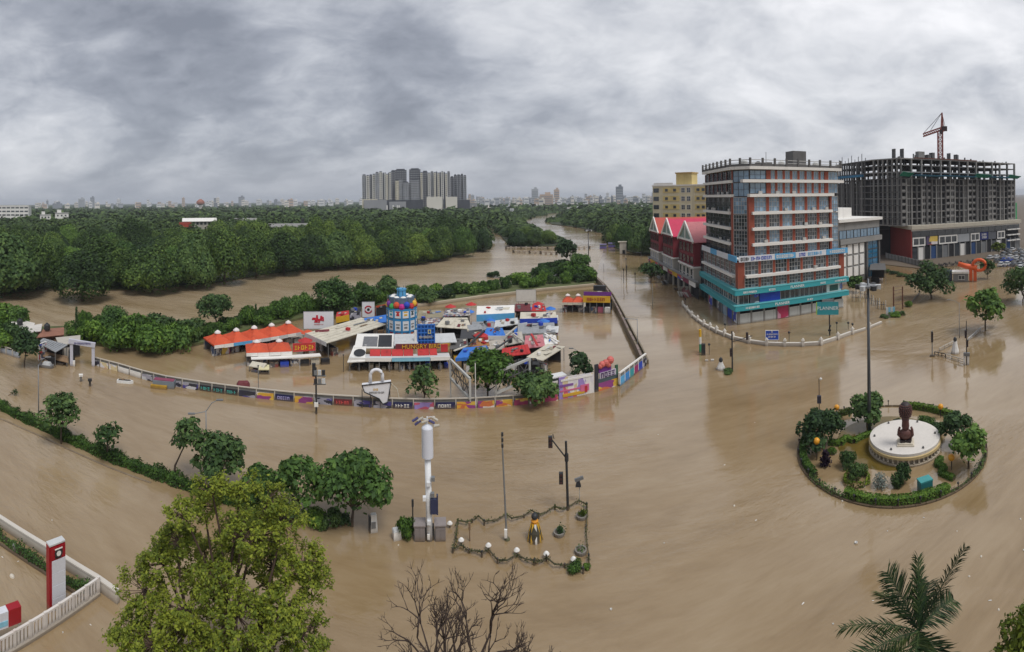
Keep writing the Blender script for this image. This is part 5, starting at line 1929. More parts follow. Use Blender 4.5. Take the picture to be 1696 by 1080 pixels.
def roofed(name, label, quad, z, m, cat='stall', group=None, th=.12, posts=True, fill=MIXED, drop=.5, fascia=None, wall=None, ribs=None, fill_h=1.5, back=True):
    """a stall or shed from the outline of its roof (photo pixels, front-left, front-right, back-right, back-left) and the heights of its corners"""
    zs = z if isinstance(z, (list, tuple)) else [z] * 4
    w = [P(x, y, zz) for (x, y), zz in zip(quad, zs)]
    o = org(w)
    t = thing(name, label, cat, o, 0, group)
    q = [p - o for p in w]
    b = MB()
    b.slab(q, th)
    r = b.obj('roof', m, t)
    if ribs:
        # seams or corrugation standing on the sheet
        rb = MB()
        for i in range(1, ribs):
            f_ = i / ribs
            a0, a1 = q[0].lerp(q[1], f_), q[3].lerp(q[2], f_)
            rb.bar(a0 + Vector((0, 0, .025)), a1 + Vector((0, 0, .025)), .07, .06)
        s = rb.obj('roof_seams', m, r)
        s['kind'] = 'stuff'
    c = (q[0] + q[1] + q[2] + q[3]) / 4
    if posts:
        for p in q:
            pi = c.lerp(p, .93)
            MB().cyl((pi.x, pi.y, -1.2), (pi.x, pi.y, p.z - th), .06, n=6).obj('post', METAL, t)
    if fascia is not None:
        d = (q[1] - q[0])
        nn = Vector((d.y, -d.x, 0)).normalized()
        f = MB()
        a0, a1 = q[0] + nn * .06, q[1] + nn * .06
        f.add([a0 + Vector((0, 0, .12)), a1 + Vector((0, 0, .12)), a1 - Vector((0, 0, drop)), a0 - Vector((0, 0, drop)),
               a0 + nn * .05 + Vector((0, 0, .12)), a1 + nn * .05 + Vector((0, 0, .12)), a1 + nn * .05 - Vector((0, 0, drop)), a0 + nn * .05 - Vector((0, 0, drop))],
              [(0, 1, 2, 3), (7, 6, 5, 4), (0, 4, 5, 1), (1, 5, 6, 2), (2, 6, 7, 3), (3, 7, 4, 0)])
        f.obj('fascia', fascia, t)
    if cat == 'stall':
        rk = random.Random(int(o.x * 13 + o.y * 5))
        for i in range(rk.randint(3, 7)):
            uu, vv = rk.uniform(.12, .82), rk.uniform(.1, .8)
            du, dv = rk.uniform(.06, .22), rk.uniform(.08, .25)
            g = lambda a_, b_: q[0].lerp(q[1], a_).lerp(q[3].lerp(q[2], a_), b_)
            lift = Vector((0, 0, .02 + .025 * (i + 1)))
            tw = rk.uniform(-.06, .06)
            MB().slab([g(uu, vv) + lift, g(uu + du, vv + tw) + lift * 1.5, g(uu + du - tw, vv + dv) + lift * 1.5, g(uu - tw, vv + dv) + lift], .02).obj(
                'patch_sheet', rk.choice((m, TIN, CANVAS, MIXED, CONC_D, TIN_L, WOOD, MAROON, TARP if rk.random() < .4 else BEIGE)), t)
        for i in range(rk.randint(1, 4)):
            uu, vv = rk.uniform(.15, .9), rk.uniform(.15, .85)
            pp = g(uu, vv)
            bx('roof_box', rk.choice((WHITE, METAL, BLACK, CANVAS, BLUE, RED)), t, pp.x, pp.y, pp.z + .01, rk.uniform(.3, .8), rk.uniform(.3, .8), rk.uniform(.2, .6), rk.uniform(0, 3))
    if fill is not None:
        # counter and goods under the roof
        d = (q[1] - q[0])
        L = math.hypot(d.x, d.y)
        rz = math.atan2(d.y, d.x)
        k = max(1, int(L / 1.7))
        dp = (q[3] - q[0]).length
        rg = random.Random(int(o.x * 7) + int(o.y * 3))
        for i in range(k):
            pp = q[0].lerp(q[1], (i + .5) / k).lerp(c, .28 + .2 * rg.random())
            hh = min(fill_h, (min(zs) - .4)) * rg.uniform(.5, 1.0)
            if hh < .2:
                continue
            bx('counter', rg.choice((fill, fill, WOOD, DARK, METAL)), t, pp.x, pp.y, -.6, L / k * rg.uniform(.6, .92), min(1.2, dp * .3), hh + .6, rz)
        if back:
            pp = c.lerp((q[2] + q[3]) / 2, .8)
            bx('back_wall', wall or DARK, t, pp.x, pp.y, -.8, L * .8, .12, max(.5, (zs[2] + zs[3]) / 2 - th - .05 + .8), rz)
    return t


def pyramids(label, a, b, n, dep, eave, rise, m, wallm=POST_B, fascia=WHITE, sign=None, group=None, scallop=True, z0=0):
    """a row of square tent roofs with white caps over one stall"""
    a, b = V2(P(*a)), V2(P(*b))
    t = thing('tent_stall', label, 'stall', a, 0, group)
    fc = Face(t, a, b)
    L = fc.L
    w = L / n
    rm = None
    for i in range(n):
        r = MB()
        c = fc.at(w * (i + .5), -dep / 2)
        e = [fc.at(w * i + .02, .25), fc.at(w * (i + 1) - .02, .25), fc.at(w * (i + 1) - .02, -dep), fc.at(w * i + .02, -dep)]
        e = [p + Vector((0, 0, eave)) for p in e]
        # curved tent slopes: two rings
        mid = [p.lerp(c + Vector((0, 0, eave + rise)), .55) - Vector((0, 0, rise * .10)) for p in e]
        top = [p.lerp(c + Vector((0, 0, eave + rise)), .9) for p in e]
        low = [p - Vector((0, 0, .28)) for p in e]
        vs = low + e + mid + top
        fs = [(4 * k + j, 4 * k + (j + 1) % 4, 4 * k + 4 + (j + 1) % 4, 4 * k + 4 + j) for k in range(3) for j in range(4)] + [(12, 13, 14, 15)]
        r.add(vs, fs)
        ro = r.obj('tent_roof', m, t)
        cp = MB().lathe([(.62, eave + rise * .86), (.56, eave + rise * 1.0), (.30, eave + rise * 1.14), (.05, eave + rise * 1.24)], 8, c.x, c.y)
        cp.obj('roof_cap', CAPW, ro)
    for i in range(n + 1):
        for dd in (0, -dep + .2):
            p = fc.at(min(max(w * i, .1), L - .1), dd)
            MB().cyl((p.x, p.y, -1.2), (p.x, p.y, eave - .02), .06, n=6).obj('post', METAL, t)
    k = n * 2
    for i in range(k):
        fc.box('fascia', fascia if not isinstance(fascia, list) else fascia[i % len(fascia)], L * i / k + .02, L * (i + 1) / k - .02, eave - (.62 if i % 2 else .55), eave - .02, .36, .06)
    rg = random.Random(int(a.x * 10))
    for i in range(n * 2):
        h = rg.uniform(.7, 1.5)
        fc.box('counter', rg.choice((wallm, MIXED, wallm, MIXED, DARK)), L * i / (n * 2) + .1, L * (i + 1) / (n * 2) - .15, -.8, h, -.3 - rg.random() * .8, .8)
    fc.box('back_wall', MIXED, .2, L - .2, -1, eave - .1, -dep + .4, .12)
    return t, fc


def board(name, label, foot, x0, x1, top, bot, m, frame=METAL, legs=True, cat='sign', th=.12, turn=0.0, group=None):
    """an upright signboard standing at a ground pixel, spanning picture columns x0..x1 and rows top..bot"""
    p = V2(P(*foot))
    s = MPP(p)
    t = thing(name, label, cat, p, bearing(p) + turn, group)
    w = (x1 - x0) * s / max(.3, math.cos(turn))
    off = ((x0 + x1) / 2 - foot[0]) * s
    z1, z0 = ZT(p, top), ZT(p, bot)
    f = MB().box(off, 0, z0, w, th, z1 - z0)
    f.obj('panel', m, t)
    e = MB()
    for x in (-w / 2, w / 2):
        e.box(off + x, 0, z0 - .05, .08, th + .06, z1 - z0 + .1)
    e.box(off, 0, z1 + .001, w - .09, th + .05, .07)
    e.box(off, 0, z0 - .07, w - .09, th + .05, .07)
    e.obj('frame', frame, t)
    if legs:
        for x in (-w * .38, w * .38):
            MB().cyl((off + x, .12, -1.2), (off + x, .12, z1 - .1), .06, n=6).obj('leg', frame, t)
    return t, off, w, z0, z1


# ------------------------------------------------------------------ the boundary wall with its advertisements
def boundary_wall():
    path = [(152, 603), (196, 615), (235, 627), (275, 637), (330, 646), (395, 655), (455, 662), (520, 668), (585, 672), (650, 676), (720, 677), (790, 675), (850, 671), (925, 662)]
    pts = [V2(P(x, y)) for x, y in path]
    t = thing('boundary_wall', 'low curved boundary wall with white rail and painted advertisements along the flooded road', 'wall', pts[0])
    ads = [(172, 'w', POST_C), (200, 'w', POST_E), (232, 'w', WHITE), (318, 'k', POST_C), (390, 'teal', None), (420, 'k', POST_C), (456, 'o', POST_D), (502, 'navy', None), (524, 'o', POST_D), (545, 'w', POST_C),
           (582, 'm', None), (655, 'k', POST_C), (690, 'wk', None), (715, 'w', POST_E), (748, 'wk', None), (852, 'y', POST_D), (990, 'o', POST_B)]
    RAILC = mat('rail_cream', (0.50, 0.455, 0.39), .8, .18, .8, streak=.4)
    NAVY = mat('ad_navy', (0.015, 0.018, 0.07), .6)
    TEALP = mat('ad_teal', (0.06, 0.36, 0.32), .6)
    total = sum((b - a).length for a, b in zip(pts[:-1], pts[1:]))
    run = 0.0
    n = 0
    wm = mat('wall_plaster', (0.34, 0.31, 0.26), .9, .25, .6, streak=.5)
    for j, (a, b) in enumerate(zip(pts[:-1], pts[1:])):
        f = Face(t, a, b)
        f.box('wall_segment', wm, 0, f.L, -1.2, .42, 0, .24)
        f.box('rail', RAILC, 0, f.L, 1.2, 1.33, .04, .16)
        f.box('mesh_panel', mat('grey_mesh', (0.17, 0.165, 0.15), .8, .3, 1.5), .05, f.L - .05, .44, 1.2, -.08, .04)
        k = max(1, round(f.L / 2.2))
        for i in range(k):
            f.box('wall_post', RAILC, f.L * i / k - .06, f.L * i / k + .06, .43, 1.195, .03, .14)
            u0, u1 = f.L * i / k + .12, f.L * (i + 1) / k - .12
            xm = path[j][0] + (path[j + 1][0] - path[j][0]) * (i + .5) / k
            kind, m = next((a_[1], a_[2]) for a_ in ads if xm < a_[0])
            n += 1
            mm = m or (mat('ad_black', (0.02, 0.02, 0.025), .6) if kind == 'teal' else NAVY if kind in ('navy', 'wk') else MAROON)
            f.box('advertisement', mm, u0, u1, -.1, .84, .16, .1)
            c = f.at((u0 + u1) / 2, .2)
            if kind in ('teal', 'navy', 'm', 'wk'):
                letters(t, scribble((u1 - u0) * .75, .42, {'teal': TEALP, 'navy': mat('ad_lilac', (0.35, 0.33, 0.6), .6), 'm': mat('ad_red', (0.6, 0.08, 0.08), .6), 'wk': WHITE}[kind], n), (c.x, c.y, .42), f.rz)
        run += f.L
    return pts


boundary_wall()


def ad_hoardings():
    # tall printed hoardings where the wall turns the corner
    a, b = V2(P(926, 662)), V2(P(984, 650))
    t = thing('printed_hoarding', 'tall pale hoarding printed with bands of pink, orange and white beside the bushy tree', 'hoarding', a)
    f = Face(t, a, b)
    z1 = ZT(a, 626)
    for i in range(4):
        f.box('panel', POST_E, f.L * i / 4 + .01, f.L * (i + 1) / 4 - .01, -.3, z1 - .05 * i, 0, .12)
    cols = [mat('band_pink', (0.55, 0.13, 0.25), .6), YEL, mat('band_purple', (0.2, 0.08, 0.3), .6), mat('band_white', (0.66, 0.64, 0.62), .6)]
    for i, (u0, u1, z0, zz) in enumerate(((.03, .6, .95, 1.15), (.1, .72, .2, .62), (.02, .4, 1.6, 1.9), (.05, .95, 2.35, 2.6), (.6, .85, .5, 1.4), (.72, .8, .3, 1.2))):
        f.box('print_band', cols[i % 4] if i != 5 else RED, f.L * u0, f.L * u1, z0, zz, .05 + .004 * i, .06)
    for i in range(5):
        c = f.at(f.L * i / 4, -.2)
        MB().cyl((c.x, c.y, -1), (c.x, c.y, z1), .05, n=6).obj('post', METAL, t)
    a, b = V2(P(986, 650)), V2(P(1024, 638))
    t = thing('stepped_signboard', 'colourful stepped signboard with red flower shapes on top at the wall corner', 'sign', a)
    f = Face(t, a, b)
    z1 = ZT(a, 606)
    f.box('panel', mat('sign_black', (0.03, 0.03, 0.04), .6), 0, f.L * .14, -.3, z1 + .1, .02, .2)
    f.box('panel', POST_D, f.L * .145, f.L, -.3, z1 * .3, 0, .15)
    f.box('panel', mat('sign_slate', (0.06, 0.09, 0.10), .6), f.L * .145, f.L, z1 * .3, z1 * .45, 0, .15)
    f.box('panel', mat('sign_lilac', (0.5, 0.47, 0.55), .6), f.L * .2, f.L * .9, z1 * .45, z1 * .68, .03, .15)
    f.box('panel', PURPLE, f.L * .16, f.L * .7, z1 * .68, z1 * .86, .01, .15)
    f.box('panel', mat('sign_green', (0.03, 0.10, 0.06), .6), f.L * .88, f.L, z1 * .45, z1 * .8, 0, .15)
    c = f.at(f.L * .55, .07)
    letters(t, scribble(f.L * .62, .7, mat('sign_ink', (0.06, 0.03, 0.10), .6), 5), (c.x, c.y, z1 * .565), f.rz)
    for u, z, r in ((.3, .98, .45), (.46, 1.0, .5), (.66, 1.06, .55), (.58, .9, .4), (.22, .92, .35)):
        p = f.at(f.L * u, 0)
        MB().sphere((p.x, p.y, z1 * z), r, 9, 6).obj('flower', mat('coral', (0.55, 0.13, 0.11), .6, .25, 2.0), t)
    # last stretch round the corner, blue and pink
    a, b = V2(P(1026, 640)), V2(P(1070, 605))
    t = thing('corner_wall', 'end stretch of the wall with blue and magenta advertisements under a white rail', 'wall', a)
    f = Face(t, a, b)
    f.box('wall_segment', MATS['wall_plaster'], 0, f.L, -1.2, .3, 0, .24)
    f.box('rail', WHITE, 0, f.L, 1.75, 1.95, .08, .24)
    f.box('mesh_panel', MATS['grey_mesh'], .05, f.L - .05, 1.2, 1.74, -.06, .05)
    for i, m in enumerate((SKYB, mat('ad_sky', (0.04, 0.22, 0.55), .6), TEAL, mat('ad_magenta', (0.3, 0.03, 0.13), .6), BLUE, POST_C)):
        f.box('advertisement', m, f.L * i / 6 + .03, f.L * (i + 1) / 6 - .03, -.2, 1.22, .1, .1)
        f.box('wall_post', WHITE, f.L * i / 6 - .06, f.L * i / 6 + .06, .3, 1.745, .14, .2)
    # the long dark wall running back from that corner
    pts = [V2(P(x, y)) for x, y in ((1067, 604), (1058, 583), (1046, 560), (1034, 535), (1022, 511), (1012, 492), (1000, 476), (985, 462))]
    t = thing('mossy_wall', 'mossy dark double wall running from the hoarding corner to the embankment', 'wall', pts[0])
    WM = mat('mossy_wall', (0.20, 0.165, 0.115), .95, .4, .8, streak=.5)
    for a, b in zip(pts[:-1], pts[1:]):
        f = Face(t, b, a)
        f.box('wall_segment', WM, 0, f.L, -1, 1.25, .55, .3)
        f.box('wall_segment', WM, 0, f.L, -1, .75, -.5, .25)
        f.box('planting_bed', mat('bed_soil', (0.06, 0.05, 0.03), .95, .4), 0, f.L, -1, .42, .25, .75)
        for i in range(int(f.L / 3)):
            f.box('coping', mat('coping_stone', (0.22, 0.17, 0.15), .9, .4, 1.0), i * 3 + .1, i * 3 + 2.8, 1.252, 1.36, .6, .4)
    MBK = BEIGE
    # sandstone kerb along the embankment
    pts = [V2(P(x, y)) for x, y in ((640, 511), (700, 508), (800, 494), (900, 482), (985, 474))]
    t = thing('embankment_kerb', 'pale stone kerb along the foot of the embankment bushes', 'kerb', pts[0])
    for a, b in zip(pts[:-1], pts[1:]):
        f = Face(t, a, b)
        f.box('kerb_stone', mat('kerb_stone', (0.40, 0.34, 0.25), .9, .25, .6), 0, f.L, -1, .75, 0, .9)


ad_hoardings()

# ------------------------------------------------------------------ stalls
pyramids('long stall under five orange tent roofs with white caps at the embankment', (354, 592), (503, 567), 5, 5.2, 2.15, 1.45, ORANGE, POST_B, [WHITE, WHITE, SKYB, SKYB, WHITE, TIN_L, WHITE, TIN_L, WHITE, TIN_L])
t, fc = pyramids('small stall with two orange tent roofs and a lettered red board', (408, 607), (484, 604), 2, 4.6, 2.3, 1.15, ORANGE, MIXED, WHITE)
fc.box('sign_board', RED, fc.L + .1, fc.L + 3.9, 2.15, 3.5, .2, .15)
c = fc.at(fc.L + 2.0, .25)
letters(t, scribble(3.2, .7, YEL, 3), (c.x, c.y, 2.8), fc.rz)
fc.box('awning', WHITE, fc.L * .1, fc.L + 4.6, 1.5, 1.65, 1.4, 1.3)
for i in range(6):
    fc.box('counter', (MIXED, BLUE, MIXED, DARK, CANVAS, DARK)[i], fc.L * .5 + i * 1.7, fc.L * .5 + i * 1.7 + 1.4, -.5, .9, .9 + .2 * (i % 2), .8)
roofed('snack_cart', 'half-sunk pale snack cart in front of the small orange stall', [(412, 606), (436, 610), (442, 602), (418, 598)], [.9, .9, 1.5, 1.5], CANVAS, 'cart', fill_h=.5)
roofed('snack_cart', 'cream-topped cart drifting before the small orange stall', [(428, 612), (446, 612), (446, 604), (430, 604)], [.8, .8, 1.2, 1.2], mat('pale_yellow', (0.58, 0.53, 0.32), .7), 'cart', fill_h=.4)
roofed('cafe_canopy', 'broad flat cream canopy beside the white logo billboard', [(506, 552), (541, 568), (640, 537), (598, 526)], [3.1, 3.1, 3.3, 3.3], CANVAS, fascia=TIN_L, drop=.6, ribs=6, wall=MIXED)
MB_ = None
tt, off, w, z0, z1 = board('logo_billboard', 'white billboard with a red squiggle logo above the orange stalls', (528, 560), 503, 553, 516, 544, mat('billboard_white', (0.64, 0.65, 0.67), .5, .06))
lg = MB()
RL = mat('logo_red', (0.42, 0.015, 0.03), .5)
for dx, dz, ww, hh in ((-.9, .3, .9, .45), (-.3, .55, .5, .9), (.3, .1, .9, .4), (.55, .55, .55, .6), (-.5, -.25, .8, .4), (.1, -.2, .35, .55), (.9, .25, .35, .8), (-.2, .1, 1.2, .25)):
    lg.box(off + dx, -.09, (z0 + z1) / 2 + dz - hh / 2, ww, .04 + .003 * len(lg.f), hh, taper=.7)
letters(tt, lg.mesh('lettering', RL), (0, 0, 0))
letters(tt, scribble(1.8, .18, RL, 9), (off, -.08, (z0 + z1) / 2 - .85))
tt, off, w, z0, z1 = board('logo_banner', 'square white banner with a red ring logo beside the tower', (610, 545), 600, 621, 500, 525, MATS['billboard_white'])
rg_ = MB()
zc_ = (z0 + z1) / 2
n = 20
for i in range(n):
    if i in (0, 1):
        continue
    a0, a1 = 2 * PI * i / n, 2 * PI * (i + 1) / n
    rg_.bar((off + math.cos(a0) * .72, -.09, zc_ + math.sin(a0) * .72), (off + math.cos(a1) * .72, -.09, zc_ + math.sin(a1) * .72), .05, .26)
letters(tt, rg_.mesh('lettering', RL), (0, 0, 0))
MB().lathe([(.3, -.02), (.3, .02)], 10).obj('logo_dot', BLACK, tt, (off, -.08, zc_)).rotation_euler = (PI / 2, 0, 0)
roofed('kiosk', 'yellow-fronted kiosk with a red roof behind the cream canopy', [(556, 526), (578, 522), (578, 514), (558, 517)], [3.4, 3.4, 4.0, 4.0], RED, fascia=YEL, drop=1.1)
roofed('kiosk', 'black and white striped kiosk between the red roofs', [(579, 520), (598, 517), (598, 509), (580, 512)], [3.6, 3.6, 4.2, 4.2], BLACK, fascia=POST_C, drop=1.2)
roofed('kiosk', 'orange-red kiosk with a white disc next to the tower', [(621, 520), (643, 516), (642, 503), (622, 507)], [3.6, 3.6, 5.4, 5.4], ORANGE, fascia=ORANGE, drop=1.0)
roofed('tarp_shelter', 'blue and white sheeted shelter at the foot of the tower', [(606, 537), (641, 533), (640, 521), (603, 527)], [2.9, 2.9, 3.6, 3.6], TARP, ribs=4)


def round_tower():
    p = V2(P(666, 572))
    s = MPP(p)
    t = thing('display_tower', 'round tower of white panels in blue frames with a colourful crown', 'tower', p, bearing(p))
    r = 24 * s
    BL = mat('tower_blue', (0.035, 0.22, 0.45), .5, .12)
    PAN = mat('tower_panel', (0.66, 0.67, 0.68), .5, .1, 1.0)
    z = {k: ZT(p, k) for k in (553, 543, 525, 509, 497, 490, 481, 472)}
    MB().lathe([(r * .9, -1), (r * .9, z[490])], 20).obj('core', mat('tower_core', (0.10, 0.14, 0.2), .8), t)
    n = 12
    pw = 2 * r * math.sin(PI / n) * .84
    for lv, (z0, z1) in enumerate(((z[543], z[525]), (z[525] + .25, z[509]))):
        pm = MB().box(0, 0, 0, pw, .1, z1 - z0 - .3).mesh('panel', PAN)
        for i in range(n):
            a = 2 * PI * (i + .5) / n
            put('panel', pm, t, (math.cos(a) * r, math.sin(a) * r, z0 + .15), a + PI / 2)
            fo = MB()
            fo.box(0, -.06, .4, pw * .5, .03, .35).box(0, -.06, 1.0, pw * .62, .028, .2)
            if i % 2 == 0 and lv:
                fo.box(0, -.06, (z1 - z0) * .45, pw * .35, .026, (z1 - z0) * .3)
            pr = fo.obj('panel_print', (RED, YEL, MATS['sign_slate'], TEAL)[i % 4] if lv else METAL, t, (math.cos(a) * r, math.sin(a) * r, z0 + .15), a + PI / 2)
            pr['kind'] = 'stuff'
    rib = MB().box(0, 0, 0, .34, .34, z[509] - z[553]).mesh('rib', BL)
    for i in range(n):
        a = 2 * PI * i / n
        put('rib', rib, t, (math.cos(a) * r, math.sin(a) * r, z[553]), a)
    for zz in (z[543] - .15, z[525] - .1, z[509] - .1):
        MB().lathe([(r * 1.03, zz), (r * 1.03, zz + .32)], 24).obj('ring', BL, t)
    MB().lathe([(r * .96, z[553] - .9), (r * 1.0, z[543] - .2)], 20).obj('print_band', POST_B, t)
    cols = [RED, YEL, PURPLE, mat('leaf_green_paint', (0.05, 0.3, 0.08), .6), ORANGE, mat('magenta', (0.4, 0.02, 0.2), .6), BLUE]
    for i in range(16):
        a = 2 * PI * i / 16
        MB().sphere((math.cos(a) * r * .88, math.sin(a) * r * .88, z[509] + .55 + .35 * (i % 2)), .62, 8, 6).obj('ornament', cols[i % 7], t)
    for i in range(8):
        a = 2 * PI * i / 8 + .2
        MB().sphere((math.cos(a) * r * .62, math.sin(a) * r * .62, z[497] + .3), .72, 10, 7).obj('white_ball', WHITE, t)
    MB().lathe([(r * .34, z[497]), (r * .30, z[481]), (r * .34, z[481] + .1), (r * .34, z[481] + .4)], 10).obj('crown', mat('crown_blue', (0.07, 0.28, 0.5), .5), t)
    for a in range(6):
        x, y = math.cos(a) * r * .3, math.sin(a) * r * .3
        MB().bar((x, y, z[490]), (x, y, z[472] - .2 * (a % 3)), .08).obj('mast', BLACK, t)
    for i in range(6):
        a = 2 * PI * i / 6
        x, y = math.cos(a) * r * .98, math.sin(a) * r * .98
        MB().bar((x, y, z[509]), (x, y, z[490] + .3), .08).obj('crown_post', METAL, t)


round_tower()


def birds_restaurant():
    t = thing('restaurant', 'long low restaurant with yellow lettered sign and red awnings at the water', 'restaurant', V2(P(661, 618)))
    a, b = V2(P(578, 616)), V2(P(746, 614))
    f = Face(t, a, b)
    L = f.L
    f.box('front_canopy', TIN_L, 0, L, 2.0, 2.14, 0, 2.2)
    f.box('front_fascia', WHITE, 0, L * .42, 1.72, 2.28, .12, .1)
    f.box('front_fascia', LBLUE, L * .425, L * .8, 1.72, 2.28, .12, .1)
    f.box('front_fascia', WHITE, L * .805, L, 1.72, 2.28, .12, .1)
    for i in range(11):
        f.box('post', METAL, L * i / 10 - .06 if i else .02, L * i / 10 + .06 if i else .14, -1, 2.0, -.1, .12)
    rg = random.Random(8)
    for i in range(16):
        f.box('furniture', rg.choice((MIXED, DARK, WOOD, CANVAS, BLUE, MIXED)), L * i / 16 + .15, L * (i + 1) / 16 - .2, -.6, rg.uniform(.3, 1.1), -.6 - rg.random(), .9)
    f.box('inner_wall', DARK, .3, L - .3, -1, 1.95, -2.6, .2)
    # awnings above the front canopy
    for u0, u1 in ((.20, .31), (.31, .42), (.42, .54), (.54, .64), (.68, .80), (.80, .88)):
        p0, p1 = f.at(L * u0 + .05, -1.2), f.at(L * u1 - .05, -1.2)
        q0, q1 = f.at(L * u0 + .05, -2.5), f.at(L * u1 - .05, -2.5)
        MB().slab([p0 + Vector((0, 0, 2.2)), p1 + Vector((0, 0, 2.2)), q1 + Vector((0, 0, 2.85)), q0 + Vector((0, 0, 2.85))], .1).obj('red_awning', RED, t)
    f.box('sign_board', MAROON, L * .46, L * .91, 2.8, 3.65, -2.5, .18)
    c = f.at(L * .74, -2.38)
    letters(t, text_mesh('lettering', 'HUNGRY BIRDS', .98, YEL), (c.x, c.y, 3.22), f.rz)
    f.box('sign_end', RED, L * .92, L * .99, 2.3, 3.5, -2.2, .3)
    # roofs behind the sign
    def sheet(nm, m, u0, u1, o0, o1, z0, z1):
        p0, p1, q1, q0 = f.at(L * u0, o0), f.at(L * u1, o0), f.at(L * u1, o1), f.at(L * u0, o1)
        return MB().slab([p0 + Vector((0, 0, z0)), p1 + Vector((0, 0, z0)), q1 + Vector((0, 0, z1)), q0 + Vector((0, 0, z1))], .14).obj(nm, m, t)
    sheet('roof', WHITE, .04, .44, -2.8, -8.2, 3.0, 3.8)
    sheet('roof', TIN_L, .445, .69, -2.8, -7.6, 3.4, 3.9)
    sheet('roof', TIN_L, .86, 1.1, -4.4, -8.4, 3.2, 3.6)
    g = MB()
    sheet('roof_panel', mat('panel_grey', (0.14, 0.14, 0.145), .5, .3, 2.0), .12, .27, -3.2, -6.8, 3.16, 3.7)
    sheet('roof_panel', BLACK, .28, .42, -3.1, -7.4, 3.16, 3.8)
    # leaning white side wing
    p0, p1 = f.at(-.2, .4), f.at(L * .16, .4)
    q0, q1 = f.at(L * .03, -3.6), f.at(L * .16, -3.6)
    MB().slab([p0 + Vector((0, 0, 1.7)), p1 + Vector((0, 0, 1.9)), q1 + Vector((0, 0, 3.25)), q0 + Vector((0, 0, 3.1))], .14).obj('side_wing', WHITE, t)
    c = f.at(L * .1, -1.5)
    m_ = MB().lathe([(.95, 0), (.95, .03)], 14, 0, 0, 0).obj('round_motif', BLACK, t, (c.x, c.y, 2.58))
    m_.rotation_euler = (R(20), 0, f.rz)
    # the blue lattice frame
    fz0, fz1 = 3.0, 6.3
    u0, u1 = L * .69, L * .865
    f.box('lattice_backing', mat('lattice_blue', (0.015, 0.10, 0.36), .5, .2), u0, u1, fz0, fz1, -4.3, .08)
    for i in range(6):
        u = u0 + (u1 - u0) * i / 5
        f.box('lattice_bar', TARP, u - .09, u + .09, fz0 - .1, fz1 + .1, -4.1, .14)
    for i in range(6):
        zz = fz0 + (fz1 - fz0) * i / 5
        f.box('lattice_bar', TARP, u0, u1, zz - .08, zz + .08, -4.06, .1)
    c = f.at((u0 + u1) / 2, -4.0)
    letters(t, scribble(2.2, .4, CANVAS, 4), (c.x, c.y, fz0 + 1.3), f.rz)
    letters(t, scribble(.6, .7, mat('lat_yel', (0.5, 0.45, 0.2), .6), 6), (c.x + .6, c.y, fz0 + 2.2), f.rz)
    f.box('side_sign', WHITE, L * .655, L * .688, 3.0, 5.4, -4.2, .12)


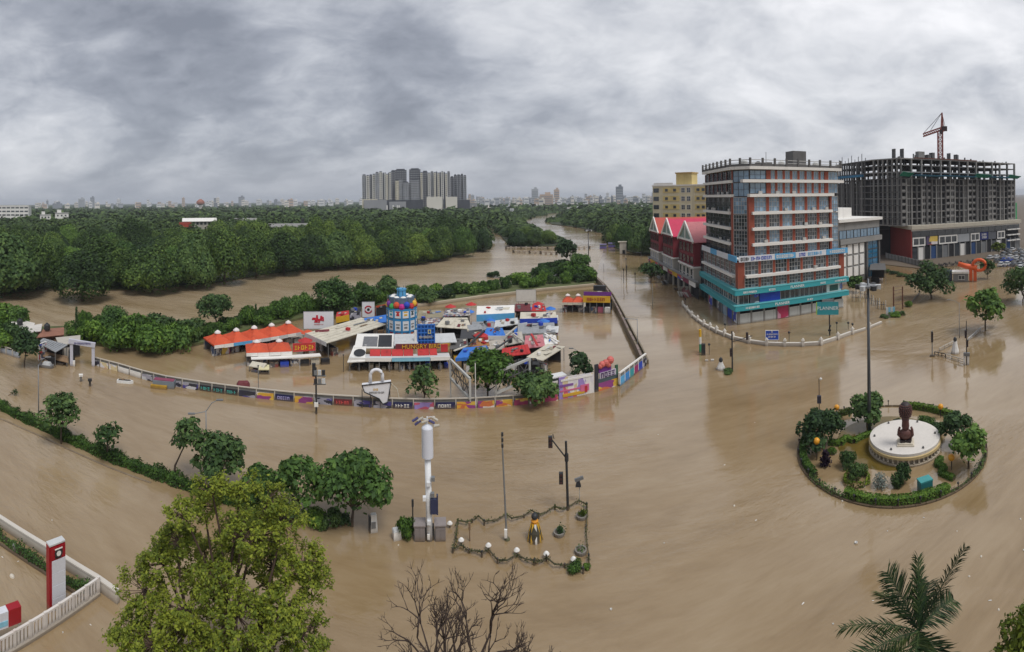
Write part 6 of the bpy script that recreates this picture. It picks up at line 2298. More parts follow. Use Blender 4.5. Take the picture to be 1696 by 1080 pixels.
birds_restaurant()
G = None
roofs = [
    ('shed', 'pale box-topped service shed behind the tower', [(733, 524), (779, 522), (778, 511), (738, 512)], 3.6, MIXED, {}),
    ('gable_tent', 'beige ridged tent roof behind the blue lattice', [(722, 541), (782, 545), (774, 526), (735, 526)], [2.9, 2.9, 3.9, 3.9], CANVAS, dict(ribs=4)),
    ('food_stall', 'white-roofed stall with orange sign and blue side', [(789, 522), (852, 519), (852, 505), (790, 507)], [3.0, 3.0, 3.9, 3.9], WHITE, dict(fascia=SKYB, drop=1.5)),
    ('food_stall', 'corrugated grey stall roof in the middle of the court', [(781, 548), (818, 546), (818, 532), (782, 533)], [2.7, 2.7, 3.5, 3.5], TIN, dict(ribs=9)),
    ('food_stall', 'curved pale tin roof in front of the maroon sheds', [(818, 543), (858, 536), (857, 526), (820, 531)], [2.7, 2.7, 3.3, 3.3], TIN_L, dict(ribs=7)),
    ('tarp_stall', 'bright blue tarpaulin stall with a white valance', [(800, 557), (838, 557), (832, 543), (806, 543)], [2.5, 2.5, 3.3, 3.3], TARP, dict(fascia=WHITE, drop=.6)),
    ('food_stall', 'maroon patched shed roof at the rear of the court', [(852, 515), (880, 515), (878, 503), (854, 503)], [3.2, 3.2, 3.9, 3.9], MAROON, dict()),
    ('food_stall', 'dark red pitched shed roof next to the patched one', [(880, 515), (905, 515), (902, 504), (882, 504)], [3.1, 3.1, 4.0, 4.0], RED, dict(wall=MIXED)),
    ('food_stall', 'stall with a blue and white lettered fascia', [(861, 529), (923, 527), (920, 516), (862, 517)], [3.0, 3.0, 3.5, 3.5], CANVAS, dict(fascia=BLUE, drop=1.0)),
    ('lattice_stall', 'grey lattice-walled stall behind the red cloths', [(857, 554), (920, 551), (918, 534), (858, 536)], [2.8, 2.8, 3.2, 3.2], TIN, dict(ribs=5, fascia=print_mat('lattice_print', [(0.30, 0.29, 0.26), (0.20, 0.2, 0.2), (0.36, 0.33, 0.28)], 1.0), drop=2.2)),
    ('red_stall', 'red pleated awning stall leaning over the water', [(830, 591), (879, 585), (874, 570), (832, 577)], [2.4, 2.4, 3.1, 3.1], RED, dict(ribs=8)),
    ('tarp_stall', 'wide blue sheet stall behind the bright green tree', [(754, 594), (812, 590), (806, 572), (768, 576)], [2.3, 2.3, 3.2, 3.2], TARP, dict(fascia=TARP, drop=.4)),
    ('food_stall', 'orange-brown board roof behind the blue sheet stall', [(776, 574), (811, 572), (808, 559), (780, 562)], [2.6, 2.6, 3.2, 3.2], mat('brown_board', (0.30, 0.14, 0.05), .8, .2), dict()),
    ('food_stall', 'tilted white slab roof at the edge of the open water', [(872, 591), (899, 597), (936, 574), (907, 569)], [2.4, 2.2, 2.3, 2.9], CANVAS, dict()),
    ('food_stall', 'black tent with sagging sides beside the tilted white slab', [(852, 603), (894, 604), (888, 593), (858, 594)], [1.7, 1.7, 2.5, 2.5], mat('black_tent', (0.03, 0.032, 0.035), .7), dict(fill=DARK)),
    ('food_stall', 'beige plank roof between the blue tarpaulin and red cloth', [(836, 572), (868, 566), (864, 549), (838, 553)], [2.5, 2.6, 3.2, 3.2], BEIGE, dict(ribs=5)),
    ('food_stall', 'pink and red cloth-covered stall in the heap of roofs', [(868, 577), (903, 573), (899, 554), (870, 556)], [2.5, 2.5, 3.4, 3.4], mat('pink_cloth', (0.45, 0.16, 0.18), .7, .5), dict(ribs=3)),
    ('food_stall', 'small white roof leaning against the lattice stall', [(900, 571), (924, 569), (920, 555), (902, 557)], [2.6, 2.6, 3.0, 3.0], WHITE, dict(fill=POST_A)),
    ('food_stall', 'dark low shed between the tower and the lattice', [(692, 540), (734, 540), (730, 526), (696, 526)], [2.6, 2.6, 3.2, 3.2], MIXED, dict()),
    ('food_stall', 'dusty olive awning behind the dark low shed', [(690, 528), (734, 526), (730, 513), (694, 514)], [2.6, 2.6, 3.2, 3.2], mat('olive_cloth', (0.24, 0.21, 0.14), .8, .35), dict()),
    ('food_stall', 'dark shaded counter roof with yellow goods', [(745, 578), (776, 576), (774, 560), (748, 561)], [2.4, 2.4, 2.9, 2.9], CONC_D, dict(fill=YEL)),
    ('food_stall', 'charcoal roof between the corrugated stall and the blue tarpaulin', [(762, 560), (800, 560), (798, 546), (764, 546)], [2.4, 2.4, 2.8, 2.8], mat('charcoal_sheet', (0.05, 0.05, 0.055), .7), dict()),
    ('food_stall', 'white kitchen roof strewn with boards by the red awning', [(806, 580), (836, 578), (834, 562), (810, 564)], [2.3, 2.3, 2.8, 2.8], mat('board_strewn', (0.42, 0.38, 0.33), .8, .4, 2.0), dict()),
]
for nm, lb, q, z, m, kw in roofs:
    roofed(nm, lb, q, z, m, **kw)
# loose poles and boards lying over the roofs
rg = random.Random(31)
for i, (x0, y0, x1, y1, z, m) in enumerate(((776, 571, 802, 547, 3.6, BLACK), (822, 577, 848, 559, 3.6, BLACK), (752, 581, 778, 571, 3.3, CANVAS), (838, 556, 856, 541, 3.7, BEIGE), (850, 553, 868, 566, 3.4, BEIGE), (902, 552, 925, 566, 3.3, WHITE), (880, 553, 890, 572, 3.6, RED))):
    a, b = P(x0, y0, z), P(x1, y1, z - .1)
    t = thing('loose_plank', ('long black pole lying across the charcoal roof', 'black plank lying across the beige roof', 'pale batten along the edge of the blue sheet', 'beige board propped on the lattice stall', 'beige strip fallen beside the red cloths', 'white batten across the leaning white roof', 'red strip over the pink cloth stall')[i], 'plank', a)
    MB().bar((0, 0, 0), b - a, .32, .14).obj('plank', m, t)
t, fc = pyramids('corner stall with orange tent tops beside a yellow fascia', (931, 518), (966, 518), 2, 4.0, 2.5, 1.3, ORANGE, MIXED, CANVAS)
a, b = V2(P(966, 519)), V2(P(1011, 520))
t = thing('signed_stall', 'stall with a yellow lettered fascia under a purple board by the mossy wall', 'stall', a)
f = Face(t, a, b)
f.box('fascia', YEL, 0, f.L, 2.6, 4.1, .1, .15)
f.box('upper_board', PURPLE, .1, f.L + .2, 4.15, 5.0, -.3, .15)
f.box('roof', MAROON, .1, f.L, 4.05, 4.14, -.45, 4.0)
f.box('roof_box', BLACK, f.L * .35, f.L * .8, 5.02, 6.2, -1.4, 1.2)
c = f.at(f.L / 2, .2)
letters(t, scribble(f.L * .7, .7, mat('rust_ink', (0.35, 0.06, 0.02), .6), 12), (c.x, c.y, 3.35), f.rz)
for i in range(5):
    f.box('post', METAL, f.L * i / 4 - .08, f.L * i / 4 + .08, -1, 2.6, 0, .15)
    if i < 4:
        f.box('counter', (DARK, MIXED, mat('pink_goods', (0.4, 0.1, 0.16), .6), WHITE)[i], f.L * i / 4 + .2, f.L * (i + 1) / 4 - .2, -.6, 1.3, -.4, 1.0)
f.box('back_wall', DARK, 0, f.L, -1, 2.6, -3.6, .2)
board('white_screen', 'blank white double screen standing in the flood behind the court', (871, 506), 855, 888, 480, 499, mat('screen_white', (0.56, 0.54, 0.50), .7, .15))


def bag_sign():
    p = V2(P(625, 676))
    s = MPP(p)
    t = thing('bag_sign', 'giant white handbag-shaped sign on a steel frame by the wall', 'sign', p, bearing(p))
    z = lambda y: ZT(p, y)
    X = lambda x: (x - 625) * s
    W = mat('bag_white', (0.66, 0.66, 0.68), .5, .1)
    b = MB()
    o = [(600, 636), (648, 631), (642, 664), (634, 667), (628, 658), (604, 647)]
    fr = [(X(x), -.35, z(y)) for x, y in o]
    bk = [(X(x), .45, z(y)) for x, y in o]
    n = len(o)
    b.add(fr + bk, [tuple(range(n)), tuple(range(2 * n - 1, n - 1, -1))] + [(i, (i + 1) % n, (i + 1) % n + n, i + n) for i in range(n)])
    b.obj('bag_body', W, t)
    cx_, r = 624, 10
    pts = [(X(614), .05, z(634))] + [(X(cx_ + r * math.cos(a)), .05, z(622 - r * math.sin(a))) for a in [PI * (1 - k / 10) for k in range(11)]] + [(X(634), .05, z(633))]
    MB().tube(pts, .22, 8).obj('bag_handle', W, t, smooth=True)
    e = MB()
    for i in range(n):
        q = fr[i]
        r_ = fr[(i + 1) % n]
        e.bar(Vector(q) + Vector((0, -.04, 0)), Vector(r_) + Vector((0, -.04, 0)), .1, .12)
    e.obj('black_trim', BLACK, t)
    letters(t, scribble(1.9, .22, METAL, 2), (X(624), -.38, z(648)))
    letters(t, scribble(.5, .26, YEL, 3), (X(622), -.38, z(643)))
    for x in (600, 614, 630, 646):
        MB().bar((X(x), .05, -1.2), (X(x), .05, z(645)), .1).obj('leg', BLACK, t)
    MB().tube([(X(646), .1, z(633)), (X(658), .1, z(645)), (X(664), .1, z(674))], .06, 6).obj('stay', CANVAS, t)


bag_sign()


def truss_frame(label, pts, foot):
    p = V2(P(*foot))
    s = MPP(p)
    t = thing('truss_frame', label, 'frame', p, bearing(p))
    c = [Vector(((x - foot[0]) * s, y_off, ZT(p, y))) for x, y, y_off in pts]
    AL = mat('truss_alloy', (0.42, 0.42, 0.40), .5, .15, 1.0)
    b = MB()
    n = len(c)
    for i in range(n):
        b.bar(c[i], c[(i + 1) % n], .28, .28)
    b.obj('frame', AL, t)
    tl, tr, br, bl = c
    for k in range(1, 3):
        MB().bar(tl.lerp(tr, k / 3), bl.lerp(br, k / 3), .1).obj('upright', CONC_D, t)
    for k in range(3):
        a0, a1 = tl.lerp(tr, k / 3), bl.lerp(br, (k + 1) / 3)
        b0, b1 = bl.lerp(br, k / 3), tl.lerp(tr, (k + 1) / 3)
        MB().bar(a0, a1, .08).obj('brace', CONC_D, t)
        MB().bar(b0, b1, .08).obj('brace', CONC_D, t)
    MB().bar(tl.lerp(bl, .5), tr.lerp(br, .5), .1).obj('rail', CONC_D, t)
    for q in (bl, br):
        MB().bar((q.x, q.y, -1.2), (q.x, q.y, q.z), .16).obj('leg', AL, t)


truss_frame('white-edged truss frame left of the bright green tree, leaning back', [(746, 608, 3.0), (779, 628, 0), (779, 661, 0), (746, 640, 3.0)], (764, 676))
truss_frame('grey truss frame with diagonal braces before the dark bushy tree', [(822, 617, 0), (879, 601, 1.5), (879, 634, 1.5), (822, 651, 0)], (848, 672))

# trees inside the court
px_tree('court_tree', 'bright green spreading tree between the two truss frames', 61, (808, 664), 764, 852, 578, 648, 4.2, 2300, 20, LEAF_HEDGE, small=.42, shell=.35)
px_tree('court_tree', 'dark bushy tree hanging over the wall advertisements', 62, (886, 666), 846, 927, 617, 660, 4.0, 2200, 20, LEAF_DARK, small=.42, shell=.35)
px_tree('court_tree', 'thin sparse tree with dark leaf clumps beside the bag sign', 63, (702, 672), 671, 736, 598, 655, 4.4, 420, 14, LEAF_DARK, small=.34, shell=.4)
px_tree('court_tree', 'small pointed dark tree in the open water of the court', 64, (958, 628), 938, 980, 580, 616, 4.2, 420, 10, LEAF_DARK, small=.42, shell=.35)


def sunken_van():
    p = V2(P(922, 634))
    t = thing('sunken_van', 'white van sunk to its windows behind the printed hoarding', 'van', p, bearing(p) + R(28))
    W = mat('van_white', (0.68, 0.68, 0.67), .35, .06)
    b = MB()
    b.prism([(-1.6, -.8), (1.6, -.8), (1.75, -.6), (1.75, .6), (1.6, .8), (-1.6, .8), (-1.75, .6), (-1.75, -.6)], -.6, .62)
    b.obj('body', W, t)
    rb = MB().box(-.1, 0, 1.0, 3.0, 1.5, .18, taper=.94)
    rb.obj('roof', W, t)
    MB().box(-.1, 0, .621, 3.1, 1.5, .378, taper=.97).obj('window_band', GL_DARK, t)


sunken_van()


# ------------------------------------------------------------------ small things crowded among the stalls
def court_clutter():
    rk = random.Random(44)
    um = {c: MB().lathe([(1.35, 0), (1.3, .06), (.7, .34), (.05, .6)], 8).mesh('canopy', m) for c, m in
          (('red', RED), ('blue', TARP), ('cream', CANVAS), ('orange', ORANGE), ('green', mat('green_cloth', (0.04, 0.17, 0.07), .7)), ('black', MATS['black_tent']))}
    pole = MB().cyl((0, 0, -1.2), (0, 0, 2.2), .035, n=6).mesh('pole', METAL)
    where = [('between the market roofs', (738, 922, 520, 596), 44), ('beside the orange tent stalls', (500, 540, 570, 592), 5)]
    for wh, (x0, x1, y0, y1), n in where:
        for i in range(n):
            x = rk.uniform(x0, x1)
            y = rk.uniform(y0, y1)
            p = P(x, y)
            k = rk.random()
            if k < .4:
                c = rk.choice(list(um))
                t = thing('parasol', c + ' parasol poking up ' + wh, 'parasol', p, rk.uniform(0, 1), c + ' parasols ' + wh)
                put('pole', pole, t)
                put('canopy', um[c], t, (0, 0, 2.1 + rk.uniform(-.3, .9)))
            elif k < .7:
                t = thing('goods_crate', 'stacked goods crates standing ' + wh, 'crate', p, rk.uniform(0, 3), 'crates ' + wh)
                h = 0.0
                for j in range(rk.randint(2, 3)):
                    s = rk.uniform(.6, 1.0)
                    bx('crate', rk.choice((MIXED, WOOD, BLUE, YEL, TIN_L, RED)), t, rk.uniform(-.1, .1), rk.uniform(-.1, .1), -.6 + h, s, s * .8, .6, rk.uniform(-.2, .2))
                    h += .603
            else:
                c, m = rk.choice((('grey', TIN), ('maroon', MAROON), ('white', TIN_L), ('blue', TARP), ('brown', WOOD)))
                t = thing('lean_to', 'small ' + c + ' lean-to roof wedged ' + wh, 'shelter', p, bearing(p) + rk.uniform(-.4, .4), c + ' lean-to roofs ' + wh)
                w, d, h = rk.uniform(1.6, 3.2), rk.uniform(1.2, 2.2), rk.uniform(1.9, 2.9)
                MB().slab([(-w / 2, -d / 2, h), (w / 2, -d / 2, h + rk.uniform(-.2, .2)), (w / 2, d / 2, h + .6), (-w / 2, d / 2, h + .5)], .06).obj('roof', m, t)
                for sx in (-1, 1):
                    MB().bar((sx * w * .42, -d * .4, -1), (sx * w * .42, -d * .4, h - .07), .07).obj('post', METAL, t)
                MB().box(0, d * .3, -.8, w * .9, .1, h + .6).obj('back_wall', rk.choice((MIXED, DARK, BEIGE, POST_B)), t)


court_clutter()
# ------------------------------------------------------------------ street furniture kit
def post_thing(name, label, foot, cat, group=None, turn=0.0):
    p = V2(P(*foot))
    t = thing(name, label, cat, p, bearing(p) + turn, group)
    s = MPP(p)
    return t, (lambda y: ZT(p, y)), (lambda x: (x - foot[0]) * s), s


def lamp_post(label, foot, top, arms, r=.07, group=None, lean=0.0):
    t, z, X, s = post_thing('lamp_post', label, foot, 'lamp post', group)
    zt = z(top)
    MB().cyl((0, 0, -1.5), (lean, 0, zt), r * 1.3, r * .7, 8).obj('pole', METAL, t, smooth=True)
    for ax, ay in arms:
        e = Vector((X(ax), 0, z(ay)))
        a = MB().tube([(lean, 0, zt - .15), (lean + (e.x - lean) * .5, 0, zt + (e.z - zt) * .7), e], r * .6, 6).obj('arm', METAL, t)
        sg = 1 if e.x > 0 else -1
        MB().box(e.x + .25 * sg, 0, e.z - .05, .7, .26, .12).obj('lamp_head', mat('lamp_grey', (0.16, 0.16, 0.16), .5), t)
    return t


lamp_post('thin lamp post standing in the water beyond the median hedge', (64, 690), 604, [(77, 591)], .07)
lamp_post('twin-armed lamp post behind the wide dark median tree', (342, 775), 678, [(361, 662), (322, 684)], .07)
lamp_post('lamp post with one arm beside the mossy wall', (1056, 582), 528, [(1040, 528)], .07)
lamp_post('short lamp post by the small pointed tree in the court', (957, 618), 582, [(949, 577)], .06)
lamp_post('slim lamp post in the side street near the round leafy tree', (1589, 560), 502, [(1574, 497)], .06)
lamp_post('pale lamp post in front of the flooded arcade', (1081, 512), 470, [(1072, 468)], .06)
lamp_post('thin post on the river side of the side street', (1029, 462), 430, [(1035, 430)], .05)
lamp_post('thin pale post in the flooded street near the drowned signal', (1062, 446), 418, [(1056, 418)], .05)
for i, (x, y0, y1) in enumerate(((428, 645, 606), (569, 616, 588), (538, 575, 552), (788, 676, 600), (1000, 452, 438), (1038, 468, 448))):
    t, z, X, s = post_thing('pole', ('grey pole inside the wall by the small orange stall', 'black post with a round knob in the open court water', 'pale pole in front of the cream canopy', 'white pole rising through the bright green tree',
                                     'short dark post in the side street', 'dark bollard post drowned in the side street')[i], (x, y0), 'pole')
    MB().cyl((0, 0, -1.2), (0, 0, z(y1)), .06, n=6).obj('shaft', (METAL, BLACK, TIN_L, WHITE, BLACK, BLACK)[i], t)
    MB().sphere((0, 0, z(y1) + .05), .12, 8, 6).obj('finial', BLACK, t)


def flood_pole():
    t, z, X, s = post_thing('floodlight_pole', 'black floodlight mast in front of the painted wall', (524, 686), 'lamp post')
    MB().cyl((0, 0, -1.5), (0, 0, z(608)), .13, .1, 8).obj('pole', BLACK, t)
    zb = z(636)
    MB().box(.45, 0, zb - .05, 1.6, .2, .12).obj('bracket', METAL, t)
    MB().box(.45, 0, zb + 1.0, 1.6, .2, .1).obj('bracket', METAL, t)
    for i in range(3):
        for k in range(2):
            MB().box(-.05 + i * .5, -.2, zb + .15 + k * 1.1, .42, .25, .6).obj('floodlight', (BLACK, METAL, TIN_L)[(i + k) % 3], t)
    MB().box(-.25, -.05, z(622), .45, .35, 1.6).obj('control_box', BLACK, t)
    MB().box(.0, -.16, z(672), .5, .25, .5).obj('meter_box', WHITE, t)


flood_pole()


def high_mast(label, foot, top, r=.24, heads=6):
    t, z, X, s = post_thing('high_mast', label, foot, 'mast')
    zt = z(top)
    MB().cyl((0, 0, -1.5), (0, 0, zt), r, r * .5, 12).obj('pole', mat('mast_grey', (0.085, 0.092, 0.10), .4, .2, .5, metal=.4), t, smooth=True)
    MB().cyl((0, 0, zt - .9), (0, 0, zt - .7), 1.1, 1.1, 14).obj('ring', METAL, t)
    for i in range(heads):
        a = 2 * PI * i / heads
        MB().box(math.cos(a) * 1.15, math.sin(a) * 1.15, zt - 1.15, .6, .5, .5, a).obj('floodlight', (TIN_L, BLACK)[i % 2], t)


high_mast('tall grey lighting mast rising from the roundabout garden', (1440, 718), 462)
high_mast('dark lighting mast at the end of the embankment by the river', (975, 446), 378, .22)


def signal_head(t, x, y, z, n=3, h=.95):
    o = MB().box(x, y, z, .36, .3, h).obj('signal_head', BLACK, t)
    for k in range(n):
        MB().cyl((x, y - .16, z + h * (k + .5) / n), (x, y - .24, z + h * (k + .5) / n), .11, n=8).obj('lens', mat('lens_dark', (0.06, 0.03, 0.03), .3), o)
    return o


def traffic_light():
    t, z, X, s = post_thing('traffic_light', 'black traffic light with a raised arm on the chained island', (941, 845), 'traffic light')
    MB().cyl((0, 0, -1.5), (-.12, 0, z(731)), .12, .1, 8).obj('pole', BLACK, t)
    MB().cyl((-.08, 0, z(760)), (X(916), 0, z(729)), .06, n=6).obj('arm', BLACK, t)
    MB().cyl((-.08, 0, z(764)), (-.08, 0, z(752)), .17, n=8).obj('collar', BLACK, t)
    signal_head(t, X(913), -.1, z(740))
    signal_head(t, X(930), -.1, z(800))
    MB().cyl((X(919), 0, z(727)), (X(917), 0, z(719)), .04, n=5).obj('bracket', BLACK, t)
    t, z, X, s = post_thing('traffic_light', 'black traffic light with a level arm in front of the white balustrade', (1213, 616), 'traffic light')
    MB().cyl((0, 0, -1.5), (0, 0, z(549)), .13, .1, 8).obj('pole', BLACK, t)
    MB().cyl((0, 0, z(567)), (X(1247), 0, z(557)), .06, n=6).obj('arm', BLACK, t)
    signal_head(t, X(1238), -.1, z(563), h=1.1)
    signal_head(t, X(1211), -.15, z(590), h=1.2)
    t, z, X, s = post_thing('traffic_light', 'slim drowned signal post in the side street', (1544, 590), 'traffic light')
    MB().cyl((0, 0, -1.5), (0, 0, z(548)), .1, .07, 8).obj('pole', METAL, t)
    signal_head(t, 0, -.1, z(567), h=1.7)
    MB().box(0, 0, -.1, .8, .6, .3).obj('base', BLACK, t)
    t, z, X, s = post_thing('traffic_light', 'black signal cluster on a post at the end of the fallen railing', (1601, 604), 'traffic light')
    MB().cyl((0, 0, -1.5), (0, 0, z(532)), .1, .06, 8).obj('pole', BLACK, t)
    signal_head(t, -.1, -.12, z(560), h=1.2)
    signal_head(t, .1, -.12, z(575), h=1.1)
    MB().box(0, -.1, z(590), 1.0, .5, .5).obj('control_box', METAL, t)
    MB().box(.25, -.1, -.2, .35, .3, z(588)).obj('cabinet', WHITE, t)
    MB().box(-.35, -.1, -.2, .3, .3, z(590)).obj('cabinet', WHITE, t)


traffic_light()


def cell_tower():
    t, z, X, s = post_thing('cell_tower', 'white monopole with a cylindrical shroud between two grey cabinets', (712, 894), 'mast')
    W = mat('mast_white', (0.66, 0.67, 0.68), .45, .08, .6, streak=.2)
    MB().cyl((0, 0, -1.2), (-.1, 0, z(756)), .26, .24, 12).obj('pole', W, t, smooth=True)
    b = MB().lathe([(.2, z(759)), (.46, z(756)), (.46, z(708)), (.40, z(706)), (.12, z(702))], 18, -.1, 0)
    b.obj('shroud', mat('shroud_white', (0.60, 0.62, 0.68), .4, .05), t)
    MB().cyl((-.1, 0, z(703)), (-.1, 0, z(690)), .07, n=6).obj('top_mast', W, t)
    AN = mat('antenna_cream', (0.45, 0.42, 0.36), .5, .2)
    for i, (dx, dz, tl) in enumerate(((-.95, .12, .6), (-.55, .16, .5), (-.2, -.02, .3), (.35, .05, -.5), (.6, .3, -.6), (.75, -.35, .2), (-.75, -.15, .7))):
        zz = z(697) + dz
        MB().bar((-.1, 0, zz), (-.1 + dx, -.1, zz + .1), .05).obj('antenna_arm', W, t)
        MB().cyl((-.1 + dx - .22, -.12, zz - .12 * tl), (-.1 + dx + .22, -.12, zz + .35 * tl), .1, n=8).obj('antenna', AN if i % 3 else mat('antenna_blue', (0.06, 0.06, 0.16), .5), t)
    for y, dx in ((792, .3), (800, -.05), (818, .25), (824, -.38), (863, -.05)):
        MB().box(dx, -.3, z(y), .28, .3, .3).obj('radio_unit', (W, METAL)[int(dx > 0)], t)
    MB().box(.32, -.28, z(846), .5, .3, 1.15).box(.62, -.2, z(848), .12, .3, 1.5).obj('equipment_box', mat('equip_navy', (0.03, 0.035, 0.08), .5), t)
    C1 = mat('cabinet_grey', (0.23, 0.20, 0.19), .7, .15, 1.0, streak=.3)
    for nm, x0, x1 in (('l', 687, 704), ('r', 721, 738)):
        xa, xb = X(x0), X(x1)
        o = MB().box((xa + xb) / 2, .2, -.6, xb - xa, .9, z(868) + .6).obj('cabinet', C1, t)
        MB().box((xa + xb) / 2, .2, z(868) + .002, xb - xa + .14, 1.05, .1).obj('cabinet_roof', C1, o)
        for k in (-1, 1):
            MB().box((xa + xb) / 2 + k * (xb - xa) * .24, -.265, .1, (xb - xa) * .42, .03, z(868) - .3).obj('cabinet_door', mat('cabinet_door', (0.20, 0.175, 0.165), .6), o)
    MB().box(X(716), .1, -.6, .3, .4, z(868) + .5).box(X(706), .1, -.6, .25, .4, z(866) + .5).obj('cable_tray', BLACK, t)
    MB().box(-.1, -.32, .25, .2, .1, .4).obj('notice_plate', WHITE, t)


cell_tower()


def island():
    CH = mat('chain_dark', (0.045, 0.05, 0.025), .9, .3, 2.0)
    runs = [('chain_fence', 'creeper-grown chain along the street side of the island', [(758, 862), (772, 864), (782, 862), (792, 854), (802, 863), (820, 862), (838, 852), (848, 858), (868, 854), (880, 845), (892, 852), (905, 848), (919, 838), (930, 843), (942, 839), (958, 829), (972, 835)]),
            ('chain_fence', 'creeper-grown chain along the outer edge of the island', [(750, 910), (764, 902), (776, 912), (790, 912), (798, 915), (809, 910), (824, 927), (840, 928), (856, 918), (870, 926), (885, 928), (896, 930), (905, 923), (918, 934), (935, 936), (950, 932), (966, 942)]),
            ('chain_fence', 'dark chain at the end of the island by the planters', [(972, 835), (973, 850), (971, 872), (972, 895), (975, 920), (977, 942)]),
            ('chain_fence', 'short dark chain at the tower end of the island', [(758, 862), (757, 878), (755, 892), (750, 910)])]
    rg = np.random.default_rng(12)
    for i, (nm, lb, pts) in enumerate(runs):
        w = [P(x, y, .28 + .1 * math.sin(k * 2.1)) for k, (x, y) in enumerate(pts)]
        o = Vector((w[0].x, w[0].y, 0))
        t = thing(nm, lb, 'fence', o)
        q = [p - o for p in w]
        MB().tube(q, .06 if i < 2 else .045, 5).obj('chain', CH, t)
        for k in range(0, len(q), 2):
            MB().cyl((q[k].x, q[k].y, -1), (q[k].x, q[k].y, q[k].z + .12), .08, n=6).obj('bollard', BLACK, t)
        n = 420 if i < 2 else 90
        seg = rg.integers(0, len(q) - 1, n)
        tt = rg.uniform(0, 1, n)
        A = np.array([list(v) for v in q])
        pt = A[seg] * (1 - tt)[:, None] + A[seg + 1] * tt[:, None] + rg.normal(0, .07, (n, 3))
        v, f = leaves_at(rg, pt, np.tile([0, 0, 1.0], (n, 1)), .075, .6, .8)
        put('foliage', np_mesh('foliage', v, f, leaf_mat('leaf_creeper', (0.02, 0.03, 0.008), (0.05, 0.065, 0.02), (0.09, 0.11, 0.03), .1, .8)), t)
    for i, (x, y) in enumerate(((764, 902), (809, 911), (856, 919), (905, 925), (950, 934), (745, 874))):
        t, z, X, s = post_thing('garden_light', 'white shell light on the island chain', (x, y), 'light', 'shell lights on the island chain')
        MB().cyl((0, 0, -1), (0, 0, .3), .05, n=6).obj('stalk', BLACK, t)
        MB().lathe([(.20, .28), (.24, .36), (.12, .50), (.02, .55)], 10).obj('shade', WHITE, t)
    # bound figure in black and yellow
    t, z, X, s = post_thing('wrapped_statue', 'statue wrapped in black and yellow cloth on the island', (886, 894), 'statue')
    h = z(851)
    b = MB()
    n = 12
    for k in range(n):
        a0 = 2 * PI * k / n
        for rr, zz in ((.58, -.2),):
            pass
    MB().lathe([(.60, -.4), (.50, .35 * h), (.30, .6 * h), (.2, .72 * h)], 12).obj('drape', mat('drape_dark', (0.05, 0.045, 0.03), .8, .4, 3.0), t)
    for k in range(9):
        a = 2 * PI * k / 9
        x0, y0, x1, y1 = math.cos(a) * .63, math.sin(a) * .63, math.cos(a) * .26, math.sin(a) * .26
        MB().bar((x0, y0, -.2), (x1, y1, .66 * h), .16, .06).obj('sash', (YEL, WHITE, YEL)[k % 3], t)
    MB().lathe([(.26, .66 * h), (.30, .74 * h), (.18, .8 * h)], 10).obj('sash_knot', mat('saffron', (0.6, 0.25, 0.02), .7), t)
    MB().lathe([(.16, .78 * h), (.27, .86 * h), (.26, .95 * h), (.12, 1.02 * h)], 10).obj('wrapped_head', BLACK, t, smooth=True)
    # thin lamp pole
    t, z, X, s = post_thing('striped_pole', 'thin lamp pole with a dark banded tip on the island', (840, 894), 'pole')
    MB().cyl((0, 0, -1), (X(834), 0, z(740)), .085, .06, 8).obj('shaft', METAL, t)
    for k in range(3):
        MB().cyl((X(834), 0, z(741) + k * .45), (X(834), 0, z(741) + k * .45 + .28), .09, n=8).obj('band', BLACK, t)
    MB().cyl((X(834), 0, z(741)), (X(833), 0, z(718)), .05, n=6).obj('tip', METAL, t)
    MB().box(-.1, -.12, .25, .22, .18, .65).obj('switch_box', WHITE, t)
    MB().cyl((0, 0, -.5), (0, 0, .12), .3, .22, 8).obj('footing', mat('green_footing', (0.04, 0.10, 0.05), .8), t)
    for i, (x, y, y1, lb) in enumerate(((778, 896, 866, 'thin rusty stake standing inside the island'), (684, 884, 828, 'black post with a thick head beside the grey cabinets'))):
        t, z, X, s = post_thing('stake', lb, (x, y), 'post')
        MB().cyl((0, 0, -1), (0, 0, z(y1)), .06, n=6).obj('shaft', (WOOD, BLACK)[i], t)
        MB().cyl((0, 0, z(y1) - .5), (0, 0, z(y1) + .05), .1, n=6).obj('head', (WOOD, BLACK)[i], t)
    # camera sign post
    t, z, X, s = post_thing('camera_post', 'slim post with a slanted camera head behind the traffic light', (960, 832), 'post')
    MB().cyl((0, 0, -1), (0, 0, z(806)), .05, n=6).obj('shaft', BEIGE, t)
    MB().box(-.1, 0, z(806), .5, .3, .5, 0, .5).obj('housing', BLACK, t)
    MB().bar((-.4, 0, z(798) + .1), (.35, 0, z(795) + .2), .18, .26).obj('camera', METAL, t)
    # planters
    for i, (x, y, lb, k) in enumerate(((926, 886, 'round concrete planter with green leaves inside the island', 1), (962, 916, 'round concrete planter with a dark leafless filling', 0), (963, 858, 'planter with a tall yellowish plant below the camera post', 1))):
        t, z, X, s = post_thing('planter', lb, (x, y), 'planter')
        MB().lathe([(.34, -.5), (.46, .22), (.46, .30), (.36, .30), (.34, .18)], 14).obj('pot', CONC, t, smooth=False)
        rg2 = np.random.default_rng(50 + i)
        n = 130
        p_ = rg2.normal(0, .18, (n, 3)) + np.array([0.12 if k else 0, 0, .42 if k else .24])
        v, f = leaves_at(rg2, p_, p_ - np.array([0, 0, .2]), .11 if k else .07, .5, .6)
        put('foliage', np_mesh('foliage', v, f, (LEAF_DARK, LEAF_MID, LEAF_LIGHT)[i]), t)
    bush('low green clump at the island corner', 952, 944, 26, 12, 0, 'clumps at the island corner', 0.0, 'island_clump')
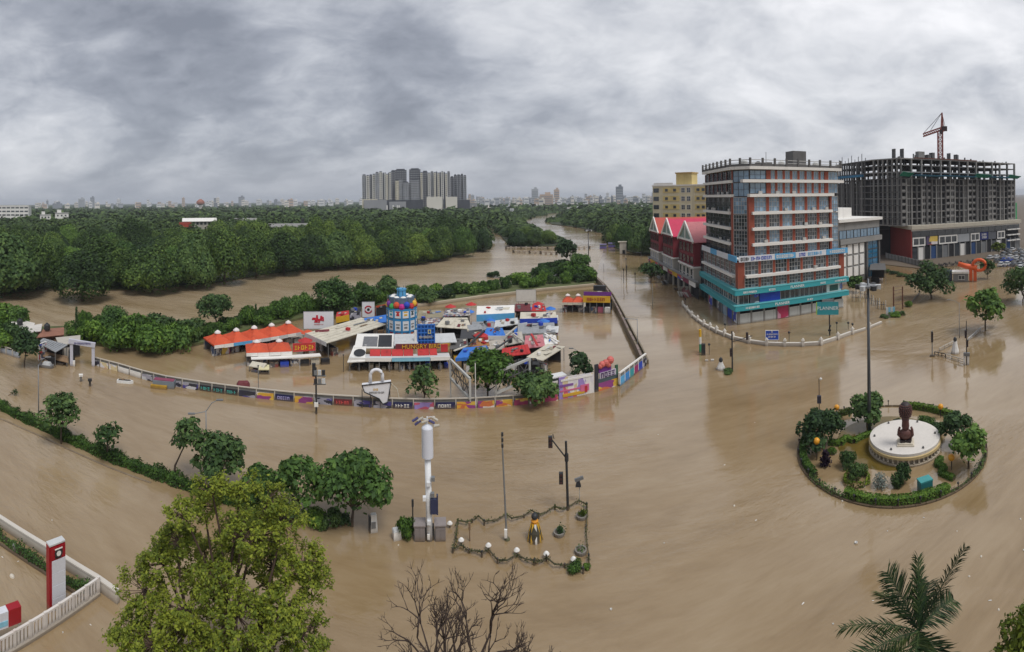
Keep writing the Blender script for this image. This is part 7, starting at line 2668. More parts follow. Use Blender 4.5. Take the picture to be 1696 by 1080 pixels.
    bush('low green clump at the island corner', 972, 942, 12, 8, 1, 'clumps at the island corner', 0.0, 'island_clump')
    bush('bright green shrub beside the small white box', 672, 890, 28, 32, 1, None, 0.0, 'island_shrub')
    t, z, X, s = post_thing('white_box', 'small white box standing by the bright shrub', (657, 892), 'box')
    MB().box(0, 0, -.4, .7, .6, z(877) + .4, .3, .85).obj('body', WHITE, t)
    MB().box(0, 0, z(877) + .002, .66, .56, .12, .3, .8).obj('lid', TIN_L, t)
    t, z, X, s = post_thing('white_kiosk', 'narrow white kiosk leaning beside the round median tree', (619, 880), 'kiosk')
    MB().box(0, 0, -.4, .62, .5, z(850) + .4, .2, .7).obj('body', WHITE, t)
    MB().box(-.34, 0, -.3, .08, .5, z(852) + .2, .2).obj('side_panel', BLACK, t)
    MB().box(0, -.26, .4, .36, .05, .5, .2).obj('notice', METAL, t)


island()


# ------------------------------------------------------------------ the roundabout
def roundabout():
    C = V2(P(1478, 741))
    rad = (V2(P(1634, 741)) - V2(P(1322, 741))).length / 2
    print('roundabout', rad, C)
    t = thing('roundabout_kerb', 'dark kerb ring with small posts and chain round the roundabout garden', 'kerb', C)
    n = 64
    KM = mat('kerb_dark', (0.07, 0.055, 0.035), .9, .35, 1.5)
    seg = MB()
    L = 2 * PI * rad / n
    seg.box(0, 0, -.8, L * .96, .22, .93)
    sm = seg.mesh('kerb_stone', KM)
    pm = MB().cyl((0, 0, 0), (0, 0, .55), .05, n=6).sphere((0, 0, .6), .11, 8, 6).mesh('kerb_post', BLACK)
    for i in range(n):
        a = 2 * PI * (i + .5) / n
        put('kerb_stone', sm, t, (math.cos(a) * rad, math.sin(a) * rad, 0), a + PI / 2)
        if i % 2 == 0:
            put('kerb_post', pm, t, (math.cos(a) * rad, math.sin(a) * rad, .1), a)
    # drowned lawn showing olive through shallow water
    lb = MB().lathe([(rad * .58, -.3), (rad * .58, .012)], 40)
    lawn = lb.obj('sunken_lawn', None or lawn_mat(), None, (C.x + .8, C.y + 1.2, 0))
    tag(lawn, 'shallow olive water over the drowned roundabout lawn', 'water', kind='structure')

    # round pedestal
    pc = V2(P(1499, 741))
    front = V2(P(1499, 776))
    pr = (V2(P(1560, 741)) - V2(P(1440, 741))).length / 2
    t = thing('plinth', 'round cream stone plinth with a decorated band carrying the statue', 'plinth', pc)
    zt = 1.25
    STN = mat('plinth_stone', (0.56, 0.50, 0.40), .8, .12, .8, streak=.3)
    SAND2 = mat('plinth_sand', (0.50, 0.38, 0.19), .8, .15, .8)
    MB().lathe([(pr * 1.0, -.6), (pr * 1.0, .16), (pr * .97, .2)], 56).obj('base_step', STN, t)
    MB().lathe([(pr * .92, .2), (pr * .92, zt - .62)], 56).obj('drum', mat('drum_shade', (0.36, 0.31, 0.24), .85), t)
    MB().lathe([(pr * .97, zt - .62), (pr * 1.0, zt - .55), (pr * 1.0, zt - .30), (pr * .96, zt - .26)], 56).obj('cornice', SAND2, t)
    MB().lathe([(pr * .965, zt - .26), (pr * .965, zt), (pr * .90, zt + .04)], 56).obj('platform', mat('platform_white', (0.62, 0.58, 0.53), .7, .08, .5), t)
    k = 44
    bm = MB().lathe([(.10, 0), (.13, .1), (.07, .25), (.13, .45), (.1, .62)], 8).mesh('baluster', STN)
    for i in range(k):
        a = 2 * PI * i / k
        put('baluster', bm, t, (math.cos(a) * pr * .955, math.sin(a) * pr * .955, .19), 0)
    for i in range(6):
        a = 2 * PI * (i + .3) / 6
        MB().cyl((math.cos(a) * pr * .84, math.sin(a) * pr * .84, zt + .04), (math.cos(a) * pr * .84, math.sin(a) * pr * .84, zt + .22), .12, .09, 8).obj('spotlight', CONC_D, t)
    # sculpture
    sc = V2(P(1500, 735.0, zt))
    t = thing('bronze_sculpture', 'red-brown sculpture of a large dark head on a slender fluted stem', 'statue', (sc.x, sc.y, zt + .05), bearing(sc))
    BZ = mat('bronze_red', (0.105, 0.042, 0.034), .5, .25, 1.5, bump=.3)
    BD = mat('bronze_dark', (0.028, 0.017, 0.018), .5, .3, 2.5, bump=.4)
    MB().box(0, 0, 0, 1.75, 1.5, .14).box(0, 0, .14, 1.5, 1.3, .12).obj('slab', STN, t)
    MB().box(-.32, -.15, .26, .5, .6, .22, .2).box(.35, -.15, .26, .5, .6, .22, -.2).obj('foot', BD, t)
    b = MB()
    b.lathe([(.30, .44), (.58, .66), (.68, 1.0), (.60, 1.3), (.40, 1.42), (.34, 1.55)], 12, sy=.75)
    b.obj('body', BZ, t, smooth=True)
    for sg in (-1, 1):
        MB().tube([(sg * .42, -.1, .6), (sg * .72, -.12, .95), (sg * .68, -.1, 1.45), (sg * .58, -.08, 1.72)], .2, 7, .11).obj('petal', BZ, t, smooth=True)
    MB().lathe([(.34, 1.5), (.40, 1.8), (.36, 2.3), (.42, 2.75)], 10).obj('stem', BZ, t, smooth=True)
    hb = MB().lathe([(.30, 2.6), (.58, 2.9), (.66, 3.4), (.62, 3.85), (.42, 4.15), (.14, 4.26)], 14, sy=.95)
    hb.obj('head', BD, t, smooth=True)
    fb = MB()
    for j in range(7):
        for i in range(9):
            a = PI * (1.05 + .9 * i / 8) + .1 * (j % 2)
            zz = 2.85 + j * .19
            r = np.interp(zz, [2.6, 2.9, 3.4, 3.85, 4.15], [.30, .58, .66, .62, .42])
            fb.sphere((math.cos(a) * r, math.sin(a) * r * .95, zz), .085, 6, 4)
    o = fb.obj('surface_knobs', BZ, t)
    o['kind'] = 'stuff'
    # globe lamps
    for i, (x, y, yb) in enumerate(((1386, 676, 690), (1353, 732, 762), (1558, 675, 692), (1576, 760, 778))):
        p = V2(P(x, yb))
        g = thing('globe_lamp', 'amber globe lamp on a short post in the roundabout garden', 'lamp', p, 0, 'amber globe lamps of the roundabout')
        zc = ZT(p, y)
        MB().cyl((0, 0, -.6), (0, 0, zc - .25), .05, n=6).obj('post', BLACK, g)
        MB().sphere((0, 0, zc), .34, 12, 9).obj('globe', mat('amber_globe', (0.68, 0.30, 0.02), .3, .08, mud=False), g, smooth=True)
    # clipped hedges
    def arc(a0, a1, k, r=rad * .955):
        return [(C.x + math.cos(R(a0 + (a1 - a0) * i / k)) * r, C.y + math.sin(R(a0 + (a1 - a0) * i / k)) * r, 0) for i in range(k + 1)]
    base = math.degrees(math.atan2(-C.y, -C.x))          # towards the camera
    hedge('garden_hedge', 'clipped green hedge along the street side of the roundabout ring', arc(base - 26, base + 32, 9), .7, .75, LEAF_HEDGE, 520, .09, seed=21, trim=.05)
    hedge('garden_hedge', 'clipped green hedge bordering the big round shrub', arc(base - 108, base - 50, 8), .6, .7, LEAF_HEDGE, 420, .09, seed=22, trim=.06)
    hedge('garden_hedge', 'clipped green hedge on the far rim behind the statue', arc(base + 125, base + 172, 8), .6, .7, LEAF_HEDGE, 420, .09, seed=23, trim=.06)
    hedge('garden_hedge', 'short yellowish hedge beside an amber globe on the far rim', arc(base - 148, base - 122, 5), .6, .55, LEAF_LIGHT, 380, .09, seed=24, trim=.1)
    for a0, a1, sd_, lb_ in ((base - 52, base - 26, 27, 'ragged creeper on the kerb between the two clipped hedges'), (base + 32, base + 84, 28, 'ragged creeper on the kerb below the small open tree'), (base + 84, base + 125, 29, 'ragged creeper on the kerb by the spiky shrub')):
        hedge('kerb_creeper', lb_, arc(a0, a1, 7, rad * .985), .34, .24, LEAF_DARK, 150, .085, seed=sd_, trim=.5)
    hedge('zigzag_hedge', 'zigzag clipped hedge between the round shrub and the plinth', [P(x, y) for x, y in ((1372, 736), (1392, 738), (1402, 728), (1414, 734), (1428, 726), (1446, 720))], .55, .5, LEAF_HEDGE, 520, .08, seed=25, trim=.05)
    hedge('zigzag_hedge', 'zigzag clipped hedge beside the teal box', [P(x, y) for x, y in ((1560, 762), (1550, 772), (1566, 778), (1556, 786), (1580, 796))], .5, .45, LEAF_HEDGE, 560, .08, seed=26, trim=.05)
    # plants
    px_tree('garden_tree', 'big round dark shrub-tree inside the roundabout ring', 71, (1360, 738), 1323, 1399, 682, 728, 3.6, 2600, 20, LEAF_DARK, small=.42, shell=.4)
    px_tree('garden_tree', 'dark spreading shrub behind the lighting mast', 72, (1436, 704), 1405, 1468, 652, 692, 4.0, 1500, 18, LEAF_DARK, small=.4, shell=.4)
    px_tree('garden_tree', 'dark spiky shrub on the rim by the small open tree', 73, (1580, 738), 1556, 1608, 684, 726, 3.6, 1300, 16, LEAF_DARK, small=.4, shell=.4)
    px_tree('garden_tree', 'small open-trunked tree with a flat round crown on the rim', 74, (1604, 776), 1573, 1638, 711, 752, 4.2, 1300, 16, LEAF_MID, small=.42, shell=.4)
    pl = [('round dark topiary ball in the lime ring', 1419, 792, 30, 26, 2), ('dark leafy topiary with a green top by the plinth', 1404, 772, 28, 26, 2), ('dark feathery shrub in front of the plinth', 1494, 800, 30, 30, 2),
          ('low olive shrub behind the statue', 1533, 704, 26, 12, 1), ('low shrub behind the plinth rim by the mast', 1488, 704, 18, 10, 2), ('dark green low shrub by the lime ring', 1378, 752, 14, 10, 0), ('brownish-green mound near the spiky shrub', 1552, 716, 34, 14, 2)]
    for lbl, x, y, w, h, k in pl:
        bush(lbl, x, y, w, h, k, None, 0.0, 'garden_shrub')
    rgx = np.random.default_rng(88)
    for lbl, x, y, w, h, m in (('silver-grey agave in front of the plinth', 1458, 806, 32, 24, leaf_mat('leaf_silver', (0.10, 0.12, 0.10), (0.20, 0.23, 0.20), (0.33, 0.36, 0.33), .1, .5)),
                               ('dark purple-leaved shrub near the amber globe', 1367, 772, 22, 28, leaf_mat('leaf_purple', (0.008, 0.005, 0.010), (0.025, 0.012, 0.028), (0.05, 0.02, 0.045), .1, .5)),
                               ('lime-green leaf ring round the dark topiary', 1419, 797, 46, 14, leaf_mat('leaf_lime', (0.05, 0.08, 0.01), (0.14, 0.20, 0.02), (0.30, 0.36, 0.04), .2, .7))):
        p = V2(P(x, y))
        s = MPP(p)
        g = thing('garden_plant', lbl, 'plant', p)
        nn = 420
        a = rgx.uniform(0, 6.28, nn)
        if 'ring' in lbl:
            rr = rgx.normal(w * s * .44, .07, nn)
            pt = np.stack([np.cos(a) * rr, np.sin(a) * rr, rgx.uniform(0, h * s, nn) * .8], 1)
        else:
            e = rgx.uniform(.1, 1.45, nn)
            rr = rgx.uniform(.25, 1, nn)
            pt = np.stack([np.cos(a) * np.cos(e) * rr * w * s * .5, np.sin(a) * np.cos(e) * rr * w * s * .5, np.sin(e) * rr * h * s], 1)
        v, f = leaves_at(rgx, pt, np.tile([0, 0, 1.0], (nn, 1)), .12, .4 if 'agave' in lbl else .7, .9)
        put('foliage', np_mesh('foliage', v, f, m), g)
        MB().cyl((0, 0, -.6), (0, 0, .3), .08, .05, 6).obj('stem', BARK, g)
    t, z, X, s = post_thing('garden_bin', 'teal box standing at the rim hedge of the roundabout', (1532, 812), 'box', turn=.5)
    MB().box(0, 0, -.4, 1.2, .8, z(798) + .4).obj('body', mat('teal_box', (0.025, 0.17, 0.18), .5, .15), t)
    MB().box(0, 0, z(798) + .002, 1.26, .86, .14).obj('lid', mat('teal_lid', (0.05, 0.27, 0.27), .5), t)
    t, z, X, s = post_thing('speaker_post', 'thin post with a dark box and white lamp behind the round shrub', (1357, 688), 'post')
    MB().cyl((0, 0, -.6), (0, 0, z(628)), .05, n=6).obj('shaft', BLACK, t)
    MB().box(0, -.1, z(668), .5, .35, .9).obj('speaker_box', mat('box_slate', (0.05, 0.05, 0.07), .6), t)
    MB().sphere((.22, -.1, z(628)), .16, 8, 6).obj('lamp', WHITE, t)


def lawn_mat():
    m = bpy.data.materials.new('olive_shallows')
    m.use_nodes = True
    t = NT(m.node_tree)
    tc = t.n('ShaderNodeTexCoord').outputs['Object']
    n1 = t.noise(tc, .5, 4, .6)
    n2 = t.noise(tc, 2.2, 3, .6)
    c = t.ramp(n1, [(.3, (0.085, 0.062, 0.012)), (.6, (0.145, 0.100, 0.025)), (.75, (0.20, 0.145, 0.07))])
    bp = t.n('ShaderNodeBump', {'Strength': .1, 'Distance': .1, 'Height': n2}).outputs[0]
    b = t.n('ShaderNodeBsdfPrincipled', {'Base Color': c, 'Roughness': .1, 'IOR': 1.33, 'Normal': bp})
    t.n('ShaderNodeOutputMaterial', {0: b.outputs[0]})
    return m


roundabout()


# ------------------------------------------------------------------ balustrade and signs before the office block
def balustrade():
    path = [(1131, 508), (1146, 526), (1166, 541), (1187, 552), (1214, 563), (1241, 569), (1270, 573), (1300, 574), (1330, 574), (1360, 572), (1388, 563), (1412, 554), (1440, 545), (1466, 534)]
    pts = [V2(P(x, y)) for x, y in path]
    t = thing('balustrade', 'low white balustrade with pointed posts round the office forecourt', 'wall', pts[0])
    PW = mat('balustrade_white', (0.62, 0.58, 0.52), .8, .15, .8, streak=.3)
    pm = MB().box(0, 0, -1, .46, .46, 2.05).box(0, 0, 1.05, .56, .56, .12).lathe([(.2, 1.17), (.22, 1.3), (.05, 1.55)], 8).mesh('post', PW)
    for j, (a, b) in enumerate(zip(pts[:-1], pts[1:])):
        f = Face(t, a, b)
        if 11 <= j:
            f.box('wall_segment', PW, 0, f.L * .8, -1, .5, .0, .35)
        else:
            f.box('wall_segment', PW, 0, f.L, -1, .55, 0, .3)
            f.box('coping', PW, 0, f.L, .55, .68, .06, .44)
        k = 2 if j < 4 else 1
        for i in range(k):
            c = f.at(f.L * i / k)
            put('post', pm, t, (c.x, c.y, 0), f.rz)
    gm = None
    for i, (x, y, y1) in enumerate(((1201, 553, 538), (1307, 566, 552), (1375, 556, 541), (1386, 552, 536), (1412, 552, 538), (1405, 546, 536), (1135, 505, 496))):
        g, z, X, s = post_thing('globe_post', 'black garden lamp post behind the white balustrade', (x, y), 'lamp', 'garden lamp posts behind the balustrade')
        MB().cyl((0, 0, -1), (0, 0, z(y1)), .06, n=6).obj('shaft', BLACK, g)
        MB().sphere((0, 0, z(y1) + .1), .24, 9, 6).obj('globe', BLACK, g)
    tt, off, w, z0, z1 = board('blue_sign', 'blue board with white marks fixed at the balustrade', (1279, 572), 1268, 1290, 548, 563, mat('sign_blue', (0.02, 0.07, 0.42), .5), WHITE)
    letters(tt, scribble(w * .6, .3, WHITE, 3), (off, -.09, z0 + .55))
    letters(tt, scribble(w * .8, .22, WHITE, 4), (off, -.09, z0 + 1.0))
    letters(tt, scribble(.3, .35, WHITE, 6), (off, -.09, z0 + 1.5))
    tt, off, w, z0, z1 = board('teal_sign', 'teal lettered board on a single black pole in the office forecourt', (1374, 556), 1354, 1389, 501, 521, TEAL, TEAL, legs=False)
    letters(tt, text_mesh('lettering', 'PLANNER', .95, MATS['sign_white']), (off, -.09, (z0 + z1) / 2))
    MB().box(off - w / 2 - .12, 0, z0, .2, .3, z1 - z0).obj('lime_edge', mat('lime_paint', (0.3, 0.5, 0.1), .6), tt)
    MB().cyl((0, .1, -1), (0, .1, z1), .12, n=8).obj('pole', BLACK, tt)
    MB().box(0, 0, .9, .6, .3, .3).obj('switch_box', BLACK, tt)
    MB().box(off, .3, z1 + .05, w * .55, .3, .5, .2).obj('top_lamp', METAL, tt)
    # striped bollard pole and the things beside it
    t, z, X, s = post_thing('striped_marker', 'yellow, white and green striped marker pole in the road', (1160, 584), 'post')
    for k, (m, y0, y1) in enumerate(((mat('marker_green', (0.05, 0.3, 0.15), .6), 590, 570), (WHITE, 570, 558), (YEL, 558, 546))):
        MB().cyl((0, 0, z(y0) if k else -1, ), (0, 0, z(y1)), .22, n=10).obj('stripe', m, t)
    t, z, X, s = post_thing('control_cabinet', 'small black cabinet next to the striped marker pole', (1165, 588), 'cabinet')
    MB().box(0, 0, -.6, .7, .6, z(570) + .6).obj('body', BLACK, t)
    MB().cyl((1.0, 0, -.6), (1.0, 0, z(572)), .06, n=6).sphere((1.0, 0, z(571)), .22, 8, 6).obj('lamp', BLACK, t)
    for i, (x, y, h) in enumerate(((1194, 612, 600), (1582, 585, 566))):
        t, z, X, s = post_thing('traffic_booth', ('white conical traffic booth with a black finial near the level-arm signal', 'white conical traffic booth at the broken railing of the side street')[i], (x, y), 'booth')
        zz = z(h)
        MB().lathe([(.72, -.5), (.68, .25), (.36, zz * .8), (.30, zz)], 8).obj('body', WHITE, t)
        MB().lathe([(.2, zz), (.34, zz + .25), (.24, zz + .6), (.05, zz + .75)], 8).obj('finial', BLACK, t)
    t, z, X, s = post_thing('road_divider', 'pair of white divider stones awash near the striped pole', (1175, 598), 'divider')
    MB().box(-.45, 0, -.4, .5, .4, .6).obj('stone', WHITE, t)
    MB().box(.5, 0, -.4, .5, .4, .68).obj('stone', WHITE, t)
    bush('dark weed clump at the foot of the level-arm signal', 1206, 617, 18, 6, 2, None, 0.0, 'weed_clump')


balustrade()


# ------------------------------------------------------------------ the side street on the far right
def side_street():
    px_tree('street_tree', 'large round dark tree in front of the unfinished block', 81, (1543, 494), 1506, 1576, 428, 486, 2.8, 2600, 22, LEAF_DARK, small=.4, shell=.4)
    px_tree('street_tree', 'broad leafy tree with a flat crown over the broken railing', 82, (1632, 548), 1594, 1670, 475, 532, 4.2, 1100, 18, LEAF_MID, small=.36, shell=.4)
    px_tree('street_tree', 'dense tree beside the parked cars', 83, (1694, 500), 1664, 1728, 436, 492, 3.0, 1800, 18, LEAF_DARK, small=.42, shell=.4)
    px_tree('street_tree', 'small light green tree before the podium balconies', 84, (1654, 424), 1642, 1664, 400, 418, 2.2, 700, 10, LEAF_LIGHT, .25, small=.42)
    px_tree('street_tree', 'narrow green tree beside the orange structure', 85, (1636, 462), 1622, 1648, 426, 456, 2.4, 800, 10, LEAF_DARK, small=.42)
    px_tree('street_tree', 'small tree squeezed beside the office block', 86, (1418, 484), 1402, 1432, 456, 478, 2.6, 900, 12, LEAF_MID, small=.42)
    px_tree('street_tree', 'dark storm-bent tree at the flooded arcade', 87, (1078, 470), 1058, 1100, 432, 460, 2.8, 800, 14, LEAF_DARK, small=.36)
    for x, y, w, h in ((1480, 454, 14, 6), (1494, 458, 16, 6), (1508, 462, 14, 7), (1468, 452, 12, 6)):
        bush('low dark bush on the drowned kerb by the grey wall', x, y, w, h, 2, 'low bushes on the drowned kerb', 0.0, 'kerb_bush')
    # grey compound wall
    pts = [V2(P(x, y)) for x, y in ((1467, 428), (1500, 436), (1540, 446))]
    t = thing('grey_wall', 'grey block wall in front of the red podium side', 'wall', pts[0])
    for a, b in zip(pts[:-1], pts[1:]):
        f = Face(t, a, b)
        k = int(f.L / 3) + 1
        for i in range(k):
            f.box('wall_bay', CONC, f.L * i / k + .02, f.L * (i + 1) / k - .02, -1, 2.3, 0, .25)
            f.box('wall_pier', CONC_D, f.L * i / k - .2, f.L * i / k + .2, -1, 2.5, .1, .4)
    # gazebo-like gate shed
    t = roofed('gate_shed', 'dark open gate shed beside the glass-fronted block', [(1440, 447), (1468, 447), (1466, 436), (1442, 436)], 4.6, CONC_D, 'shed', fill=MIXED, fill_h=2.5)
    # rusty gantry
    t, z, X, s = post_thing('rusty_gantry', 'rusty ladder-like gantry frame standing in the forecourt water', (1487, 512), 'frame')
    RU = mat('rust', (0.13, 0.055, 0.035), .9, .35, 1.5)
    for x in (1480, 1495):
        MB().box(X(x), 0, -1, .3, .3, z(475) + 1).obj('upright', RU, t)
    for k in range(6):
        MB().bar((X(1480), 0, z(506 - k * 6)), (X(1495), 0, z(503 - k * 6)), .12).obj('rung', mat('rung_grey', (0.30, 0.22, 0.18), .8), t)
    # forecourt clutter: fence panels, parked vehicles
    RT = random.Random(5)
    for i, (x, y) in enumerate(((1432, 494), (1440, 502), (1450, 506), (1460, 512), (1418, 500))):
        t, z, X, s = post_thing('yard_fence', 'grey fence bay in the office side yard', (x, y), 'fence', 'fence bays of the office side yard', turn=R(-25))
        for k in range(5):
            MB().box((k - 2) * .55, 0, -1, .12, .1, 2.9 + RT.uniform(-.3, .3)).obj('paling', (METAL, WHITE, WOOD)[k % 3], t)
        MB().box(0, .1, 1.0, 2.6, .08, .14).obj('rail', METAL, t)
    t, z, X, s = post_thing('white_gate', 'pale gate panel at the forecourt entrance', (1475, 522), 'gate', turn=R(20))
    for k in range(4):
        MB().box((k - 1.5) * .55, 0, -.6, .48, .1, 2.4).obj('slat', LBLUE if k % 2 else TIN_L, t)
    MB().box(0, .1, 1.4, 2.3, .1, .14).obj('rail', METAL, t)
    for x, y, w, h, k in ((1482, 524, 18, 7, 1), (1492, 522, 14, 7, 2), (1464, 526, 14, 5, 2), (1505, 508, 12, 9, 0)):
        bush('low green bush at the forecourt entrance', x, y, w, h, k, 'bushes at the forecourt entrance', 0.0, 'forecourt_bush')
    # broken railing pieces of the side street divider
    for i, (x0, y0, x1, y1, m) in enumerate(((1548, 588, 1566, 592, BLACK), (1566, 592, 1598, 602, BEIGE), (1556, 582, 1580, 570, BEIGE), (1604, 565, 1624, 548, TIN_L), (1506, 508, 1524, 486, METAL))):
        a, b = P(x0, y0), P(x1, y1)
        t = thing('broken_railing', ('black sunken rail beside the slim signal', 'beige sunken rail running to the signal cluster', 'leaning beige rail beside the conical booth', 'pale slanting rail under the flat-crowned tree', 'grey railing from the forecourt to the round tree')[i], 'railing', a)
        d = b - a
        n = max(3, int(d.length / 1.2))
        MB().bar((0, 0, .55), d + Vector((0, 0, .6)), .1).obj('top_rail', m, t)
        MB().bar((0, 0, .15), d + Vector((0, 0, .18)), .08).obj('lower_rail', m, t)
        for k in range(n + 1):
            q = d * (k / n)
            MB().box(q.x, q.y, -.8, .1, .1, 1.4).obj('post', m, t)
    # orange tubular structure and kiosk
    t, z, X, s = post_thing('orange_frame', 'bright orange tubular gateway with a ring standing in the water', (1612, 466), 'frame')
    OR = mat('safety_orange', (0.70, 0.11, 0.025), .5, .12)
    MB().tube([(X(1587), 0, z(437)), (X(1600), 0, z(441)), (X(1618), 0, z(444))], .75, 8, .9).obj('beam', OR, t, smooth=True)
    n = 14
    MB().tube([(X(1622) + math.cos(2 * PI * k / n) * 2.0, -.3, z(439) + math.sin(2 * PI * k / n) * 1.7) for k in range(n + 1)], .5, 7).obj('ring', OR, t, smooth=True)
    for x in (1608, 1615):
        MB().box(X(x), 0, -1, 1.0, .8, z(445) + 1).obj('leg', OR, t)
    t, z, X, s = post_thing('grey_kiosk', 'grey and white kiosk next to the orange gateway', (1591, 466), 'kiosk')
    MB().box(0, 0, -1, 4.6, 3, z(452) + 1).obj('body', METAL, t)
    MB().box(0, 0, z(452) + .003, 5.2, 3.6, .6).obj('roof', WHITE, t)
    MB().box(-3.6, .4, -1, 2.0, 2.6, z(448) + 1).obj('side_cabin', mat('cabin_navy', (0.03, 0.035, 0.07), .6), t)
    window(t, .3, -1.58, .8, 0, 2.0, 1.3, 2, 1, WHITE, GL_DARK)

    # parked cars
    def car_meshes(m):
        b = MB()
        b.prism([(-2.1, -.84), (2.0, -.84), (2.18, -.6), (2.18, .6), (2.0, .84), (-2.1, .84), (-2.22, .6), (-2.22, -.6)], .35, .88)
        body = b.mesh('body', m)
        g = MB().box(-.15, 0, .885, 2.5, 1.5, .5, 0, .8)
        glass = g.mesh('cabin', GL_DARK)
        r = MB().box(-.15, 0, 1.388, 1.95, 1.18, .08, 0, .92)
        roof = r.mesh('roof', m)
        w = MB().cyl((0, -.12, 0), (0, .12, 0), .33, n=10).mesh('wheel', BLACK)
        return body, glass, roof, w
    cols = [mat('car_white', (0.66, 0.66, 0.66), .25, .04), mat('car_silver', (0.36, 0.37, 0.38), .25, .05, metal=.4), mat('car_grey', (0.12, 0.125, 0.13), .25, .05), mat('car_blue', (0.03, 0.08, 0.40), .25, .05), mat('car_red', (0.3, 0.03, 0.03), .25, .05)]
    cm = [car_meshes(c) for c in cols]
    nmc = ['white', 'silver', 'dark grey', 'bright blue', 'red']
    RG = random.Random(14)
    for r_, (y, x0, x1) in enumerate(((440, 1658, 1700), (434, 1652, 1705), (428, 1640, 1706), (422, 1662, 1708), (416, 1668, 1710), (446, 1690, 1712))):
        x = x0
        while x < x1:
            ci = RG.choice((0, 0, 0, 1, 1, 2))
            if r_ == 1 and abs(x - 1668) < 7:
                ci = 3
            p = P(x, y + RG.uniform(-1, 1), .25)
            lab = nmc[ci] + ' car parked in the crowded lot before the unfinished block'
            t = thing('parked_car', lab, 'car', p, bearing(p) + R(68) + RG.uniform(-.15, .15), nmc[ci] + ' cars in the crowded lot')
            body, glass, roof, w = cm[ci]
            put('body', body, t)
            put('cabin', glass, t)
            put('roof', roof, t)
            for wx in (-1.35, 1.35):
                for wy in (-.78, .78):
                    put('wheel', w, t, (wx, wy, .33))
            x += RG.uniform(8.5, 11.5)
    # motorbikes packed along the podium
    tyre = MB().cyl((0, -.06, 0), (0, .06, 0), .3, n=10).mesh('wheel', BLACK)
    fr = MB().bar((-.6, 0, .4), (.5, 0, .55), .22, .3).bar((.5, 0, .5), (.65, 0, .95), .08).mesh('frame', mat('bike_dark', (0.05, 0.045, 0.05), .5))
    st = MB().box(-.25, 0, .68, .8, .28, .14).mesh('seat', BLACK)
    hb = MB().bar((.6, -.32, 1.0), (.6, .32, 1.0), .05).mesh('handlebar', METAL)
    for i in range(30):
        x = 1545 + i * 3.1 + RG.uniform(-1, 1)
        p = P(x, 441 + 1.5 * (i % 3) - i * .38, .25)
        t = thing('motorbike', 'dark motorbike in the row parked along the podium shops', 'motorbike', p, bearing(p) + R(75) + RG.uniform(-.3, .3), 'motorbikes parked along the podium shops')
        put('wheel', tyre, t, (-.62, 0, .3))
        put('wheel', tyre, t, (.68, 0, .3))
        for n_, m_ in (('frame', fr), ('seat', st), ('handlebar', hb)):
            put(n_, m_, t)


side_street()


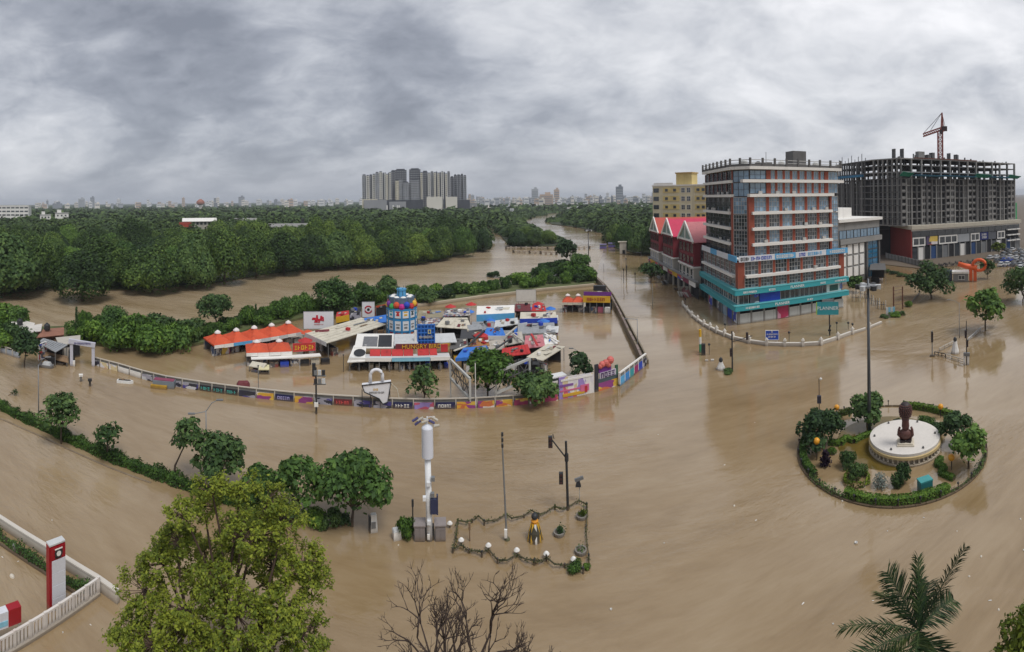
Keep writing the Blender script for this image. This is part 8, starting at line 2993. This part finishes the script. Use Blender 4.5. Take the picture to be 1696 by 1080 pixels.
# ------------------------------------------------------------------ the drowned bridge and its neighbours
def bridge():
    for i, (pts, lb) in enumerate(((((838, 413), (880, 413), (925, 414), (985, 412)), 'pale bridge parapet with piers on the upstream side'), (((850, 419), (895, 421), (930, 423)), 'worn bridge parapet with piers on the downstream side'))):
        w = [V2(P(x, y)) for x, y in pts]
        t = thing('bridge_parapet', lb, 'bridge', w[0])
        ST = mat('bridge_stone', (0.40, 0.34, 0.28), .9, .25, .4)
        for a, b in zip(w[:-1], w[1:]):
            f = Face(t, a, b)
            f.box('rail', ST, 0, f.L, .9, 1.25, 0, .5)
            k = max(3, int(f.L / 2.6))
            for j in range(k):
                f.box('pier', ST if j % 3 else mat('pier_dark', (0.10, 0.08, 0.06), .9), f.L * j / k - .4, f.L * j / k + .4, -1, 1.5, .1, .8)
    dk = [V2(P(x, y)) for x, y in ((838, 414), (925, 415.5), (930, 421), (850, 417.5))]
    for i, (x, y) in enumerate(((999, 412), (1013, 410))):
        p = P(x, y)
        t = thing('parked_bus', ('purple bus stranded at the bridge end', 'violet bus stranded beside the beige gate wall')[i], 'bus', p, bearing(p))
        MB().box(0, 0, -.2, 3.6, 2.4, 1.5).obj('body', mat('bus_purple', (0.10, 0.08, 0.26), .5), t)
        MB().box(0, 0, 1.301, 3.5, 2.3, .8).obj('window_band', GL_DARK, t)
        MB().box(0, 0, 2.102, 3.6, 2.4, .4).obj('roof', mat('bus_roof', (0.20, 0.18, 0.36), .5), t)
    p = P(1032, 421)
    t = thing('gate_wall', 'tall beige gate wall with a roof slab by the purple buses', 'wall', p, bearing(p))
    MB().box(0, 0, -.5, 3.2, 1.2, 6.2).obj('wall', BEIGE, t)
    MB().box(-.3, 0, 5.702, 4.2, 1.8, .4).obj('cap', CANVAS, t)
    MB().box(.3, -.62, .2, 1.2, .1, 1.8).obj('door', DARK, t)
    # drifting signal posts in the side channel
    for i, (x, y, y1) in enumerate(((1033, 470, 445), (1038, 463, 440), (1052, 468, 452), (1037, 452, 428))):
        t, z, X, s = post_thing('street_post', 'thin dark post standing in the drowned side street', (x, y), 'post', 'thin posts in the drowned side street')
        MB().cyl((0, 0, -1), (0, 0, z(y1)), .1, n=6).obj('shaft', BLACK, t)
        MB().box(0, -.1, z(y1) - .6, .4, .3, .7).obj('plate', BLACK, t)
    # wreckage heaped before the arcade
    RG = random.Random(77)
    cl = [WHITE, CONC_D, mat('wreck_rose', (0.28, 0.12, 0.12), .8), METAL, BEIGE, DARK, TIN_L]
    for i in range(22):
        x = 1088 + RG.random() * 60
        y = 458 + (x - 1088) * .62 + RG.uniform(-8, 6)
        p = P(x, y)
        t = thing('stranded_hoarding', 'broken sheet of hoarding heaped against the flooded arcade', 'debris', p, RG.uniform(0, 3.1), 'broken sheets heaped against the arcade')
        b = MB()
        w, h, ln = RG.uniform(1, 3), RG.uniform(.8, 2.6), RG.uniform(-.8, .8)
        b.slab([(-w / 2, 0, -.3), (w / 2, 0, -.2), (w / 2 + ln, .9, h), (-w / 2 + ln, .9, h * .9)], .1)
        b.obj('sheet', RG.choice(cl), t)
        MB().bar((w * .3, .2, -.5), (w * .3 + ln, 1.0, h), .08).obj('batten', WOOD, t)


bridge()


# ------------------------------------------------------------------ shanty and gate on the near left
def shanty():
    BRK = mat('raw_brick', (0.26, 0.12, 0.08), .9, .3, 1.0, streak=.3)
    SL = mat('whitewash_slab', (0.56, 0.53, 0.49), .85, .25, .5, streak=.4)
    roofed('shanty_house', 'long whitewashed flat roof of the riverside shanty', [(8, 541), (52, 547), (58, 535), (26, 527)], 3.0, SL, 'house', fill=BRK, wall=BRK, fill_h=2.6)
    roofed('shanty_house', 'stepped whitewashed roof beside the black water tanks', [(44, 551), (68, 548), (70, 536), (50, 539)], 3.2, SL, 'house', fill=BRK, wall=BRK, fill_h=2.8)
    t = roofed('shanty_house', 'brick house with a pale parapet roof behind the tin shed', [(60, 559), (106, 554), (106, 542), (72, 545)], 2.8, BRK, 'house', fill=BRK, wall=BRK, fill_h=2.4)
    roofed('shanty_house', 'beige sloping slab roof beside the entrance arch', [(98, 572), (133, 566), (133, 555), (92, 559)], [2.6, 2.6, 2.8, 2.8], BEIGE, 'house', fill=BEIGE, wall=BEIGE, fill_h=2.2)
    roofed('tin_shed', 'grey tin roof shed facing the flooded road', [(62, 567), (92, 583), (112, 571), (72, 560)], [2.7, 2.6, 3.0, 3.1], TIN, 'shed', ribs=10, fill=DARK, fill_h=1.6)
    roofed('tin_shed', 'low broken lean-to under the tin roof', [(66, 589), (112, 600), (112, 590), (74, 582)], [.9, .8, 1.4, 1.5], WOOD, 'shed', fill=MIXED, fill_h=.6)
    for i, (x, y) in enumerate(((33, 538), (78, 546))):
        p = P(x, y, 3.1)
        t = thing('water_tank', ('black ribbed tank on the long whitewashed roof', 'black ribbed tank beside the brick parapet')[i], 'tank', p)
        MB().lathe([(.55, -.02), (.6, .1), (.56, .3), (.6, .5), (.56, .7), (.6, .9), (.35, 1.1), (.2, 1.2)], 12).obj('drum', BLACK, t, smooth=True)
        MB().lathe([(.22, 1.2), (.22, 1.28)], 10).obj('lid', BLACK, t)
    # entrance arch
    a, b = V2(P(118, 606)), V2(P(157, 607))
    t = thing('entrance_arch', 'pale blue-white entrance arch where the painted wall begins', 'arch', a)
    f = Face(t, a, b)
    AM = mat('arch_paint', (0.46, 0.46, 0.52), .7, .15, .8, streak=.3)
    z1, z2 = ZT(a, 566), ZT(b, 573)
    f.box('post', AM, -.2, .3, -1, z1, .1, .5)
    f.box('post', AM, f.L - .5, f.L, -1, z2, .1, .5)
    A0, A1 = f.at(-.4), f.at(f.L + .1)
    MB().bar(A0 + Vector((0, 0, z1 + .2)), A1 + Vector((0, 0, z2 + .2)), .5, .75).obj('beam', AM, t)
    c = f.at(f.L * .5, .3)
    letters(t, scribble(f.L * .7, .3, mat('arch_ink', (0.08, 0.07, 0.2), .6), 4), (c.x, c.y, (z1 + z2) / 2 + .2), f.rz)
    f.box('gate_leaf', DARK, -.5, .5, -1, 2.4, -.6, .4)
    f.box('foot_stone', WHITE, .3, .65, -.5, .9, .3, .4)
    # leaning sign and half-sunk cart
    tt = board('leaning_sign', 'tilted red, white and blue sign in front of the tin shed', (72, 598), 63, 76, 567, 592, POST_A, WHITE, turn=.9)
    t, z, X, s = post_thing('sunk_cart', 'grey cart half sunk in front of the lean-to', (76, 608), 'cart', turn=-.4)
    MB().prism([(-1.2, -.6), (1.2, -.6), (1.4, 0), (1.2, .6), (-1.2, .6)], -.6, .45).obj('body', METAL, t)
    MB().box(.2, 0, .451, 1.4, .9, .4, 0, .8).obj('cover', TIN_L, t)
    MB().cyl((-.8, -.7, 0), (-.8, -.6, 0), .4, n=12).obj('wheel', BLACK, t)
    px_tree('roadside_tree', 'leafy tree on a thin trunk before the shanty', 91, (40, 608), 20, 66, 545, 586, 3.4, 1100, 15, LEAF_DARK, small=.42, shell=.35)
    # wall to the left of the shanty
    w = [V2(P(x, y)) for x, y in ((-40, 574), (0, 584), (32, 594))]
    t = thing('roadside_wall', 'low bluish wall before the shanty trees', 'wall', w[0])
    for a, b in zip(w[:-1], w[1:]):
        f = Face(t, a, b)
        k = 3
        for i in range(k):
            f.box('wall_bay', mat('wall_bluish', (0.30, 0.33, 0.37), .85, .3, .6, streak=.4), f.L * i / k, f.L * (i + 1) / k - .05, -1, .9, 0, .25)
            f.box('wall_post', BEIGE, f.L * i / k - .15, f.L * i / k + .15, -1, 1.15, .1, .4)
        f.box('rail', BEIGE, 0, f.L, 1.2, 1.35, 0, .15)
    # things adrift along the wall
    t, z, X, s = post_thing('skip', 'blue-grey and yellow skip afloat against the painted wall', (268, 642), 'container', turn=R(-16))
    MB().box(.3, .3, -.5, 3.2, 1.2, 1.55).obj('body', mat('skip_grey', (0.16, 0.19, 0.22), .7, .2), t)
    MB().box(-.3, -.5, -.5, 2.4, .5, 1.0).obj('front_box', mat('skip_yellow', (0.38, 0.22, 0.02), .7, .2), t)
    MB().box(.3, .3, 1.052, 3.0, .9, .1).obj('lid', mat('skip_lid', (0.22, 0.05, 0.09), .7), t)
    t, z, X, s = post_thing('small_boat', 'little white boat moored at the painted wall', (206, 634), 'boat', turn=R(-15))
    MB().prism([(-1.1, -.35), (.9, -.35), (1.4, 0), (.9, .35), (-1.1, .35)], -.3, .4).obj('hull', mat('hull_white', (0.66, 0.66, 0.64), .5, .1, mud=False), t)
    MB().prism([(-.9, -.22), (.75, -.22), (1.1, 0), (.75, .22), (-.9, .22)], .401, .44).obj('well', DARK, t)
    MB().box(-.2, 0, .44, .3, .5, .12).obj('thwart', WOOD, t)
    for i, (x, y, lb) in enumerate(((134, 632, 'white-topped bollard adrift near the entrance arch'), (149, 640, 'dark bollard adrift near the entrance arch'))):
        t, z, X, s = post_thing('bollard', lb, (x, y), 'bollard')
        MB().cyl((0, 0, -.6), (0, 0, .8), .16, n=8).obj('shaft', (METAL, BLACK)[i], t)
        MB().box(0, 0, .801, .6, .45, .3).obj('head', (WHITE, BLACK)[i], t)
    t, z, X, s = post_thing('brick_hut', 'small maroon hut roof just inside the painted wall', (403, 650), 'hut')
    MB().box(0, 0, -.6, 1.7, 1.2, 1.6).obj('wall', BRK, t)
    MB().box(0, 0, 1.002, 1.9, 1.4, .5, 0, .7).obj('roof', MAROON, t)
    t, z, X, s = post_thing('leaf_raft', 'dark clump of leaves drifting on a stick', (22, 655), 'debris')
    MB().bar((-.9, 0, -.1), (.2, 0, .5), .07).obj('stick', WOOD, t)
    rg = np.random.default_rng(3)
    pt = rg.normal(0, .2, (90, 3)) + np.array([.25, 0, .5])
    v, q = leaves_at(rg, pt, pt, .13, .6, .7)
    put('foliage', np_mesh('foliage', v, q, LEAF_DARK), t)


shanty()


# ------------------------------------------------------------------ the filling station corner
def station():
    W = mat('station_wall', (0.50, 0.46, 0.40), .85, .15, .8, streak=.35)
    pts = [V2(P(x, y)) for x, y in ((-60, 832), (0, 872), (85, 926), (162, 975), (196, 1000))]
    t = thing('station_wall', 'low pale wall of the filling station cutting across the corner', 'wall', pts[0])
    for a, b in zip(pts[:-1], pts[1:]):
        f = Face(t, a, b)
        f.box('wall_segment', W, 0, f.L, -1, .75, .12, .25)
        f.box('coping', mat('coping_pale', (0.56, 0.52, 0.46), .8, .12), 0, f.L, .752, .86, .17, .35)
    f = None
    hp_ = [P(x, y) for x, y in ((-60, 852), (0, 892), (40, 922), (92, 955), (150, 985))]
    hedge('planter_hedge', 'thin green planting strip inside the filling station wall', hp_, .5, .5, LEAF_MID, 300, .085, seed=61, trim=.35)
    kb = [P(x, y) for x, y in ((-60, 868), (0, 904), (70, 950), (140, 996))]
    t = thing('planter_kerb', 'dark planter edge along the station planting strip', 'kerb', kb[0])
    for a, b in zip(kb[:-1], kb[1:]):
        f = Face(t, V2(a), V2(b))
        f.box('kerb_stone', mat('planter_dark', (0.05, 0.04, 0.035), .9), 0, f.L, -.6, .16, 0, .14)
    t, z, X, s = post_thing('stone_post', 'small grey stone post on the planter edge', (24, 914), 'post')
    MB().lathe([(.13, -.5), (.13, .42), (.16, .45), (.14, .58), (.03, .66)], 8).obj('shaft', CONC, t)
    # picket railing
    a, b = V2(P(164, 985)), V2(P(-30, 1108))
    t = thing('picket_railing', 'white picket railing of the filling station standing in the flood', 'railing', a)
    f = Face(t, b, a)
    L = f.L
    RW = mat('railing_white', (0.62, 0.58, 0.54), .7, .12, 1.0)
    f.box('top_rail', RW, 0, L, 1.02, 1.14, 0, .16)
    f.box('base_wall', W, 0, L, -1, .2, .15, .3)
    n = int(L / .26)
    pk = MB().box(0, 0, .2, .13, .07, .82).mesh('picket', RW)
    for i in range(n):
        c = f.at(L * (i + .5) / n, -.03)
        put('picket', pk, t, (c.x, c.y, 0), f.rz)
    for i in range(9):
        c = f.at(L * i / 8, -.03)
        bx('post', RW, t, c.x, c.y, -.9, .16, .16, 2.12, f.rz)
    # price pylon
    t, z, X, s = post_thing('price_pylon', 'tall red and white price pylon of the filling station', (93, 1006), 'sign', turn=R(28))
    h = z(893)
    PRED = mat('pylon_red', (0.30, 0.008, 0.016), .4, .08, 1.0)
    PWH = mat('pylon_white', (0.60, 0.61, 0.65), .45, .06, 1.0)
    w = 1.22
    MB().box(0, 0, -1, w, .42, h + .95).obj('core', PRED, t)
    MB().box(.10, -.22, .0, w - .2, .04, h * .76).obj('white_face', PWH, t)
    for k in range(4):
        MB().box(.10, -.245, h * .19 * k + .04, w - .22, .02, h * .19 - .05).obj('price_panel', PWH, t)
    MB().box(.04, -.225, h * .77, w - .1, .05, h * .19).obj('logo_panel', PRED, t)
    MB().lathe([(.30, -.02), (.30, .02)], 14).obj('logo_ring', BLACK, t, (.08, -.27, h * .862)).rotation_euler = (PI / 2, 0, 0)
    MB().lathe([(.17, -.02), (.17, .025)], 12).obj('logo_disc', WHITE, t, (.08, -.28, h * .855)).rotation_euler = (PI / 2, 0, 0)
    letters(t, scribble(.55, .14, BLACK, 5), (.08, -.27, h * .80))
    MB().bar((-.2, -.28, h * .925), (.36, -.28, h * .925), .03, .07).obj('logo_bar', WHITE, t)
    MB().box(0, 0, h - .05, w * .98, .5, .1).obj('cap', TIN_L, t)
    # canopy corner board
    t, z, X, s = post_thing('fascia_board', 'red and white fascia board on a thin white post', (31, 1062), 'sign', turn=R(24))
    MB().cyl((0, 0, -1), (0, 0, z(1020)), .05, n=8).obj('post', WHITE, t)
    zb, zt = z(1020), z(994)
    MB().box(-.35, 0, zb, .85, .5, zt - zb).obj('red_panel', PRED, t)
    MB().box(-1.78, 0, zb, 2.0, .49, (zt - zb) * .98).obj('white_panel', PWH, t)
    MB().box(-1.78, -.26, zb + .15, 1.9, .03, .3).obj('blue_stripe', LBLUE, t)
    MB().cyl((-2.4, 0, -1), (-2.4, 0, zb), .05, n=8).obj('post', WHITE, t)


station()

# ------------------------------------------------------------------ rubbish afloat
RG = random.Random(9)
LIT = mat('litter_white', (0.7, 0.69, 0.66), .6, .1, mud=False)
LIT_T = mat('litter_tan', (0.55, 0.5, 0.42), .6, .1, mud=False)
fl = [(1418, 900), (1216, 838), (1252, 862), (86, 862), (20, 955), (4, 923), (1530, 858), (660, 903), (30, 930), (1696, 912), (1625, 922), (1640, 995), (1380, 1034), (1690, 860), (1446, 995), (1564, 1003), (1395, 830), (320, 860), (104, 1048), (1605, 955),
      (1200, 770), (1470, 880), (1585, 880), (1330, 1000), (1100, 900), (1654, 1010), (150, 1035), (1012, 1010), (1090, 720), (1250, 700)]
for i, (x, y) in enumerate(fl):
    p = P(x, y)
    k = i % 3
    t = thing('floating_litter', ('white foam cup afloat on the open flood water', 'pale plastic bag afloat on the open flood water', 'plastic bottle afloat on the open flood water')[k], 'litter', p, RG.uniform(0, 6), ('foam cups', 'plastic bags', 'plastic bottles')[k] + ' afloat')
    s = RG.uniform(.4, .75) * (2.2 if i in (0, 4) else 1)
    t.scale = (s, s, s)
    if k == 0:
        MB().lathe([(.07, -.05), (.11, .09), (.10, .1), (.06, .0)], 10).obj('cup', LIT, t)
    elif k == 1:
        MB().lathe([(.02, -.03), (.17, .0), (.14, .07), (.05, .12)], 9, sy=.7).obj('bag', LIT_T, t)
    else:
        MB().tube([(-.14, 0, .02), (.08, 0, .03), (.13, 0, .03), (.18, 0, .035)], .05, 8, .025).obj('bottle', LIT, t)


# ------------------------------------------------------------------ damp air over the city
hz = MB()
hz.add([(x, y, z) for z in (-3.2, 128) for x, y in ((-14500, -450), (14500, -450), (14500, 14500), (-14500, 14500))],
       [(3, 2, 1, 0), (4, 5, 6, 7), (0, 1, 5, 4), (1, 2, 6, 5), (2, 3, 7, 6), (3, 0, 4, 7)])
hm = bpy.data.materials.new('damp_air')
hm.use_nodes = True
ht = NT(hm.node_tree)
hv = ht.n('ShaderNodeVolumePrincipled', {'Color': (0.82, 0.87, 0.95, 1), 'Density': 0.00013, 'Anisotropy': 0.0})
ht.n('ShaderNodeOutputMaterial', {'Volume': hv.outputs[0]})
tag(hz.obj('haze', hm), 'thin damp haze over the flooded city', 'haze', kind='stuff')
